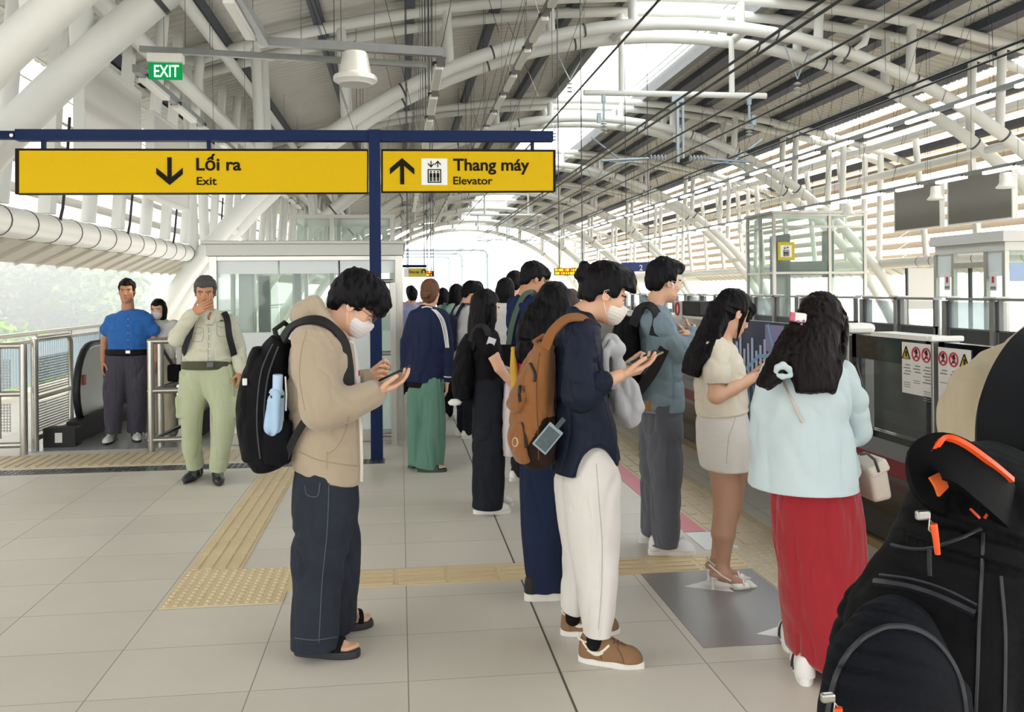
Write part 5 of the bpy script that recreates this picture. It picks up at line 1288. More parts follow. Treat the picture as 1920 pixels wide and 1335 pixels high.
def footskin(g, a, b, wd, ank, toes=True):
    a = A_(a); b = A_(b); L = np.linalg.norm(b-a); x = (b-a)/L; z = A_((0, 0, 1.)); y = cross(z, x); T = lambda u, v, w: a+x*u*L+y*v*wd+z*w
    g.rc(ank, T(.20, 0, .055), .036, .036, .02); g.rc(T(.13, 0, .055), T(.55, 0, .055), .032, .030, .02); g.rc(T(.45, 0, .062), T(.74, .1, .045), .032, .022, .02)
    for i, (v, e, r) in enumerate(((.55, .97, .0125), (.22, .965, .0095), (-.08, .94, .0090), (-.36, .905, .0085), (-.6, .86, .0080))):
        g.rc(T(.66, v*.85, .040), T(e-.03, v, .038), .014, r, .012)
    return T
h1, t1_ = fl(556, 1226), fl(672, 1231); h2, t2_ = fl(618, 1184), fl(697, 1172)
T1 = footskin(g, h1+Vector((.012, 0, 0)), t1_, .046, J(585, 1190, -.13)); T2 = footskin(g, h2+Vector((.012, 0, 0)), t2_, .046, J(645, 1155, .12))
p.build('body', g, .004, SKIN['fair'], paint=H.paint())
def sandal(a, b, T):
    a = A_(a); b = A_(b); L = np.linalg.norm(b-a); x = (b-a)/L; z = A_((0, 0, 1.)); y = cross(z, x); S = lambda u, v, w: a+x*u*L+y*v*.052+z*w
    mb = MB(); out = []
    for i in range(36):
        th = 2*math.pi*i/36; u = .5-.53*math.cos(th); v = math.sin(th); v = math.copysign(abs(v)**.55, v)*(.86+.2*math.exp(-((u-.75)/.25)**2)); out.append(Vector(S(u, v, 0)))
    o = part(mb.prism(out, (0, 0, 0), (0, 0, .032)), 'sandal_sole', M_soleblk, p.t, False, .007)
    q = G(); q.ec(S(.08, 0, .04), S(.30, 0, .045), (.058, .044), (.060, .046), y, .01, .4); q.bx(S(.17, 0, .105), (.2, .2, .026), np.array([x, y, z]), .005, .01, 's')
    for u, wv, hz in ((.44, .05, .098), (.70, .038, .072)): q.ec(S(u-wv, 0, .035), S(u+wv, 0, .033), (hz*.72, .050), (hz*.66, .053), y, .004, .15)
    q.plane(S(.5, 0, .028), -z)
    gbuild('sandal_straps', q, .004, fabric('sandal_felt', '1a1a1d'), o); part(MB().cbox(S(.60, -.9, .066), (.02, .01, .012)), 'buckle', M_steel, o)
sandal(h1, t1_, T1); sandal(h2, t2_, T2)
# jeans
M_jean = fabric('jeans_charcoal', '2f333d', .8, .28, 7, .3, 350, .1)
g = G(); rows1 = [(608, 850, 44, .11, -.03), (607, 885, 50, .125, -.05), (607, 930, 53, .13, -.085), (604, 1000, 52, .12, -.10), (595, 1080, 48, .112, -.11), (591, 1150, 44, .108, -.12), (590, 1212, 43, .108, -.13)]
rows2 = [(612, 850, 44, .11, .03), (615, 890, 49, .125, .06), (620, 940, 49, .12, .08), (624, 1010, 48, .11, .09), (630, 1080, 42, .105, .10), (636, 1150, 31, .10, .12), (640, 1174, 27, .095, .13)]
p.loft(g, rows1, .02, cap=.12); p.loft(g, rows2, .02, cap=.12); jo = p.build('jeans', g, .006, M_jean, folds(.012, (8, 8, 3.0), 1)); M_js = mat('seam', '4d5364', .8)
for pts in ([(617, 900), (613, 1000), (604, 1090), (598, 1205)], [(572, 910), (576, 928), (595, 930), (600, 905)], [(552, 1196), (590, 1200), (632, 1194)]): seam(jo, 'stitch_line', [J(*q) for q in pts], .0022, M_js, dense=12)
# white tee and hoodie
g = G(); p.loft(g, [(640, 645, 24, .09), (648, 700, 26, .11), (652, 760, 24, .11)], .03); p.build('tee', g, .006, fabric('tee_white', 'dcd6d2'), paint=[(lambda c: (np.abs(c[:, 1]-p.Y+.02) < .022) & (np.sin(c[:, 2]*95) > .2) & (c[:, 2] < 1.22), mat('tee_red', 'b5182c', .7))])
M_hood = fabric('hoodie_beige', 'b0a08a', .9, .05, 8, .2, 450, .3)
g = G(); p.loft(g, [(600, 618, 36, .13), (603, 652, 58, .20), (606, 720, 65, .20), (610, 780, 66, .195), (613, 840, 66, .19), (622, 900, 58, .185)], .035)
p.limb(g, [(582, 640, 36, -.14), (588, 690, 40, -.18), (606, 764, 39, -.23)], .05); p.limb(g, [(606, 766, 37, -.23), (650, 757, 33, -.20), (697, 740, 25, -.155), (704, 738, 21, -.15)], .03)
p.limb(g, [(602, 645, 36, .15), (640, 752, 34, .22), (684, 716, 25, .10)], .03)
p.limb(g, [(570, 588, 23, -.05), (570, 588, 23, .05)], .03); p.limb(g, [(565, 592, 20, -.07), (588, 573, 19, -.11), (612, 602, 14, -.115), (636, 640, 11, -.09), (652, 690, 9, -.07)], .02); p.limb(g, [(565, 592, 20, .07), (588, 573, 19, .11), (614, 602, 14, .115), (644, 645, 11, .08)], .02)
g.rc(H.L(0, -.02, -.03), J(600, 606), .073, .062, .015, 's')
g.el(J(672, 690), (.03, .055, .15), None, .015, 's')
n = unit((-.28, 0, -.96)); g.plane(J(622, 893), n)
def cuffrib(V, N): return 0*V[:, 0]
ho = p.build('hoodie', g, .005, M_hood, folds(.009, (8, 8, 6), 2))
strap(p.t, 'zip', [J(664, 700, -.10), J(675, 780, -.11), J(678, 850, -.10), J(678, 903, -.09)], .012, .004, fabric('zip_tape', 'e2dccb'), p.t, (-.3, -1, 0))
M_sb = mat('seam_beige', 'a39277', .9)
for pts in ([(612, 852), (630, 840), (646, 812), (654, 780)], [(560, 846), (590, 860), (630, 869), (674, 874)], [(575, 622), (565, 660), (562, 710), (572, 770)], [(613, 846), (613, 880)]): seam(ho, 'stitch_line', [J(*q) for q in pts], .0024, M_sb)
def hx(g): H.el(g, (0, .050, .085), (.070, .070, .055), .03); H.el(g, (0, .098, .050), (.060, .030, .050), .03); H.el(g, (0, .0, .095), (.074, .09, .05), .03)
short_hair(p, H, vol=.020, fr=(.022, .030), extra=hx, spike=.013)
face_mask(p, H); glasses(H, p.t)
c = J(740, 700, -.10); phone('black phone held in both hands by the hooded man', c, (.62, .75, .22), (-.42, .08, .90), M_phone)
# backpack with umbrella
def backpack(label, Y): t = root('backpack', label, 'backpack', Y); return t
bp = backpack('black backpack with a pale blue umbrella in its side pocket, on the hooded man', J(500, 880))
g = G(); p.loft(g, [(528, 640, 22, .11), (508, 690, 40, .15), (500, 750, 46, .16), (498, 820, 47, .16), (510, 866, 36, .15)], .03, cap=.4)
bo = gbuild('bag_body', g, .006, M_bagblk, bp, folds(.006, (10, 10, 6), 4)); M_zp = mat('zip_grey', '3b3c40', .5)
for pts in ([(512, 645), (492, 690), (484, 740), (482, 800), (488, 860)], [(522, 650), (504, 700), (496, 760), (496, 830)], [(500, 868), (522, 872), (540, 862)]): seam(bo, 'zip_line', [J(*q) for q in pts], .0035, M_zp)
g = G(); p.loft(g, [(487, 655, 14, .09), (473, 720, 22, .125), (466, 790, 22, .13), (476, 855, 20, .12)], .03, cap=.4); gbuild('front_pocket', g, .006, M_bagblk, bp, folds(.005, (10, 10, 6), 5))
g = G(); p.loft(g, [(522, 790, 24, .03, -.15), (519, 840, 27, .035, -.15), (520, 866, 24, .03, -.14)], .02, cap=.4); gbuild('side_pocket', g, .006, fabric('mesh_black', '121317', .8, .2, 40), bp)
part(MB().tube([J(461, 800, -.12), J(460, 825, -.13), J(464, 848, -.12)], .004, 6), 'reflective_tab', mat('tab_blue', '3f8fc0', .4), bp, True)
part(MB().tube([J(520, 640, -.03), J(515, 618, -.02), J(533, 605, .0), J(548, 618, .02)], .012, 8), 'grab_handle', M_web, bp, True)
q = J(459, 716, -.135); part(MB().cbox(q, (.02, .008, .03)), 'logo_patch', mat('patch_white', 'e0e0de', .5), bp, True, .003)
strap(bp, 'shoulder_strap', [J(530, 636, -.10), J(548, 612, -.13), J(580, 600, -.165), J(612, 606, -.17), J(640, 634, -.135), J(651, 680, -.13), J(654, 730, -.15)], .05, .012, M_web, bp, (.1, -.6, .8))
strap(bp, 'lower_strap', [J(535, 858, -.16), J(552, 822, -.19), J(570, 792, -.215), J(586, 772, -.235)], .032, .006, M_web, bp, (0, -1, .1))
um = root('umbrella', 'pale blue folded umbrella in the side pocket of the black backpack', 'umbrella', J(517, 790, -.17)); M_umb = fabric('umbrella_blue', 'a9c6e4', .6, .08, 20)
g = G(); g.rc(J(519, 740, -.185), J(513, 800, -.18), .030, .036, .01); gbuild('canopy_folds', g, .005, M_umb, um, lambda V, N: .006*np.sin(np.arctan2(V[:, 1]-J(519, 740, -.18)[1], V[:, 0]-J(516, 740)[0])*6))
part(MB().tube([J(521, 702, -.19), J(520, 740, -.185)], [.021, .021], 14), 'handle', mat('umbrella_handle', 'b4cdea', .35), um, True, .003)
part(MB().tube([J(519.5, 741, -.185), J(519.5, 746, -.185)], .028, 14), 'band', M_mblack, um, True); part(MB().tube([J(535, 706, -.18), J(537, 740, -.18), J(536, 770, -.175)], .004, 6), 'wrist_loop', M_wpaint, um, True)
# ================================================================ woman in white trousers with brown backpack
p = Person('person in navy shirt and white trousers with a brown backpack, looking at a phone', fl(1125, 1222)); J = p.j
H = Head(J(1133, 553), (.93, .05, -.36), (.36, 0, .93), .98)
g = G(); H.face(g, True); g.rc(H.L(0, -.025, -.05), J(1090, 592), .046, .055, .03)
g.rc(J(1088, 635), J(1095, 840), .08, .08, .03); g.rc(J(1084, 640, -.14), J(1087, 640, .14), .035, .035, .03)
g.chain([(J(1087, 645, -.14), .034), (J(1088, 742, -.21), .036), (J(1122, 722, -.20), .033), (J(1166, 702, -.17), .0255)])
g.chain([(J(1085, 630, .15), .042), (J(1120, 735, .19), .036), (J(1165, 700, .08), .0255)])
hand(g, J(1164, 703, -.17), (.92, .16, .32), (.34, .10, -.93), True, [(10, 18, 10), (12, 20, 12), (14, 24, 14), (16, 28, 16)], .95, (.80, .42, -.46), 18)
hand(g, J(1165, 698, .06), (.93, -.25, .28), (.05, .8, -.55), False, [(35, 45, 30), (45, 55, 35), (55, 60, 40), (55, 60, 40)], .93, (.9, .3, -.35), 6)
g.chain([(J(1098, 860, -.06), .06), (J(1117, 1030, -.10), .045), (J(1116, 1195, -.13), .028)]); g.chain([(J(1092, 860, .07), .07), (J(1084, 1020, .09), .045), (J(1075, 1150, .12), .028)])
p.build('body', g, .004, SKIN['fair'], paint=H.paint())
# shoes and socks
a, b = fl(1086, 1238), fl(1207, 1254); c, d = fl(1052, 1190), fl(1162, 1188)
M_suede = mat('suede_brown', '8a6848', .8, var=.15, vscale=25, bump=.1); M_lace = mat('lace_brown', '6b4e38', .8)
for (q0, q1, lb) in ((a, b, 's'), (c, d, 'f')):
    q0 = q0+Vector((.0, .0, 0)); o = shoe(p.t, 'sneaker', q0, q1, .050, M_suede, M_sole, .03, .098, .004, M_lace)
    x = unit(A_(q1)-A_(q0)); y = cross((0, 0, 1), x); L = np.linalg.norm(A_(q1)-A_(q0)); T = lambda u, v, w: A_(q0)+x*u*L+y*v+A_((0, 0, w))
    sw = [T(u_, -.05, w_) for u_, w_ in ((.10, .094), (.17, .074), (.26, .060), (.34, .060), (.42, .072), (.50, .092))]; seam(o, 'side_mark', sw, .0055, mat('cream', 'ece3d2', .6), off=.001, dirn=y); seam(o, 'side_mark', [q+A_((0, 0, -.007)) for q in sw[1:5]], .0055, mat('cream', 'ece3d2', .6), off=.001, dirn=y)
    seam(o, 'panel_seam', [T(.30, -.05, .10), T(.36, -.05, .07), T(.40, -.05, .035)], .0022, mat('suede_dark', '6a4e36', .8), dirn=y); seam(o, 'panel_seam', [T(.62, -.05, .085), T(.70, -.05, .06), T(.74, -.05, .034)], .0022, mat('suede_dark', '6a4e36', .8), dirn=y)
    mb = MB().tube([T(.01, -.02, .118), T(.03, -.036, .108), T(.12, -.042, .098), T(.25, -.036, .098)], .0045, 6); part(mb, 'collar_trim', mat('cream', 'ece3d2', .6), o, True)
g = G(); g.rc(J(1116, 1172, -.13), J(1114, 1206, -.13), .034, .034); p.build('sock', g, .005, M_sock); g = G(); g.rc(J(1073, 1128, .12), J(1074, 1160, .12), .033, .033); p.build('sock', g, .005, M_sock)
M_wtr = fabric('trousers_white', 'ded9d4', .8, .03, 8)
g = G(); p.loft(g, [(1096, 800, 44, .13, 0), (1098, 840, 50, .135, 0), (1108, 900, 56, .13, -.06), (1111, 980, 52, .12, -.09), (1117, 1050, 45, .112, -.10), (1119, 1120, 35, .105, -.12), (1120, 1187, 27, .09, -.13)], .02, cap=.12)
p.loft(g, [(1094, 800, 44, .13, .02), (1092, 845, 50, .135, .04), (1090, 920, 52, .12, .07), (1088, 1000, 42, .11, .09), (1080, 1070, 30, .10, .11), (1074, 1143, 21, .085, .12)], .02, cap=.12)
to = p.build('trousers', g, .006, M_wtr, folds(.011, (8, 8, 3.6), 11)); seam(to, 'side_seam', [J(1118, 870), J(1124, 950), J(1129, 1020), J(1128, 1100), J(1122, 1180)], .002, mat('seam_cream', 'bdb5ab', .9))
M_nshirt = fabric('shirt_navy', '1e2434', .55, .06, 5, .12, 300, .2)
g = G(); p.loft(g, [(1087, 598, 26, .10), (1086, 622, 40, .165), (1084, 690, 47, .18), (1086, 760, 51, .175), (1093, 820, 60, .18), (1098, 880, 66, .19), (1100, 900, 66, .19)], .03)
p.limb(g, [(1086, 628, 28, -.13), (1090, 680, 32, -.18), (1088, 738, 33, -.21)], .05); p.limb(g, [(1090, 738, 31, -.21), (1112, 724, 27, -.205), (1124, 716, 24, -.20)], .03)
p.limb(g, [(1088, 628, 28, .13), (1118, 735, 30, .19), (1145, 712, 24, .12)], .03)
p.limb(g, [(1076, 590, 12, -.06), (1102, 598, 11, -.055), (1118, 612, 8, -.04)], .012); p.limb(g, [(1076, 588, 12, .06), (1104, 598, 11, .055), (1120, 612, 8, .03)], .012); p.limb(g, [(1074, 588, 11, -.05), (1074, 586, 11, .05)], .01)
g.rc(H.L(0, -.02, -.03), J(1094, 596), .058, .052, .01, 's')
# shirt tail: hem rising over the side
g.el(J(1125, 925, -.2), (.105, .20, .185), None, .015, 's'); g.el(J(1125, 925, .2), (.10, .20, .17), None, .015, 's'); g.plane(J(1050, 884), (-.02, 0, -1)); g.plane(J(1163, 860), (.35, 0, -.93), .01)
so = p.build('shirt', g, .005, M_nshirt, folds(.012, (8, 8, 5), 12)); M_ns = mat('seam_navy', '141927', .8)
for pts in ([(1072, 618), (1062, 650), (1058, 690)], [(1112, 620), (1122, 680), (1130, 740), (1146, 800), (1156, 850)]): seam(so, 'stitch_line', [J(*q) for q in pts], .002, M_ns)
g = G(); g.rc(J(1121, 718, -.2), J(1127, 715, -.2), .061, .059, .01); g.rc(J(1150, 705, -.19), J(1128, 714, -.2), .05, .05, .01, 's'); p.build('rolled_cuff', g, .005, M_nshirt, folds(.005, (20, 20, 20), 5))
def hx(g):
    H.el(g, (0, .02, .085), (.078, .090, .055), .03); H.el(g, (.0, .085, .035), (.070, .045, .055), .03)
    for sx in (-1, 1): H.rc(g, (sx*.066, .055, .05), (sx*.060, .098, -.025), .024, .014, .03); H.rc(g, (sx*.072, .02, .02), (sx*.074, .055, -.012), .014, .010, .02)
    H.el(g, (0, -.118, .056), (.040, .036, .042), .012); H.el(g, (.012, -.135, .085), (.026, .022, .024), .008); H.el(g, (-.018, -.140, .045), (.022, .018, .024), .008); H.rc(g, (0, .06, .10), (0, .118, .02), .045, .022, .03); H.rc(g, (.03, .07, .09), (.035, .125, .0), .030, .012, .02)
short_hair(p, H, vol=.012, fr=(.055, .04), nape=-.055, extra=hx, spike=.009, seed=3)
mb = MB().tube([H.L(.0+.036*math.cos(a), -.118+.014*math.cos(a), .056+.046*math.sin(a)) for a in np.linspace(0, 6.283, 20, endpoint=False)], .006, 6, closed=True); part(mb, 'hair_tie', M_mblack, p.t, True)
face_mask(p, H, m=fabric('mask_cream', 'e3ddd3', .8, .02))
phone('brass edged phone held out by the woman in white trousers', J(1209, 672, -.13), (.90, .22, .36), (-.38, -.12, .92), mat('phone_brass', '8d8260', .3, .5))
# grey hoodie hung over the far arm
gh = root('draped_hoodie', 'pale grey hoodie draped over the arm of the woman in white trousers', 'garment', J(1165, 800, .1)); g = G()
p.limb(g, [(1131, 705, 12, -.02), (1132, 660, 15, -.03), (1145, 641, 17, -.03), (1157, 655, 15, -.01), (1158, 690, 13, .02), (1150, 715, 15, .05)], .03); p.limb(g, [(1143, 650, 15, .06), (1150, 690, 17, .08), (1158, 730, 20, .08), (1172, 765, 21, .08), (1184, 785, 17, .08), (1192, 765, 14, .06), (1180, 730, 14, .05), (1168, 705, 13, .04)], .03)
p.limb(g, [(1150, 720, 18, .13), (1168, 770, 20, .13), (1182, 788, 16, .12)], .03)
gbuild('cloth', g, .006, fabric('hoodie_grey', 'c3c4c9', .9, .06, 20, .3, 300, .3), gh, folds(.014, (12, 12, 6), 21))
# brown backpack
bb = root('backpack', 'brown backpack with clear card tag, on the woman in navy shirt and white trousers', 'backpack', J(1000, 868, 0)); M_brn = fabric('canvas_brown', '8f5c30', .75, .12, 10, .25, 350, .2); M_dkb = fabric('canvas_dark', '2c211c', .7)
g = G(); p.loft(g, [(1024, 648, 18, .09), (1010, 690, 30, .13), (1000, 740, 40, .15), (998, 790, 44, .16), (1003, 835, 42, .155), (1012, 862, 30, .13)], .03, cap=.4)
bbo = gbuild('bag_body', g, .006, M_brn, bb, folds(.010, (9, 9, 6), 31), paint=[(lambda c: ((c-J(1035, 800, -.16))[:, 0]*.86+(c-J(1035, 800, -.16))[:, 2]*(-.5) > -.045) & (c[:, 1] < p.Y-.02) & (c[:, 2] < J(1000, 775)[2]), M_dkb)])
g = G(); p.loft(g, [(978, 735, 20, .10, -.02), (963, 762, 16, .115, -.02)], .02, cap=.6); fpo = gbuild('flap_pocket', g, .006, M_brn, bb, folds(.006, (12, 12, 9), 32))
g = G(); p.loft(g, [(976, 792, 18, .11, -.02), (972, 825, 20, .125, -.02), (982, 856, 17, .11, -.02)], .02, cap=.6); ppo = gbuild('front_pocket', g, .006, M_brn, bb, folds(.006, (12, 12, 9), 33))
for o_, pts in ((bbo, [(995, 682), (1003, 700), (1002, 716)]), (fpo, [(975, 723), (974, 740), (975, 754)]), (ppo, [(972, 780), (982, 800), (986, 840)])): seam(o_, 'zip', [J(*q) for q in pts], .0065, M_mblack)
for pts in ([(1012, 662), (1006, 720), (1008, 790), (1010, 862)], [(1040, 668), (1046, 720), (1042, 780)]): seam(bbo, 'stitch_line', [J(*q) for q in pts], .0022, mat('seam_brown', '6a4322', .8))
seam(ppo, 'logo_patch', [J(966+5*math.cos(a), 829+8*math.sin(a)) for a in np.linspace(0, 6.28, 12)], .003, mat('patch_cream', 'cbb38f', .7), dense=2)
part(MB().tube([J(1012, 655, -.02), J(1002, 640, -.01), J(1018, 630, 0), J(1036, 636, .0)], .012, 8), 'grab_handle', M_brn, bb, True)
strap(bb, 'shoulder_strap', [J(1022, 652, -.09), J(1036, 622, -.115), J(1062, 598, -.14), J(1090, 596, -.15), J(1106, 612, -.15), J(1114, 640, -.15)], .045, .010, M_brn, bb, (.1, -.6, .8)); strap(bb, 'shoulder_strap', [J(1030, 640, .09), J(1050, 604, .11), J(1085, 592, .12), J(1110, 610, .11)], .05, .012, M_brn, bb, (.1, .5, .8))
ct = root('card_holder', 'clear card holder tag dangling from the brown backpack', 'card', J(1027, 820, -.19)); c = J(1027, 822, -.185); x = unit((.55, .05, .62)); z = A_((-.1, -1, 0.05)); z = unit(z-x*z.dot(x)); y = cross(z, x); M = Matrix(((x[0], y[0], z[0], c[0]), (x[1], y[1], z[1], c[1]), (x[2], y[2], z[2], c[2]), (0, 0, 0, 1)))
part(MB().box((-.058, -.036, -.003), (.058, .036, .003), 0, M), 'sleeve', mat('card_sleeve', '8fa4a8', .15), ct, False, .003); part(MB().box((-.05, -.029, .003), (.044, .029, .0045), 0, M), 'card', mat('card_dark', '46545a', .3, var=.4, vscale=60), ct); part(MB().box((.055, -.010, -.003), (.105, .010, .003), 0, M), 'clip', mat('card_clip', '3b4246', .3), ct)
# ================================================================ woman in long red skirt
p = Person('person in pale blue blouse and long red skirt, seen from behind with a hair clip', fl(1520, 1262)); J = p.j
SA, SB = A_(fl(1484, 1226)), A_(fl(1511, 1288)); H = Head(J(1538, 610), (.42, .88, -.22), (.10, .2, .97), .98)
g = G(); H.face(g, True); g.rc(H.L(0, -.025, -.05), J(1522, 672), .046, .055, .03); g.rc(J(1520, 700), J(1520, 900), .10, .10, .03); g.rc(J(1455, 714), J(1580, 714), .035, .035, .03)
g.chain([(J(1586, 720, 0), .034), (J(1603, 812, .06), .036), (J(1608, 735, .27), .026)]); g.chain([(J(1450, 720, 0), .034), (J(1430, 810, .04), .036), (J(1500, 760, .30), .026)])
hand(g, J(1607, 738, .27), (-.15, .45, .88), (.88, -.2, .3), True, HOLD, .93, (.75, .3, -.6), 20); hand(g, J(1500, 762, .3), (.6, .3, .6), (-.4, -.6, .3), False, HOLD, .93)
g.chain([(J(1505, 900, 0), .07), (J(1515, 1080, .02), .045), (SA+A_((.02, .05, .08)), .030)]); g.chain([(J(1550, 900, 0), .07), (J(1545, 1080, 0), .045), (SB+A_((.02, .05, .08)), .030)])
p.build('body', g, .0045, SKIN['fair'], paint=H.paint())
M_strp = mat('stripe_black', '1c1c1e', .6)
for hl in (SA, SB):
    x = unit((.35, .94, 0)); y = cross((0, 0, 1), x); o = shoe(p.t, 'sneaker', hl, hl+x*.25, .046, M_shoew, M_sole, .03, .092, .005, M_wpaint)
    for k in range(3): seam(o, 'side_stripe', [hl+x*(.10+.024*k)+y*.06+A_((0, 0, .095)), hl+x*(.085+.024*k)+y*.06+A_((0, 0, .065)), hl+x*(.07+.024*k)+y*.06+A_((0, 0, .036))], .004, M_strp, off=.001, dirn=-y)
M_rskirt = fabric('skirt_red', '9c1f29', .75, .05, 5, .12, 300, .3)
g = G(); p.loft(g, [(1516, 855, 62, .13), (1522, 885, 72, .155), (1528, 925, 82, .178), (1535, 1000, 82, .19), (1545, 1100, 82, .20), (1552, 1180, 78, .20), (1555, 1256, 74, .20)], .03, cap=.12); g.plane(J(1500, 1232), (-.42, 0, -.91), .02)
p.build('skirt', g, .007, M_rskirt, [folds(.014, (9, 9, 1.3), 41), folds(.006, (14, 14, 2), 42)])
M_lblue = fabric('blouse_blue', 'c8d8dc', .8, .04, 8, .12, 350, .2)
g = G(); p.loft(g, [(1520, 672, 42, .09), (1516, 694, 76, .13), (1508, 730, 86, .155), (1503, 790, 92, .17), (1505, 850, 99, .19), (1507, 915, 105, .21), (1507, 940, 105, .21)], .03)
p.limb(g, [(1578, 700, 24, 0), (1598, 750, 28, .02), (1604, 808, 27, .06)], .04); p.limb(g, [(1604, 812, 25, .06), (1606, 770, 21, .18), (1607, 745, 18, .25)], .03)
p.limb(g, [(1450, 700, 26, 0), (1432, 760, 28, .02), (1431, 810, 28, .06)], .05); p.limb(g, [(1431, 815, 26, .06), (1480, 775, 20, .26)], .03)
p.limb(g, [(1590, 840, 16, .0), (1594, 885, 16, .02), (1588, 905, 12, .03)], .05)
g.plane(J(1500, 913), (-.02, 0, -1))
blo = p.build('blouse', g, .0055, M_lblue, folds(.013, (7, 7, 4), 43))
g = G(); p.limb(g, [(1452, 701, 3.5, -.16), (1458, 689, 5.5, -.172), (1468, 685, 6.5, -.178), (1479, 692, 5.5, -.172), (1484, 702, 3.5, -.16)], .008); p.limb(g, [(1453, 703, 3.5, -.165), (1467, 706, 5, -.178), (1483, 705, 3.5, -.168)], .008); p.build('collar_bow', g, .0035, M_lblue)
M_hk = M_hairdk
g = G(); H.el(g, (0, -.014, .045), (.088, .108, .095), .01); H.el(g, (0, -.06, -.02), (.08, .062, .08), .03); H.bx(g, (0, .14, -.10), (.13, .1, .16), .015, .012, 's')
p.loft(g, [(1534, 600, 46, .08, -.03), (1528, 640, 50, .075, -.08), (1521, 680, 56, .06, -.13), (1526, 715, 44, .05, -.165), (1528, 736, 38, .04, -.175)], .03, cap=.12)
p.loft(g, [(1495, 620, 20, .06, -.04), (1473, 660, 24, .055, -.09), (1452, 695, 22, .05, -.12), (1437, 716, 18, .04, -.14), (1432, 726, 15, .035, -.145)], .03, cap=.12)
p.loft(g, [(1573, 600, 12, .06, .02), (1571, 640, 13, .06, -.02), (1562, 690, 14, .05, -.12), (1552, 735, 14, .04, -.165)], .03, cap=.12)
g.el(J(1488, 716, -.2), (.018, .08, .07), None, .02, 's')
p.build('hair', g, .0045, M_hk, [strands(.009, (75, 75, 1.5), 5), strands(.0035, (150, 150, 3), 8)])
hc = root('hair_clip', 'white and pink floral hair clip in dark hair above the pale blue blouse', 'hair clip', J(1497, 596, -.13)); c = J(1497, 595, -.150)
part(MB().cbox(c, (.065, .016, .036), 0, Matrix.Rotation(.12, 3, 'Y')), 'clip_body', mat('clip_white', 'ece6e2', .35), hc, False, .007); part(MB().cbox(c+A_((-.027, -.006, .004)), (.022, .014, .034), 0, Matrix.Rotation(.1, 3, 'Y')), 'pink_end', mat('clip_pink', 'cf5f70', .4), hc, False, .005)
for q in ((-.005, .004), (.008, -.006), (.018, .006)): part(MB().tube([c+A_((q[0], -.0075, q[1]-.02)), c+A_((q[0], -.0115, q[1]-.02))], .005, 8), 'printed_flower', mat('clip_violet', '9a5a86', .5), hc)
hb_ = root('handbag', 'small beige shoulder bag at the side of the woman in the red skirt', 'handbag', J(1633, 935, .05)); g = G(); c = J(1632, 900, .06); R = A_(Matrix.Rotation(math.radians(10), 3, 'Y')); g.bx(c, (.042, .085, .072), R, .018); gbuild('bag_body', g, .004, mat('leather_beige', 'c9bdb0', .45), hb_)
g = G(); g.bx(J(1629, 872, .06), (.046, .089, .028), A_(Matrix.Rotation(math.radians(28), 3, 'Y')), .014); gbuild('flap', g, .004, mat('leather_beige2', 'd3c8bc', .4), hb_)
part(MB().tube([J(1612, 852, -.02), J(1626, 850, -.03), J(1640, 862, -.03), J(1648, 885, -.03)], .006, 8), 'handle_trim', mat('leather_dark', '3c3430', .4), hb_, True); part(MB().cbox(J(1647, 890, .0), (.012, .016, .02)), 'clasp', mat('gold', 'c9a860', .3, .8), hb_)
strap(hb_, 'shoulder_strap', snap(blo, [J(1466, 706), J(1480, 738), J(1496, 772), J(1505, 792)], .003, dense=3), .013, .004, mat('leather_beige', 'c9bdb0', .45), hb_, (0, -1, .2))
phone('phone corner showing beyond the pale blue sleeve', J(1604, 716, .32), (.1, .6, .75), (-.9, -.1, .3), M_phone)
# ================================================================ woman in cream top and white skirt
p = Person('person in cream short sleeved top, white skirt and white heels, head bowed', fl(1362, 1094)); J = p.j
H = Head(J(1374, 588), (.88, .20, -.38), (.36, .05, .93), .98)
g = G(); H.face(g, True); g.rc(H.L(0, -.025, -.05), J(1350, 636), .045, .052, .03); g.rc(J(1348, 660), J(1355, 800), .085, .10, .03); g.rc(J(1346, 665, -.14), J(1352, 665, .14), .035, .035, .03)
g.chain([(J(1344, 668, -.14), .036), (J(1343, 742, -.20), .042), (J(1375, 728, -.16), .036), (J(1412, 708, -.10), .026)]); g.chain([(J(1352, 660, .15), .045), (J(1372, 742, .19), .036), (J(1412, 705, .06), .026)])
hand(g, J(1411, 708, -.10), (.92, .3, .25), (.25, .1, -.96), True, HOLD, .92, (.80, .42, -.46), 18); hand(g, J(1411, 705, .05), (.92, -.3, .25), (.1, .6, -.8), False, HOLD, .92, (.9, .3, -.35), 8)
g.chain([(J(1355, 810, -.06), .07), (J(1359, 880, -.06), .084), (J(1362, 950, -.07), .066), (J(1356, 1000, -.07), .062), (J(1356, 1045, -.07), .036), (J(1355, 1066, -.07), .034)], .03); g.chain([(J(1366, 810, .06), .07), (J(1374, 880, .06), .080), (J(1370, 945, .07), .062), (J(1356, 995, .08), .058), (J(1346, 1035, .09), .034), (J(1344, 1052, .09), .032)], .03)
fa, fb = fl(1330, 1106), fl(1418, 1104); fc, fd = fl(1322, 1090), fl(1408, 1088)
for a, b, ank in ((fa, fb, J(1355, 1066, -.07)), (fc, fd, J(1344, 1052, .09))):
    a = A_(a); b = A_(b); g.rc(ank, a+(b-a)*.30+A_((0, 0, .075)), .032, .030, .02); g.rc(a+(b-a)*.10+A_((0, 0, .085)), a+(b-a)*.30+A_((0, 0, .08)), .024, .026, .02); g.rc(a+(b-a)*.25+A_((0, 0, .078)), a+(b-a)*.70+A_((0, 0, .026)), .028, .022, .02)
p.build('body', g, .0045, SKIN['fair'], paint=H.paint()+[(lambda c: c[:, 2] < .80, mat('sheer_stocking', 'b48a72', .5))])
M_heel = mat('heel_white', 'e2ddd4', .3)
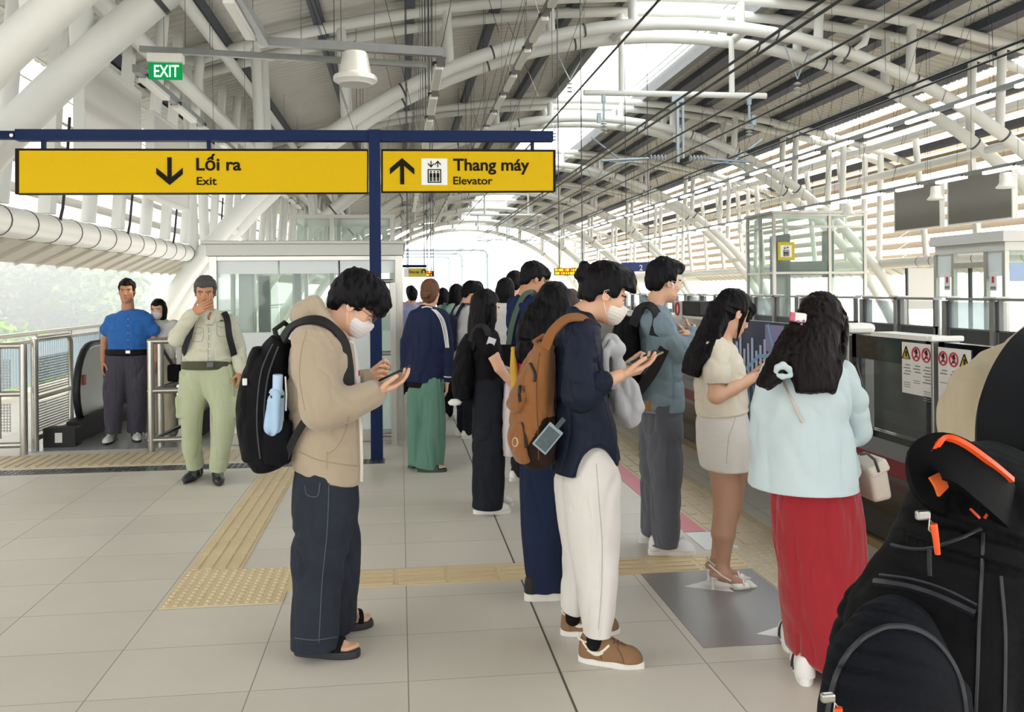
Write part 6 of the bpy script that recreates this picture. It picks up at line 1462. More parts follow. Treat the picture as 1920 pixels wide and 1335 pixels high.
for a, b in ((fa, fb), (fc, fd)):
    a = A_(a); b = A_(b); L = np.linalg.norm(b-a); x = (b-a)/L; y = cross((0, 0, 1), x); T = lambda u, v, w: a+x*u*L+y*v+A_((0, 0, w)); g = G()
    g.ec(T(.05, 0, .068), T(.35, 0, .055), (.005, .024), (.005, .026), y, .006, 1); g.ec(T(.35, 0, .055), T(.62, 0, .012), (.005, .026), (.006, .036), y, .006, 1); g.ec(T(.55, 0, .022), T(.80, 0, .018), (.026, .040), (.018, .034), y, .012, .8); g.rc(T(.78, 0, .016), T(.99, 0, .011), .016, .005, .015); g.bx(T(.52, 0, .065), (.05, .027, .03), np.array([x, y, (0, 0, 1.)]), .01, .006, 's')
    o = gbuild('high_heel', g, .0035, M_heel, p.t)
    part(MB().lathe([(.010, 0), (.0075, .02), (.009, .045), (.017, .068)], T(.08, 0, 0), 12), 'heel_post', M_heel, o, True)
    part(MB().tube([T(.42, -.036, .055), T(.22, -.034, .085), T(.03, -.02, .125), T(.0, 0, .13), T(.03, .02, .125), T(.22, .034, .085), T(.42, .036, .055)], .0045, 6), 'sling_strap', M_heel, o, True); part(MB().tube([T(.70, -.036, .03), T(.72, 0, .046), T(.70, .036, .03)], .007, 6), 'bow', M_heel, o, True)
M_crm = fabric('knit_cream', 'e6decb', .85, .04, 8, .25, 500, .3)
g = G(); p.loft(g, [(1348, 638, 18, .09), (1347, 656, 34, .15), (1350, 700, 47, .165), (1350, 735, 48, .165), (1354, 770, 50, .172)], .03, cap=.25); p.limb(g, [(1344, 655, 24, -.12), (1344, 692, 26, -.175), (1345, 704, 26, -.185)], .04); p.limb(g, [(1352, 655, 24, .12), (1362, 700, 25, .18)], .04)
g.rc(H.L(0, -.02, -.04), J(1350, 632), .050, .046, .01, 's'); g.rc(J(1345, 712, -.19), J(1346, 730, -.195), .05, .05, .006, 's'); p.build('knit_top', g, .005, M_crm, folds(.008, (10, 10, 8), 51))
g = G(); p.loft(g, [(1354, 752, 38, .13), (1355, 780, 47, .165), (1356, 805, 51, .185), (1360, 840, 52, .195), (1362, 874, 47, .19)], .03, cap=.12); so = p.build('skirt', g, .0055, fabric('skirt_white', 'ddd9d2', .75, .03, 6), folds(.004, (9, 9, 3), 52)); seam(so, 'side_seam', [J(1380, 776), J(1374, 800), J(1366, 822), J(1362, 870)], .002, mat('seam_cream', 'bdb5ab', .9))
g = G(); H.el(g, (0, -.012, .042), (.086, .106, .094), .01); H.el(g, (0, -.065, -.02), (.078, .06, .08), .03); H.bx(g, (0, .135, -.11), (.13, .1, .165), .015, .012, 's'); H.bx(g, (0, .015, -.16), (.13, .028, .15), .01, .006, 's')
for sx in (-1, 1): H.rc(g, (sx*.05, .075, .06), (sx*.062, .062, -.015), .020, .010, .03); H.rc(g, (sx*.07, .015, .02), (sx*.060, .04, -.13), .012, .004, .01)
p.loft(g, [(1352, 575, 24, .08), (1338, 610, 22, .10, -.01), (1320, 645, 20, .12, -.02), (1304, 675, 17, .12, -.03), (1295, 702, 12, .11, -.03)], .03, cap=.12); p.limb(g, [(1345, 630, 7, -.13), (1322, 672, 6, -.19), (1303, 700, 4, -.18)], .02)
p.build('hair', g, .0045, M_hair, [strands(.008, (75, 75, 1.5), 6), strands(.003, (150, 150, 3), 9)])
phone('phone in the hands of the woman in the cream top', J(1428, 698, -.02), (.55, .8, .2), (-.4, .1, .9), M_phone)
# ================================================================ man in denim jacket
p = Person('person in denim jacket and grey jeans with earbud and glasses, arms crossed, looking right', fl(1244, 1032)); J = p.j
H = Head(J(1246, 529), (.94, .26, -.14), (.14, 0, .99), 1.0)
g = G(); H.face(g); g.rc(H.L(0, -.025, -.05), J(1225, 574), .048, .058, .03); g.rc(J(1228, 604), J(1238, 770), .09, .09, .03); g.rc(J(1228, 612, -.13), J(1232, 612, .13), .035, .035, .03)
g.chain([(J(1230, 614, -.14), .034), (J(1270, 662, -.15), .036), (J(1300, 628, .02), .028)]); g.chain([(J(1234, 614, .14), .034), (J(1280, 655, .2), .036), (J(1292, 632, -.02), .028)])
hand(g, J(1300, 628, .03), (.4, .8, .3), (.9, -.3, .2), True, HOLD, .95); hand(g, J(1292, 634, -.03), (-.3, -.9, .2), (.9, -.2, .2), False, HOLD, .95)
g.chain([(J(1243, 780, -.07), .08), (J(1248, 900, -.08), .05), (J(1243, 1010, -.08), .036)]); g.chain([(J(1236, 790, .06), .06), (J(1226, 890, .09), .036), (J(1219, 985, .12), .022)]); p.build('body', g, .0045, SKIN['fair'], paint=H.paint())
q0, q1 = fl(1216, 1040), fl(1304, 1041); shoe(p.t, 'sneaker', q0, q1, .05, M_shoew, M_sole, .032, .09, .005, M_wpaint); q0, q1 = fl(1199, 1018), fl(1284, 1014); shoe(p.t, 'sneaker', q0, q1, .05, M_shoew, M_sole, .032, .09, .005, M_wpaint)
g = G(); p.loft(g, [(1240, 745, 36, .14, -.02), (1241, 775, 40, .15, -.03), (1246, 820, 35, .13, -.07), (1249, 900, 29, .12, -.08), (1247, 960, 27, .112, -.08), (1243, 1021, 26, .11, -.08)], .02, cap=.12); p.loft(g, [(1236, 745, 36, .14, .03), (1236, 780, 38, .14, .05), (1228, 850, 29, .12, .08), (1223, 920, 22, .11, .1), (1218, 960, 17, .10, .12), (1213, 1000, 12, .085, .13)], .02, cap=.12)
p.build('jeans', g, .0065, fabric('jeans_grey', '5d6069', .85, .16, 6, .3, 300), folds(.011, (8, 8, 4), 61))
M_den = fabric('denim_blue', '7f939e', .85, .20, 5, .3, 300)
g = G(); p.loft(g, [(1222, 574, 24, .11), (1226, 600, 34, .18), (1232, 650, 39, .185), (1238, 710, 41, .18), (1239, 768, 44, .18)], .03, cap=.15); p.limb(g, [(1228, 602, 27, -.13), (1252, 635, 25, -.165), (1274, 656, 22, -.155)], .04); p.limb(g, [(1274, 656, 22, -.15), (1288, 640, 19, -.08), (1298, 628, 15, 0)], .03); p.limb(g, [(1236, 605, 24, .14), (1276, 655, 23, .19), (1290, 636, 17, .03)], .03)
p.limb(g, [(1209, 563, 5.5, -.06), (1226, 575, 5.5, -.065), (1240, 584, 4, -.06)], .012); p.limb(g, [(1209, 561, 5.5, .06), (1228, 573, 5.5, .065), (1242, 582, 4, .06)], .012); p.limb(g, [(1208, 563, 5.5, -.05), (1208, 563, 5.5, .05)], .012); g.rc(H.L(0, -.02, -.05), J(1226, 572), .060, .056, .01, 's')
dj = p.build('denim_jacket', g, .0055, M_den, folds(.013, (8, 8, 7), 62)); M_sd = mat('seam_denim', '8499a4', .9)
for pts in ([(1199, 757), (1238, 760), (1280, 757)], [(1204, 590), (1206, 640), (1210, 700), (1214, 755)], [(1240, 590), (1236, 620), (1242, 645)], [(1262, 680), (1264, 720), (1266, 755)]): seam(dj, 'stitch_line', [J(*q) for q in pts], .0018, M_sd)
short_hair(p, H, vol=.014, fr=(.058, .035), nape=-.06, extra=lambda g: H.el(g, (0, .06, .10), (.066, .06, .036), .03), spike=.010, seed=4, m=M_hair); glasses(H, p.t, mat('rim_clear', 'b8b0a6', .2)); part(MB().tube([H.L(.086, .0, -.004), H.L(.092, .004, -.010)], .007, 8).tube([H.L(.092, .004, -.010), H.L(.092, .008, -.034)], .0032, 6), 'earbud', M_wpaint, p.t, True); part(MB().tube([H.L(-.086, .0, -.004), H.L(-.092, .004, -.010)], .007, 8), 'earbud', M_wpaint, p.t, True)
bk = root('backpack', 'black backpack with tan leather patch on the man in the denim jacket', 'backpack', J(1175, 752)); g = G(); p.loft(g, [(1180, 600, 18, .10), (1170, 640, 29, .14), (1170, 690, 29, .15), (1184, 735, 20, .13)], .03, cap=.5); gbuild('bag_body', g, .006, M_bagblk, bk, folds(.009, (9, 9, 7), 63))
strap(bk, 'shoulder_strap', [J(1186, 610, -.11), J(1200, 580, -.14), J(1218, 573, -.18), J(1232, 592, -.20), J(1226, 630, -.20)], .055, .014, M_web, bk, (.1, -.7, .7)); strap(bk, 'lower_strap', [J(1246, 652, -.21), J(1228, 690, -.20), J(1208, 720, -.185), J(1190, 742, -.15)], .06, .008, M_web, bk, (0, -1, .1)); strap(bk, 'shoulder_strap', [J(1186, 605, .10), J(1204, 572, .13), J(1226, 572, .16)], .05, .014, M_web, bk, (.1, .5, .8))
part(MB().cbox(J(1211, 762, -.185), (.062, .012, .06)), 'leather_patch', mat('patch_tan', 'a87848', .6), p.t, False, .004)
# ================================================================ woman with very long hair and navy wide trousers
p = Person('person with very long black hair, pink top and navy wide trousers, seen from behind', fl(1026, 1120)); J = p.j
H = Head(J(1040, 580), (.30, .93, -.2), (.05, .2, .97), .98)
g = G(); H.face(g, True); g.rc(H.L(0, -.025, -.05), J(1030, 632), .046, .055, .03); g.rc(J(1028, 655), J(1020, 850), .09, .09, .03); g.rc(J(985, 655), J(1068, 655), .04, .04, .03)
for sx, x0 in ((-1, 985), (1, 1068)): g.chain([(J(x0, 660), .036), (J(x0+sx*4, 745, .03), .032), (J(x0-sx*25, 735, .22), .026)]); hand(g, J(x0-sx*25, 735, .22), (-sx*.6, .6, .4), (sx*.5, -.4, -.6), sx > 0, HOLD, .92)
g.chain([(J(1008, 870), .08), (J(1010, 990), .05), (J(1013, 1090), .036)]); g.chain([(J(1034, 870, .05), .08), (J(1038, 990, .08), .05), (J(1042, 1078, .1), .036)]); p.build('body', g, .006, SKIN['fair'], paint=H.paint())
g = G(); p.loft(g, [(1026, 640, 28, .08), (1020, 660, 52, .12), (1016, 740, 50, .13), (1018, 830, 46, .14)], .03); p.limb(g, [(984, 662, 17), (982, 715, 17, .01)], .03); p.limb(g, [(1068, 662, 17), (1070, 715, 17, .01)], .03); p.build('pink_top', g, .006, fabric('top_pink', 'd8346f', .8, .05), folds(.008, (9, 9, 7), 71))
g = G(); p.loft(g, [(1020, 815, 42, .15), (1012, 870, 36, .14), (1013, 980, 37, .14), (1016, 1050, 33, .13), (1020, 1100, 31, .12)], .02, cap=.12); p.loft(g, [(1024, 815, 42, .15, .03), (1034, 900, 34, .13, .07), (1036, 1000, 32, .13, .09), (1040, 1090, 29, .12, .1)], .02, cap=.12); p.build('trousers', g, .0065, fabric('trousers_navy', '222c44', .85, .1, 6, .25), folds(.010, (9, 9, 2.5), 72))
M_sole2 = M_sole; shoe(p.t, 'sneaker', fl(984, 1126), fl(1066, 1121), .047, mat('shoe_black', '1b1b1d', .7, bump=.2, bscale=300), M_sole, .042, .095, .005); shoe(p.t, 'sneaker', fl(1012, 1104), fl(1092, 1100), .047, mat('shoe_black', '1b1b1d', .7), M_sole, .042, .095, .005)
g = G(); H.el(g, (0, -.014, .045), (.092, .112, .100), .01); H.el(g, (0, -.06, -.02), (.086, .064, .08), .03); H.bx(g, (0, .14, -.10), (.13, .1, .16), .015, .012, 's')
p.loft(g, [(1040, 572, 40, .09, -.02), (1030, 600, 50, .09, -.05), (1022, 630, 55, .085, -.08), (1014, 655, 48, .07, -.10), (992, 668, 26, .05, -.12)], .03, cap=.3); p.loft(g, [(1015, 610, 24, .06, -.03), (994, 640, 22, .07, -.06), (982, 665, 17, .06, -.09), (977, 670, 12, .05, -.1)], .03, cap=.3)
p.build('hair', g, .0055, M_hair, [strands(.009, (70, 70, 1.5), 15), strands(.004, (130, 130, 3), 18)])
yb_ = root('shoulder_bag', 'yellow cloth bag peeking beside the pink top and the brown backpack', 'bag', J(968, 775, -.02)); g = G(); p.loft(g, [(962, 652, 5, .05, -.02), (964, 700, 7, .06, -.02), (968, 750, 9, .06, -.02), (970, 772, 9, .05, -.02)], .02); gbuild('bag_cloth', g, .005, fabric('cloth_yellow', 'd9a83a', .8, .1), yb_, folds(.006, (14, 14, 9), 73))
# ================================================================ woman in black tee
p = Person('person with long black hair in black tee and black jeans, black backpack on back', fl(918, 957)); J = p.j
H = Head(J(912, 578), (.86, .42, -.2), (.16, .08, .98), .98)
g = G(); H.face(g, True); g.rc(H.L(0, -.025, -.05), J(906, 612), .045, .052, .03); g.rc(J(908, 628), J(912, 760), .085, .09, .03); g.rc(J(904, 622, -.14), J(912, 622, .14), .038, .038, .03)
g.chain([(J(904, 626, -.15), .045), (J(926, 668, -.20), .040), (J(936, 690, -.20), .037), (J(958, 718, -.16), .026)]); g.chain([(J(912, 626, .15), .042), (J(938, 690, .18), .036), (J(960, 716, .04), .026)]); hand(g, J(957, 717, -.16), (.5, .5, -.7), (-.6, -.5, -.4), True, HOLD, .92); hand(g, J(960, 716, .03), (.6, -.5, -.5), (.2, .6, -.6), False, HOLD, .92)
g.chain([(J(912, 770, -.06), .08), (J(914, 860, -.08), .05), (J(914, 945, -.09), .034)]); g.chain([(J(914, 770, .07), .08), (J(918, 860, .09), .05), (J(922, 938, .1), .034)]); p.build('body', g, .0055, SKIN['fair'], paint=H.paint())
g = G(); p.loft(g, [(906, 612, 16, .08), (907, 626, 26, .15), (910, 660, 32, .16), (911, 690, 30, .15), (912, 725, 30, .15)], .03, cap=.2); p.limb(g, [(904, 628, 17, -.13), (919, 655, 17, -.19)], .04); p.limb(g, [(912, 628, 17, .13), (926, 655, 16, .18)], .04); te = p.build('tee', g, .0055, fabric('tee_black', '141315', .8, .06), folds(.008, (10, 10, 8), 81)); q = snap(te, [J(921, 641), J(921, 641)+A_((.001, 0, 0))], .002, dense=1)[0]; part(MB().cbox(q, (.055, .012, .055), 0, Matrix.Rotation(.35, 3, 'Y')), 'sleeve_patch', mat('patch_lilac', 'd9d3e2', .6), p.t)
g = G(); p.loft(g, [(912, 712, 29, .15), (914, 750, 31, .155, -.02), (915, 830, 30, .14, -.06), (915, 900, 29, .13, -.08), (914, 952, 28, .12, -.09)], .02, cap=.12); p.loft(g, [(914, 712, 27, .15, .03), (918, 800, 27, .13, .07), (921, 900, 24, .12, .09), (924, 945, 22, .11, .1)], .02, cap=.12); p.build('jeans', g, .007, fabric('jeans_black', '23252c', .85, .12, 6, .25), folds(.010, (9, 9, 3), 82))
shoe(p.t, 'sneaker', fl(888, 963), fl(957, 962), .047, M_shoew, M_sole, .03, .075, .006); shoe(p.t, 'sneaker', fl(898, 950), fl(962, 949), .047, M_shoew, M_sole, .03, .075, .006)
g = G(); H.el(g, (0, -.014, .045), (.088, .108, .095), .01); H.el(g, (0, -.06, -.02), (.08, .062, .08), .03); H.bx(g, (0, .14, -.10), (.13, .105, .155), .015, .012, 's'); p.loft(g, [(906, 565, 20, .10), (900, 595, 21, .11, -.01), (896, 618, 19, .12, -.02), (890, 640, 13, .11, -.03), (886, 655, 8, .1, -.03)], .03); p.limb(g, [(925, 575, 6, -.09), (925, 600, 6, -.10), (922, 622, 4, -.12)], .02); p.build('hair', g, .0055, M_hair, [strands(.009, (65, 65, 1.5), 25), strands(.004, (120, 120, 3), 28)])
bk = root('backpack', 'plain black backpack on the woman in the black tee', 'backpack', J(868, 755)); g = G(); p.loft(g, [(882, 632, 10, .09), (874, 665, 19, .13), (868, 710, 23, .14), (868, 745, 18, .12)], .03, cap=.5); gbuild('bag_body', g, .0065, M_bagblk, bk, folds(.009, (9, 9, 7), 83)); strap(bk, 'shoulder_strap', [J(882, 640, -.10), J(892, 618, -.14), J(904, 611, -.17), J(914, 622, -.19), J(914, 645, -.2)], .045, .012, M_web, bk, (.1, -.7, .7)); part(MB().lathe([(.0, -.02), (.04, -.018), (.05, 0), (.03, .02), (0, .022)], J(853, 754, -.1), 14), 'charm', M_wpaint, bk, True)
tb = root('tote_bag', 'pale tote bag with grey cloth held by the woman in black tee', 'bag', J(951, 856, -.1)); g = G(); p.loft(g, [(953, 720, 6, .05, -.1), (953, 760, 10, .09, -.1), (952, 820, 12, .10, -.1), (953, 852, 11, .09, -.1)], .02, cap=.3); gbuild('bag_cloth', g, .006, fabric('tote_pale', 'd6cdd0', .8, .04), tb, folds(.008, (12, 12, 5), 84)); g = G(); p.limb(g, [(948, 693, 7, -.1), (960, 697, 6, -.06), (958, 715, 7, -.08)], .03); gbuild('grey_cloth', g, .006, fabric('cloth_grey', 'a9abb3', .9), tb, folds(.008, (14, 14, 14), 85)); strap(tb, 'handle', [J(950, 735, -.12), J(954, 712, -.16), J(960, 735, -.1)], .025, .005, fabric('tote_pale', 'd6cdd0'), tb, (0, -1, 0))
# ================================================================ woman in navy track jacket
p = Person('person with brown hair bun in navy striped-sleeve track jacket and green wide trousers', fl(800, 880)); J = p.j
H = Head(J(807, 550), (.28, .95, -.08), (0, .1, 1), .98)
g = G(); H.face(g, True); g.rc(H.L(0, -.025, -.05), J(803, 580), .046, .055, .03); g.rc(J(802, 590), J(800, 730), .09, .09, .03); g.rc(J(776, 592), J(830, 592), .038, .038, .03); g.chain([(J(778, 597), .030), (J(764, 660), .026), (J(764, 700, .1), .024)]); g.chain([(J(830, 595), .036), (J(838, 660), .034), (J(838, 716, -.04), .026)]); hand(g, J(838, 716, -.04), (-.05, -.1, -1), (.95, .1, 0), True, RELAX, .92); hand(g, J(764, 700, .1), (.3, .5, -.8), (-.9, 0, -.2), False, RELAX, .92)
g.chain([(J(784, 740), .07), (J(784, 800), .05), (J(786, 862, .04), .034)]); g.chain([(J(812, 740), .07), (J(808, 800), .05), (J(806, 872, -.03), .034)]); fa, fb = fl(784, 884), fl(836, 884); fc, fd = fl(768, 878), fl(800, 872); footskin(g, fa, fb, .042, J(806, 872, -.03)); footskin(g, fc, fd, .042, J(786, 862, .04)); p.build('body', g, .006, SKIN['fair'], paint=H.paint())
for a, b in ((fa, fb), (fc, fd)):
    a = A_(a); b = A_(b); x = unit(b-a); y = cross((0, 0, 1), x); L = np.linalg.norm(b-a); mb = MB(); mb.prism([Vector(a+x*(.5-.54*math.cos(t))*L+y*.05*math.copysign(abs(math.sin(t))**.6, math.sin(t))) for t in np.linspace(0, 6.283, 24, endpoint=False)], (0, 0, 0), (0, 0, .025)); o = part(mb, 'slipper', mat('slipper_green', '33423c', .6), p.t, False, .005)
    g = G(); g.ec(a+x*L*.5+A_((0, 0, .03)), a+x*L*.75+A_((0, 0, .028)), (.042, .05), (.036, .05), y, .01, .2); gbuild('slipper_band', g, .006, mat('slipper_green', '33423c', .6), o)
g = G(); p.loft(g, [(800, 700, 28, .10), (796, 724, 32, .125), (786, 745, 22, .12, .02), (782, 800, 19, .11, .03), (781, 869, 17, .11, .04)], .015, cap=.1); p.loft(g, [(802, 700, 28, .10), (804, 724, 31, .125, -.02), (813, 750, 22, .12, -.03), (810, 820, 25, .12, -.04), (803, 876, 27, .12, -.04)], .015, cap=.1); p.build('trousers', g, .007, fabric('trousers_green', '5f8676', .85, .05), folds(.012, (10, 10, 2), 91))
M_track = fabric('track_navy', '232a47', .7, .06)
g = G(); p.loft(g, [(800, 700, 36, .12), (800, 724, 36, .12)], .02, cap=.15); p.build('under_shirt', g, .007, fabric('under_black', '1c1b20'))
g = G(); p.loft(g, [(803, 574, 14, .08), (802, 588, 30, .12), (801, 620, 36, .14), (799, 670, 38, .145), (799, 714, 37, .14)], .03, cap=.15); p.limb(g, [(778, 594, 14), (764, 640, 13), (762, 690, 12, .06)], .04); p.limb(g, [(828, 594, 14), (837, 640, 13, -.02), (839, 708, 10, -.04)], .04); tj = p.build('track_jacket', g, .0065, M_track, folds(.008, (9, 9, 5), 92))
for k in range(3): seam(tj, 'sleeve_stripe', [J(809+3.6*k, 579+k), J(818+3.6*k, 588+1.0*k), J(826+3.2*k, 602), J(832+3.0*k, 625), J(836+2.6*k, 652)], .0058, M_wpaint, off=.001)
seam(tj, 'collar_line', [J(791, 577), J(800, 575), J(810, 577)], .006, M_wpaint); seam(tj, 'cuff_line', [J(832, 706), J(839, 707), J(846, 707)], .005, M_wpaint)
g = G(); H.el(g, (0, -.014, .042), (.086, .106, .092), .01); H.el(g, (0, -.055, -.025), (.076, .058, .07), .03); H.bx(g, (0, .14, -.10), (.13, .1, .15), .015, .012, 's'); H.el(g, (-.005, -.128, -.022), (.042, .036, .036), .004); H.el(g, (.018, -.150, -.012), (.024, .020, .022), .004); H.el(g, (-.022, -.150, -.034), (.022, .018, .020), .004); H.rc(g, (-.03, -.10, -.06), (-.045, -.095, -.085), .012, .006, .01); p.build('hair', g, .0055, M_hairb, [strands(.009, (60, 60, 20), 35)])
# ================================================================ generic standing figures of the queue
def stander(label, px, Y, Ht, face, top, bottom, hair='short', sleeves='long', arms='phone', bow=18, skin='fair', wide=False, hm=None, shoes=None, h=.009, group=None, shw=1.0):
    """face = heading angle in degrees from +X (90 looks away from us)"""
    d = ray(px, 560); base = A_((d.x/d.y*Y, Y, 0)); k = Ht/1.70; a = math.radians(face); f = A_((math.cos(a), math.sin(a), 0)); r = A_((math.sin(a), -math.cos(a), 0)); z = A_((0, 0, 1.))
    p = Person(label, base, Y, group); T = lambda x, y, w: base+k*(r*x+f*y+z*w); B = math.radians(bow)
    H = Head(T(0, .05+.06*math.sin(B), 1.575-.02*math.sin(B)), f*math.cos(B)-z*math.sin(B), z*math.cos(B)+f*math.sin(B), k)
    g = G(); H.face(g); g.rc(H.L(0, -.02, -.05), T(0, -.01, 1.42), .05*k, .058*k, .03); g.rc(T(0, 0, 1.33), T(0, 0, .92), .10*k, .10*k, .03); g.rc(T(-.16*shw, 0, 1.385), T(.16*shw, 0, 1.385), .042*k, .042*k, .03); hands = []
    for s in (-1, 1):
        if arms == 'phone': E, W = T(s*.23, .02, 1.12), T(s*.07, .30, 1.16)
        elif arms == 'raise' and s < 0: E, W = T(-.27, .16, 1.42), T(-.22, .2, 1.66)
        else: E, W = T(s*.245, -.02, 1.12), T(s*.25, .04, .88)
        g.chain([(T(s*.175*shw, 0, 1.375), .042*k), (E, .036*k), (W, .026*k)]); up = arms == 'raise' and s < 0
        if arms == 'phone': hand(g, W, f*.85-r*s*.3+z*.3, -z*.8+r*s*.4, s > 0, HOLD, .95*k)
        else: hand(g, W, z if up else -z+f*.1, r*s, s > 0, HOLD if up else RELAX, .95*k)
        hands.append((T(s*.175*shw, 0, 1.375), E, W)); g.chain([(T(s*.085, 0, .90), .08*k), (T(s*.10, .02, .49), .048*k), (T(s*.105, -.02, .07), .034*k)])
    p.build('body', g, h, SKIN[skin], paint=H.paint())
    g = G(); g.ec(T(0, -.005, 1.43), T(0, 0, 1.37), (.09*k, .075*k), (.185*k*shw, .105*k), f, .03); g.ec(T(0, 0, 1.37), T(0, 0, 1.15), (.19*k*shw, .115*k), (.185*k*shw, .125*k), f, .03); g.ec(T(0, 0, 1.15), T(0, 0, .84), (.18*k*shw, .125*k), (.185*k, .125*k), f, .03, .15)
    for S, E, W in hands:
        if sleeves == 'long': g.chain([(S, .066*k), (E, .054*k), (E+(W-E)*.92, .038*k)], .04)
        else: g.chain([(S, .066*k), (S+(E-S)*.62, .064*k)], .04)
    g.rc(H.L(0, -.02, -.05), T(0, 0, 1.43), .056*k, .05*k, .01, 's'); p.build('top', g, h, top, folds(.010*k, (8, 8, 6), px))
    g = G()
    for s in (-1, 1): g.chain([(T(s*.075, 0, .92), .115*k), (T(s*.095, .01, .50), (.10 if wide else .075)*k), (T(s*.105, -.01, .08), (.10 if wide else .065)*k)], .03)
    p.build('trousers', g, h, bottom, folds(.008*k, (9, 9, 4), px+1))
    for s in (-1, 1): shoe(p.t, 'shoe', T(s*.105, -.09, 0), T(s*.12, .17, 0), .046*k, shoes or M_shoew, M_sole, .025, .07, .008)
    if hair == 'short': short_hair(p, H, hm, h*.75, .010, extra=lambda g: H.el(g, (0, .06, .085), (.066, .06, .045), .03), seed=px)
    else:
        g = G(); H.el(g, (0, -.014, .043), (.087, .107, .094), .01); H.el(g, (0, -.06, -.02), (.08, .06, .08), .03); H.bx(g, (0, .14, -.10), (.13, .1, .155), .015, .012, 's')
        if hair == 'long': g.ec(H.L(0, -.05, 0), T(0, -.10, 1.38), (.088*k, .06*k), (.10*k, .045*k), f, .03); g.ec(T(0, -.10, 1.38), T(0, -.13, 1.16), (.10*k, .045*k), (.07*k, .03*k), f, .03)
        elif hair == 'bob': g.ec(H.L(0, -.03, .0), H.L(0, -.03, -.11), (.092*k, .085*k), (.088*k, .075*k), f, .03); H.bx(g, (0, .14, -.10), (.13, .11, .155), .015, .012, 's')
        p.build('hair', g, h*.75, hm or M_hair, strands(.010, (55, 55, 5), px))
    p.H = H; p.T = T; p.k = k; p.f = f; p.r = r; return p
def std_pack(p, m, label, w_=.15, hgt=.42):
    T = p.T; k = p.k; t = root('backpack', label, 'backpack', Vector(T(0, -.22, .9))); R = np.array([p.r, p.f, A_((0, 0, 1.))]); g = G(); g.bx(T(0, -.215, 1.14), A_((w_, .085, hgt/2))*k, R, .07*k); g.bx(T(0, -.31, 1.05), A_((w_*.75, .035, hgt*.28))*k, R, .03*k, .02); gbuild('bag_body', g, .008, m, t, folds(.006, (9, 9, 7), 3))
    for s in (-1, 1): strap(t, 'shoulder_strap', [T(s*.10, -.14, 1.32), T(s*.11, -.06, 1.45), T(s*.115, .06, 1.43), T(s*.13, .135, 1.30), T(s*.16, .10, 1.10), T(s*.16, -.1, .98)], .05, .012, m, t, Vector(p.f)+Vector((0, 0, .6)))
    return t
F_ = fabric
p9 = stander('person, tall, in navy polo looking down, a green bag strap across the back', 984, 7.3, 1.79, 20, F_('polo_navy', '1f2b50', .8), F_('slacks_dark', '26262c'), sleeves='short', bow=26, skin='brown', h=.0065)
bs = root('shoulder_bag', 'dark bag on a long green strap worn by the man in the navy polo', 'bag', Vector(p9.T(-.05, -.2, .9))); T = p9.T; strap(bs, 'shoulder_strap', [T(-.02, .13, 1.30), T(.05, .06, 1.46), T(.09, -.06, 1.44), T(.07, -.14, 1.25), T(.03, -.17, 1.02)], .045, .008, F_('strap_green', '4a5f50', .8), bs, (-.5, -.8, .3)); g = G(); g.bx(T(.02, -.22, .95), (.14, .07, .13), None, .04); gbuild('bag_body', g, .008, M_bagblk, bs)
pa = stander('person, young man in white shirt looking down, navy backpack on back', 872, 9.7, 1.66, 15, F_('shirt_white', 'd9d8da'), F_('slacks_black', '1e1f24'), bow=25, h=.008); std_pack(pa, F_('pack_navy', '232b3f', .7), 'navy backpack on the young man in the white shirt')
pb_ = stander('person in mint green hooded scarf beside the young man in white', 852, 11.0, 1.64, 60, F_('hood_mint', 'a5cdbf'), F_('slacks_black', '1e1f24'), 'bob', bow=15); std_pack(pb_, F_('pack_sage', '6f8274', .8), 'grey green backpack on the person in mint')
stander('person in pale blue top, mostly hidden left of the person in mint', 829, 12.2, 1.60, 75, F_('top_paleblue', 'b3cfdc'), F_('slacks_blue', '3b4a66'), 'bob', bow=8)
stander('person with black hair behind the young man in the white shirt', 893, 12.6, 1.68, 70, F_('top_grey', '8d9096'), F_('slacks_black', '1e1f24'), bow=8)
stander('person in lilac striped shirt far down the platform beside the lift house', 774, 13.5, 1.60, 100, mat('shirt_lilac', 'a9b1d2', .8, var=.25, vscale=30, stretch=(1, 1, .05)), F_('slacks_black', '1e1f24'), arms='down', bow=4)
stander('person in dusty pink top in front of the lilac shirt person', 771, 15.2, 1.64, 95, F_('top_dustypink', 'b79aa0'), F_('slacks_blue', '3b4a66'), arms='down', bow=4)
stander('person with dark hair behind the tall man in the navy polo', 946, 8.7, 1.68, 70, F_('top_white', 'd8d6d6'), F_('slacks_blue', '3b4a66'), 'bob', bow=6)
stander('person with black hair, only the head showing behind the tall navy polo man', 963, 9.6, 1.76, 70, F_('top_grey', '8d9096'), F_('slacks_black', '1e1f24'), bow=4)
pr_ = stander('person raising a phone in one hand behind the long haired woman', 1070, 7.9, 1.57, 85, F_('top_beige', 'b9a790'), F_('slacks_black', '1e1f24'), 'bob', arms='raise', bow=0, hm=hairmat('hair_greybrown', '4e4340')); T = pr_.T
phone('small dark phone held up in the raised hand', T(-.22, .24, 1.80), (.3, 0, .95), (0, -.9, .2), M_phone)
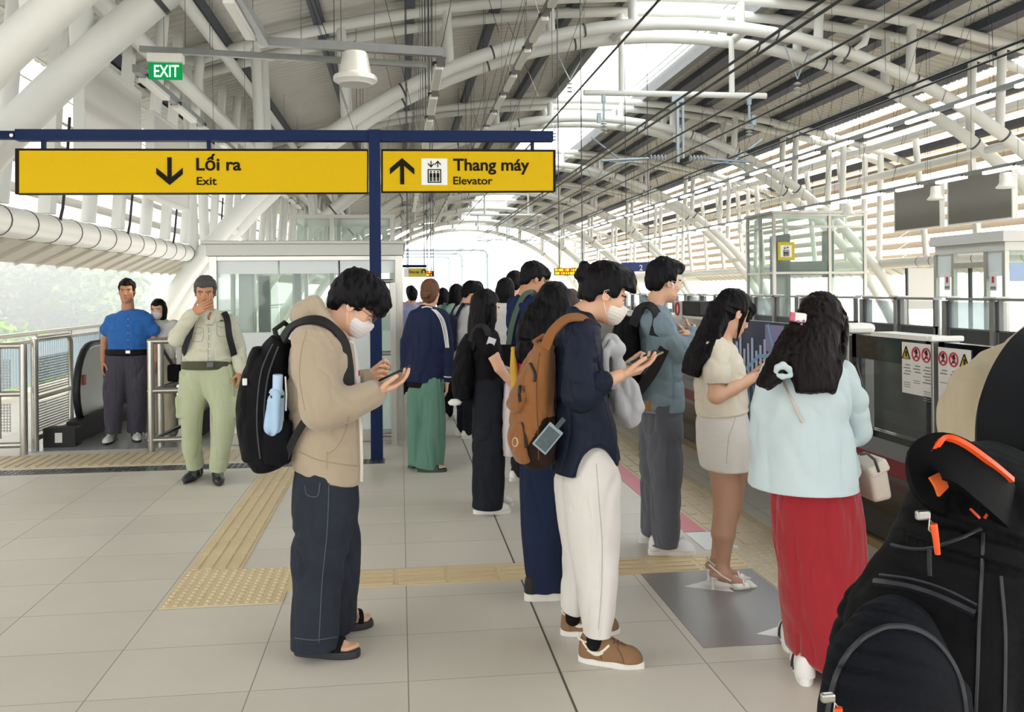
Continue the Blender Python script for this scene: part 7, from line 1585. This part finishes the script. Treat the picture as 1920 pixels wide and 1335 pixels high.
# ================================================================ man in pale green work clothes, walking
p = Person('person in pale green work shirt and trousers walking forward, hand over mouth', fl(392, 905)); J = p.j
H = Head(J(385, 549), (.10, -.97, -.16), (.02, -.16, .98), 1.02)
g = G(); H.face(g); g.rc(H.L(0, -.025, -.05), J(388, 588, .02), .054, .062, .03); g.rc(J(390, 605), J(390, 700), .10, .10, .03); g.rc(J(358, 608), J(424, 608), .036, .036, .03)
g.chain([(J(352, 602), .042), (J(328, 632, -.10), .036), (J(364, 586, -.20), .028)]); g.chain([(J(434, 602), .042), (J(450, 655, .02), .036), (J(451, 696, -.05), .028)])
hand(g, J(361, 588, -.20), (.85, -.05, .50), (-.15, -.95, .1), True, [(12, 18, 12), (14, 20, 14), (16, 22, 14), (18, 24, 16)], 1.0, (.6, .7, -.3), 15); hand(g, J(451, 697, -.05), (-.08, -.1, -1), (.9, -.2, 0), False, [(30, 40, 25)]*4, 1.0)
g.chain([(J(370, 715), .08), (J(360, 800, .02), .05), (J(366, 868, .12), .036)]); g.chain([(J(408, 715), .08), (J(410, 800, -.08), .05), (J(407, 876, -.04), .036)]); p.build('body', g, .005, SKIN['brown'], paint=H.paint())
q0 = fl(372, 888); a = A_(J(374, 884, .10)); b = A_(J(346, 904, -.02)); b[2] = max(b[2], .0); shoe(p.t, 'shoe', fl(376, 890), fl(346, 908), .048, mat('leather_shoe', '23272c', .3), M_soleblk, .022, .085, .006); shoe(p.t, 'shoe', fl(407, 888), fl(411, 912), .048, mat('leather_shoe', '23272c', .3), M_soleblk, .022, .085, .006)
g = G(); p.loft(g, [(389, 676, 40, .125), (386, 692, 44, .138), (368, 720, 32, .12, .0), (360, 770, 22, .105, .01), (360, 830, 17.5, .095, .06), (366, 874, 16, .085, .12)], .02, cap=.12); p.loft(g, [(391, 676, 40, .125), (394, 692, 44, .138), (412, 725, 33, .12, -.03), (420, 770, 22.5, .105, -.07), (415, 830, 18, .095, -.07), (408, 880, 15.5, .085, -.04)], .02, cap=.12); g.bx(J(341, 762, .0), (.035, .08, .09), None, .02, .015); g.bx(J(443, 762, -.05), (.03, .08, .09), None, .02, .015)
p.build('trousers', g, .006, F_('work_green', 'b3bb9b', .85, .06), folds(.010, (8, 8, 3.4), 101))
M_wsh = F_('work_shirt', 'cbcbb8', .85, .05)
g = G(); p.loft(g, [(389, 586, 24, .08), (390, 601, 46, .115), (391, 640, 45, .135), (390, 690, 42, .135)], .03, cap=.15); p.limb(g, [(354, 609, 16), (332, 633, 15, -.10)], .05); p.limb(g, [(332, 634, 15, -.10), (350, 604, 13, -.17), (360, 591, 12, -.19)], .03); p.limb(g, [(430, 608, 16), (447, 655, 15, .02), (452, 692, 12, -.04)], .05); g.rc(H.L(0, -.02, -.03), J(389, 590), .054, .05, .01, 's'); g.el(J(392, 592, -.12), (.03, .08, .05), None, .01, 's')
p.limb(g, [(375, 588, 5, -.03), (388, 604, 5, -.13)], .008); p.limb(g, [(405, 584, 5, -.03), (396, 604, 5, -.13)], .008); sh = p.build('shirt', g, .005, M_wsh, folds(.009, (9, 9, 7), 102))
M_ws = mat('seam_work', '8d8f78', .9); a_, b_ = J(407, 604), J(427, 630); pocket(sh, a_[0], b_[0], b_[2], a_[2], p.Y, M_ws); a_, b_ = J(360, 616), J(380, 640); pocket(sh, a_[0], b_[0], b_[2], a_[2], p.Y, M_ws)
seam(sh, 'badge', [J(412, 601), J(423, 601)], .007, mat('badge_green', '4f7a45', .7)); seam(sh, 'placket', [J(391, 606), J(391, 640), J(390, 678)], .0022, M_ws); buttons(sh, 'button', [J(392, 612+k*14) for k in range(5)], .0065, M_wpaint)
g = G(); p.loft(g, [(390, 677, 46, .155), (390, 690, 47, .157)], .01, cap=.1); p.build('belt', g, .005, F_('belt_olive', '4a4a36', .6)); part(MB().cbox(J(394, 684, -.158), (.055, .012, .045)), 'buckle', M_dsteel, p.t, False, .004)
short_hair(p, H, hairmat('hair_grey', '4a4a4c'), .0045, .008, fr=(.06, .04), extra=lambda g: H.el(g, (0, .065, .075), (.064, .04, .04), .03), seed=9)
bk = root('backpack', 'black backpack straps and pack on the man in pale green', 'backpack', J(390, 700, .2)); g = G(); g.bx(J(392, 640, .21), (.15, .08, .2), None, .06); gbuild('bag_body', g, .008, M_bagblk, bk)
strap(bk, 'shoulder_strap', [J(366, 594, .08), J(366, 588, -.02), J(362, 600, -.135), J(354, 630, -.15), J(345, 656, -.10), J(344, 672, .05)], .045, .012, M_web, bk, (-.2, -1, .3)); strap(bk, 'shoulder_strap', [J(420, 594, .08), J(420, 586, -.02), J(426, 600, -.135), J(430, 630, -.145), J(438, 662, -.08), J(438, 672, .05)], .05, .012, M_web, bk, (.2, -1, .3))
# ================================================================ man in blue shirt
p = Person('person in bright blue short sleeved shirt and dark trousers stepping off the escalator', fl(235, 826)); J = p.j
H = Head(J(238, 546), (.10, -.99, -.03), (0, -.03, 1), 1.02)
g = G(); H.face(g); g.rc(H.L(0, -.025, -.05), J(240, 582, .02), .056, .066, .03); g.rc(J(242, 600), J(240, 680), .11, .11, .03); g.rc(J(212, 602), J(274, 602), .034, .034, .03)
g.chain([(J(208, 602), .038), (J(196, 640, .02), .038), (J(193, 676, -.04), .029)]); g.chain([(J(278, 602), .038), (J(290, 640, .02), .038), (J(292, 676, -.04), .029)]); hand(g, J(193, 677, -.04), (-.03, -.15, -1), (-.9, -.3, 0), True, RELAX); hand(g, J(292, 677, -.04), (.03, -.15, -1), (.9, -.3, 0), False, RELAX)
g.chain([(J(220, 690), .08), (J(214, 750, -.04), .05), (J(211, 808, -.08), .036)]); g.chain([(J(254, 690), .08), (J(255, 750), .05), (J(255, 806, .06), .036)]); p.build('body', g, .0055, SKIN['brown'], paint=H.paint())
M_shg = mat('shoe_green', '5c7a74', .6)
for q0, q1, m in ((fl(216, 822), fl(197, 836), M_shoew), (fl(254, 815), fl(259, 831), M_shoew)):
    o = shoe(p.t, 'sneaker', q0, q1, .05, m, M_soleblk, .028, .085, .006, M_wpaint); a = A_(q0); b = A_(q1); x = unit(b-a); y = cross((0, 0, 1), x); L = np.linalg.norm(b-a); part(MB().tube([a+x*L*.3-y*.045+A_((0, 0, .06)), a+x*L*.55-y*.05+A_((0, 0, .05)), a+x*L*.7-y*.048+A_((0, 0, .04))], .008, 6).tube([a+x*L*.3+y*.045+A_((0, 0, .06)), a+x*L*.55+y*.05+A_((0, 0, .05)), a+x*L*.7+y*.048+A_((0, 0, .04))], .008, 6), 'green_panel', M_shg, o, True)
g = G(); p.loft(g, [(238, 656, 37, .14), (222, 690, 27, .12), (215, 740, 20, .105, -.04), (212, 812, 14, .09, -.08)], .02, cap=.12); p.loft(g, [(242, 656, 35, .14), (256, 690, 24, .12), (257, 740, 19, .105), (254, 808, 15, .09, .06)], .02, cap=.12); p.build('trousers', g, .0065, F_('trousers_slate', '4a4754', .85, .05), folds(.010, (9, 9, 4), 111))
g = G(); p.loft(g, [(240, 581, 17, .08), (242, 594, 37, .115), (242, 620, 37, .145), (239, 658, 36, .155)], .03, cap=.15); p.limb(g, [(210, 601, 12), (200, 617, 12.5, .01)], .05); p.limb(g, [(276, 601, 12), (288, 618, 12.5, .01)], .05); g.rc(H.L(0, -.02, -.03), J(240, 584), .056, .05, .01, 's'); sh = p.build('shirt', g, .0055, F_('shirt_blue', '2f6cb8', .8, .05), folds(.008, (9, 9, 6), 112))
M_bs = mat('seam_blue', '1f528f', .9); a_, b_ = J(250, 604), J(268, 628); pocket(sh, a_[0], b_[0], b_[2], a_[2], p.Y, M_bs, flap=False); seam(sh, 'placket', [J(240, 592), J(240, 625), J(239, 655)], .0022, M_bs); buttons(sh, 'button', [J(240, 598+k*13) for k in range(5)], .006, mat('button_blue', '8fb0dc', .5))
g = G(); p.loft(g, [(239, 655, 38, .165), (239, 664, 38, .163)], .01, cap=.1); p.build('belt', g, .006, F_('belt_black', '1d1c20', .5)); part(MB().cbox(J(240, 660, -.168), (.05, .01, .035)), 'buckle', M_steel, p.t, False, .004)
short_hair(p, H, None, .0055, .004, fr=(.062, .045), seed=12)
# ================================================================ woman with mask behind the blue shirt man
p = stander('person in white top and beige trousers with a face mask, behind the blue shirt man', 300, 10.25, 1.50, -100, F_('top_white2', 'dcdad6'), F_('trousers_beige', 'b8ad99'), 'bob', arms='down', bow=8, wide=True); face_mask(p, p.H, .006); T = p.T
sb_ = root('shoulder_bag', 'black strap and small bag across the masked woman behind the barrier', 'bag', Vector(T(-.2, .1, .8))); strap(sb_, 'shoulder_strap', [T(.08, .02, 1.45), T(.02, .14, 1.28), T(-.14, .15, 1.02), T(-.22, .1, .86)], .03, .008, M_web, sb_, (0, -1, .2)); g = G(); g.bx(T(-.22, .10, .80), (.07, .05, .09), None, .02); gbuild('bag_body', g, .008, M_bagblk, sb_)
# ================================================================ close passenger with big black backpack, bottom right
p = Person('person in beige jacket at the right edge carrying a big black backpack', (1.22, 1.62, 0), 1.62); J = p.j
H = Head(J(2080, 430, .12), (.55, .80, -.1), (.05, .05, 1), 1.02); g = G(); H.face(g); g.rc(H.L(0, -.025, -.05), J(2045, 610, .05), .055, .065, .03); g.rc(J(2020, 720), J(1990, 1250), .10, .10, .03); g.rc(J(1900, 740), J(2180, 740, -.05), .045, .045, .03)
for s, x0 in ((-1, 1890), (1, 2200)): g.chain([(J(x0, 745), .042), (J(x0+s*40, 1050, .05), .036), (J(x0+s*10, 1200, .3), .027)]); hand(g, J(x0+s*10, 1200, .3), (.1, .9, .2), (s*.8, 0, -.4), s > 0, HOLD)
for s in (-1, 1): q = A_(p.base)+A_((s*.09, 0, 0)); g.chain([(J(1990+s*60, 1300), .07), (q+A_((0, 0, .48)), .05), (q+A_((0, 0, .08)), .036)]); 
p.build('body', g, .007, SKIN['tan'], paint=H.paint()); short_hair(p, H, None, .006)
for s in (-1, 1): q = A_(p.base)+A_((s*.09, 0, 0)); shoe(p.t, 'shoe', q+A_((-.03, -.09, 0)), q+A_((.03, .17, 0)), .047, M_shoew, M_sole, h=.008)
g = G()
for s in (-1, 1): q = A_(p.base)+A_((s*.085, 0, 0)); g.chain([(q+A_((0, 0, .92)), .12), (q+A_((0, 0, .5)), .085), (q+A_((0, 0, .07)), .075)], .03)
p.build('trousers', g, .008, F_('trousers_khaki', '8d8470'))
g = G(); p.loft(g, [(2010, 640, 110, .09), (2000, 690, 160, .13), (1985, 760, 222, .16), (1975, 850, 238, .17), (1970, 1000, 235, .17), (1970, 1250, 235, .17)], .04); p.limb(g, [(1880, 770, 105), (1880, 1040, 95, .05), (1900, 1190, 70, .26)], .05); p.limb(g, [(2190, 760, 100), (2240, 1040, 90, .05), (2210, 1190, 70, .26)], .05); g.rc(H.L(0, -.02, -.06), J(2035, 630, .05), .065, .06, .01, 's'); p.build('jacket', g, .006, F_('jacket_beige', 'b3a68c', .85, .06, 6, .2, 400), folds(.012, (7, 7, 6), 121))
big = root('backpack', 'big black backpack with orange zip pulls filling the bottom right corner', 'backpack', P(1760, 1420, 1.28)); pb2 = Person.__new__(Person); pb2.t = big; pb2.Y = 1.27; pb2.sc = 1.27/F_PX; J = pb2.j
M_cord = fabric('cordura_black', '0b0c0f', .62, .25, 5, .35, 900, 0)
g = G(); pb2.loft(g, [(1890, 880, 105, .07, .05), (1872, 935, 140, .10, .03), (1845, 1025, 180, .125), (1830, 1100, 202, .135), (1806, 1187, 228, .14), (1786, 1254, 250, .14), (1775, 1420, 254, .14)], .03, cap=.35); bgo = gbuild('bag_body', g, .004, M_cord, big, [folds(.008, (8, 8, 6), 131)])
g = G(); pb2.loft(g, [(1690, 1190, 78, .05, -.09), (1686, 1225, 112, .06, -.115), (1680, 1290, 136, .065, -.13), (1678, 1430, 142, .065, -.13)], .02, cap=.9); bgf = gbuild('front_pocket', g, .0035, fabric('cordura_charcoal', '12141a', .7, .12, 5, .4, 900, 0), big, [folds(.004, (8, 8, 6), 132)])
M_pip = mat('piping_black', '24262c', .5)
seam(bgf, 'pocket_piping', [J(*q) for q in ((1552, 1345), (1568, 1270), (1602, 1212), (1650, 1180), (1700, 1176), (1750, 1200), (1788, 1250), (1806, 1310), (1812, 1400))], .004, M_pip)
seam(bgo, 'zip_line', [J(*q) for q in ((1642, 1092), (1700, 1100), (1760, 1118), (1830, 1150))], .006, mat('zip_black', '202127', .35)); seam(bgo, 'zip_line', [J(*q) for q in ((1650, 1078), (1710, 1086), (1770, 1104), (1832, 1134))], .0025, M_pip)
for pts in (((1843, 1000), (1840, 1080), (1836, 1160), (1832, 1250), (1826, 1400)), ((1672, 1022), (1730, 1030), (1800, 1010), (1842, 990)), ((1876, 1080), (1884, 1200), (1880, 1400))): seam(bgo, 'side_seam', [J(*q) for q in pts], .0028, M_pip)
M_org = mat('zip_orange', 'f0561c', .45); M_orf = fabric('orange_lining', 'e8641a', .6)
def pull(px, py, dy, s=1.0):
    c = J(px, py, dy); o = part(MB().cbox(c, (.020*s, .010, .013*s)), 'zip_slider', M_steel, big, False, .003); part(MB().tube([c+A_((.006, -.006, -.004)), c+A_((.014*s, -.008, -.016*s)), c+A_((.012*s, -.008, -.026*s)), c+A_((.004, -.008, -.018*s))], .0016, 6, closed=True), 'pull_ring', M_steel, o, True)
    part(MB().tube([c+A_((.010*s, -.009, -.010*s)), c+A_((.013*s, -.010, -.03*s)), c+A_((.016*s, -.009, -.052*s))], [.0055, .0045, .004], 8), 'zip_pull', M_org, o, True)
pull(1730, 966, -.095); pull(1552, 1308, -.185, .9); part(MB().tube([J(1742, 1030, -.115), J(1743, 1080, -.125)], .003, 6), 'pull_cord', M_web, big, True)
strap(big, 'grab_handle', [J(1775, 930, -.03), J(1745, 905, -.06), J(1742, 868, -.085), J(1768, 855, -.105), J(1810, 872, -.115), J(1850, 905, -.115), J(1880, 935, -.10), J(1895, 960, -.06)], .064, .012, M_cord, big, (-.1, -.95, .35))
strap(big, 'handle_edge', [J(1748, 846, -.095), J(1772, 822, -.108), J(1806, 831, -.120), J(1856, 866, -.120), J(1897, 900, -.105)], .007, .008, M_org, big, (.1, -.9, .5)); strap(big, 'handle_lining', [J(1752, 890, -.085), J(1762, 905, -.09), J(1768, 922, -.088)], .024, .004, M_orf, big, (.3, -.9, .2)); seam(bgo, 'orange_stitch', [J(1846, 972, -.1), J(1866, 944, -.1)], .0022, M_org); seam(bgo, 'orange_stitch', [J(1820, 955, -.1), J(1838, 972, -.1)], .002, M_org)
strap(big, 'shoulder_strap', [J(1905, 905, .02), J(1893, 840, .05), J(1895, 770, .10), J(1918, 705, .15), J(1955, 655, .20), J(2005, 630, .28)], .095, .018, M_cord, big, (-.35, -.75, .5)); strap(big, 'load_strap', [J(1960, 900, .0), J(1968, 820, .04), J(1975, 740, .10), J(1990, 690, .15)], .06, .014, M_cord, big, (-.2, -.8, .4))
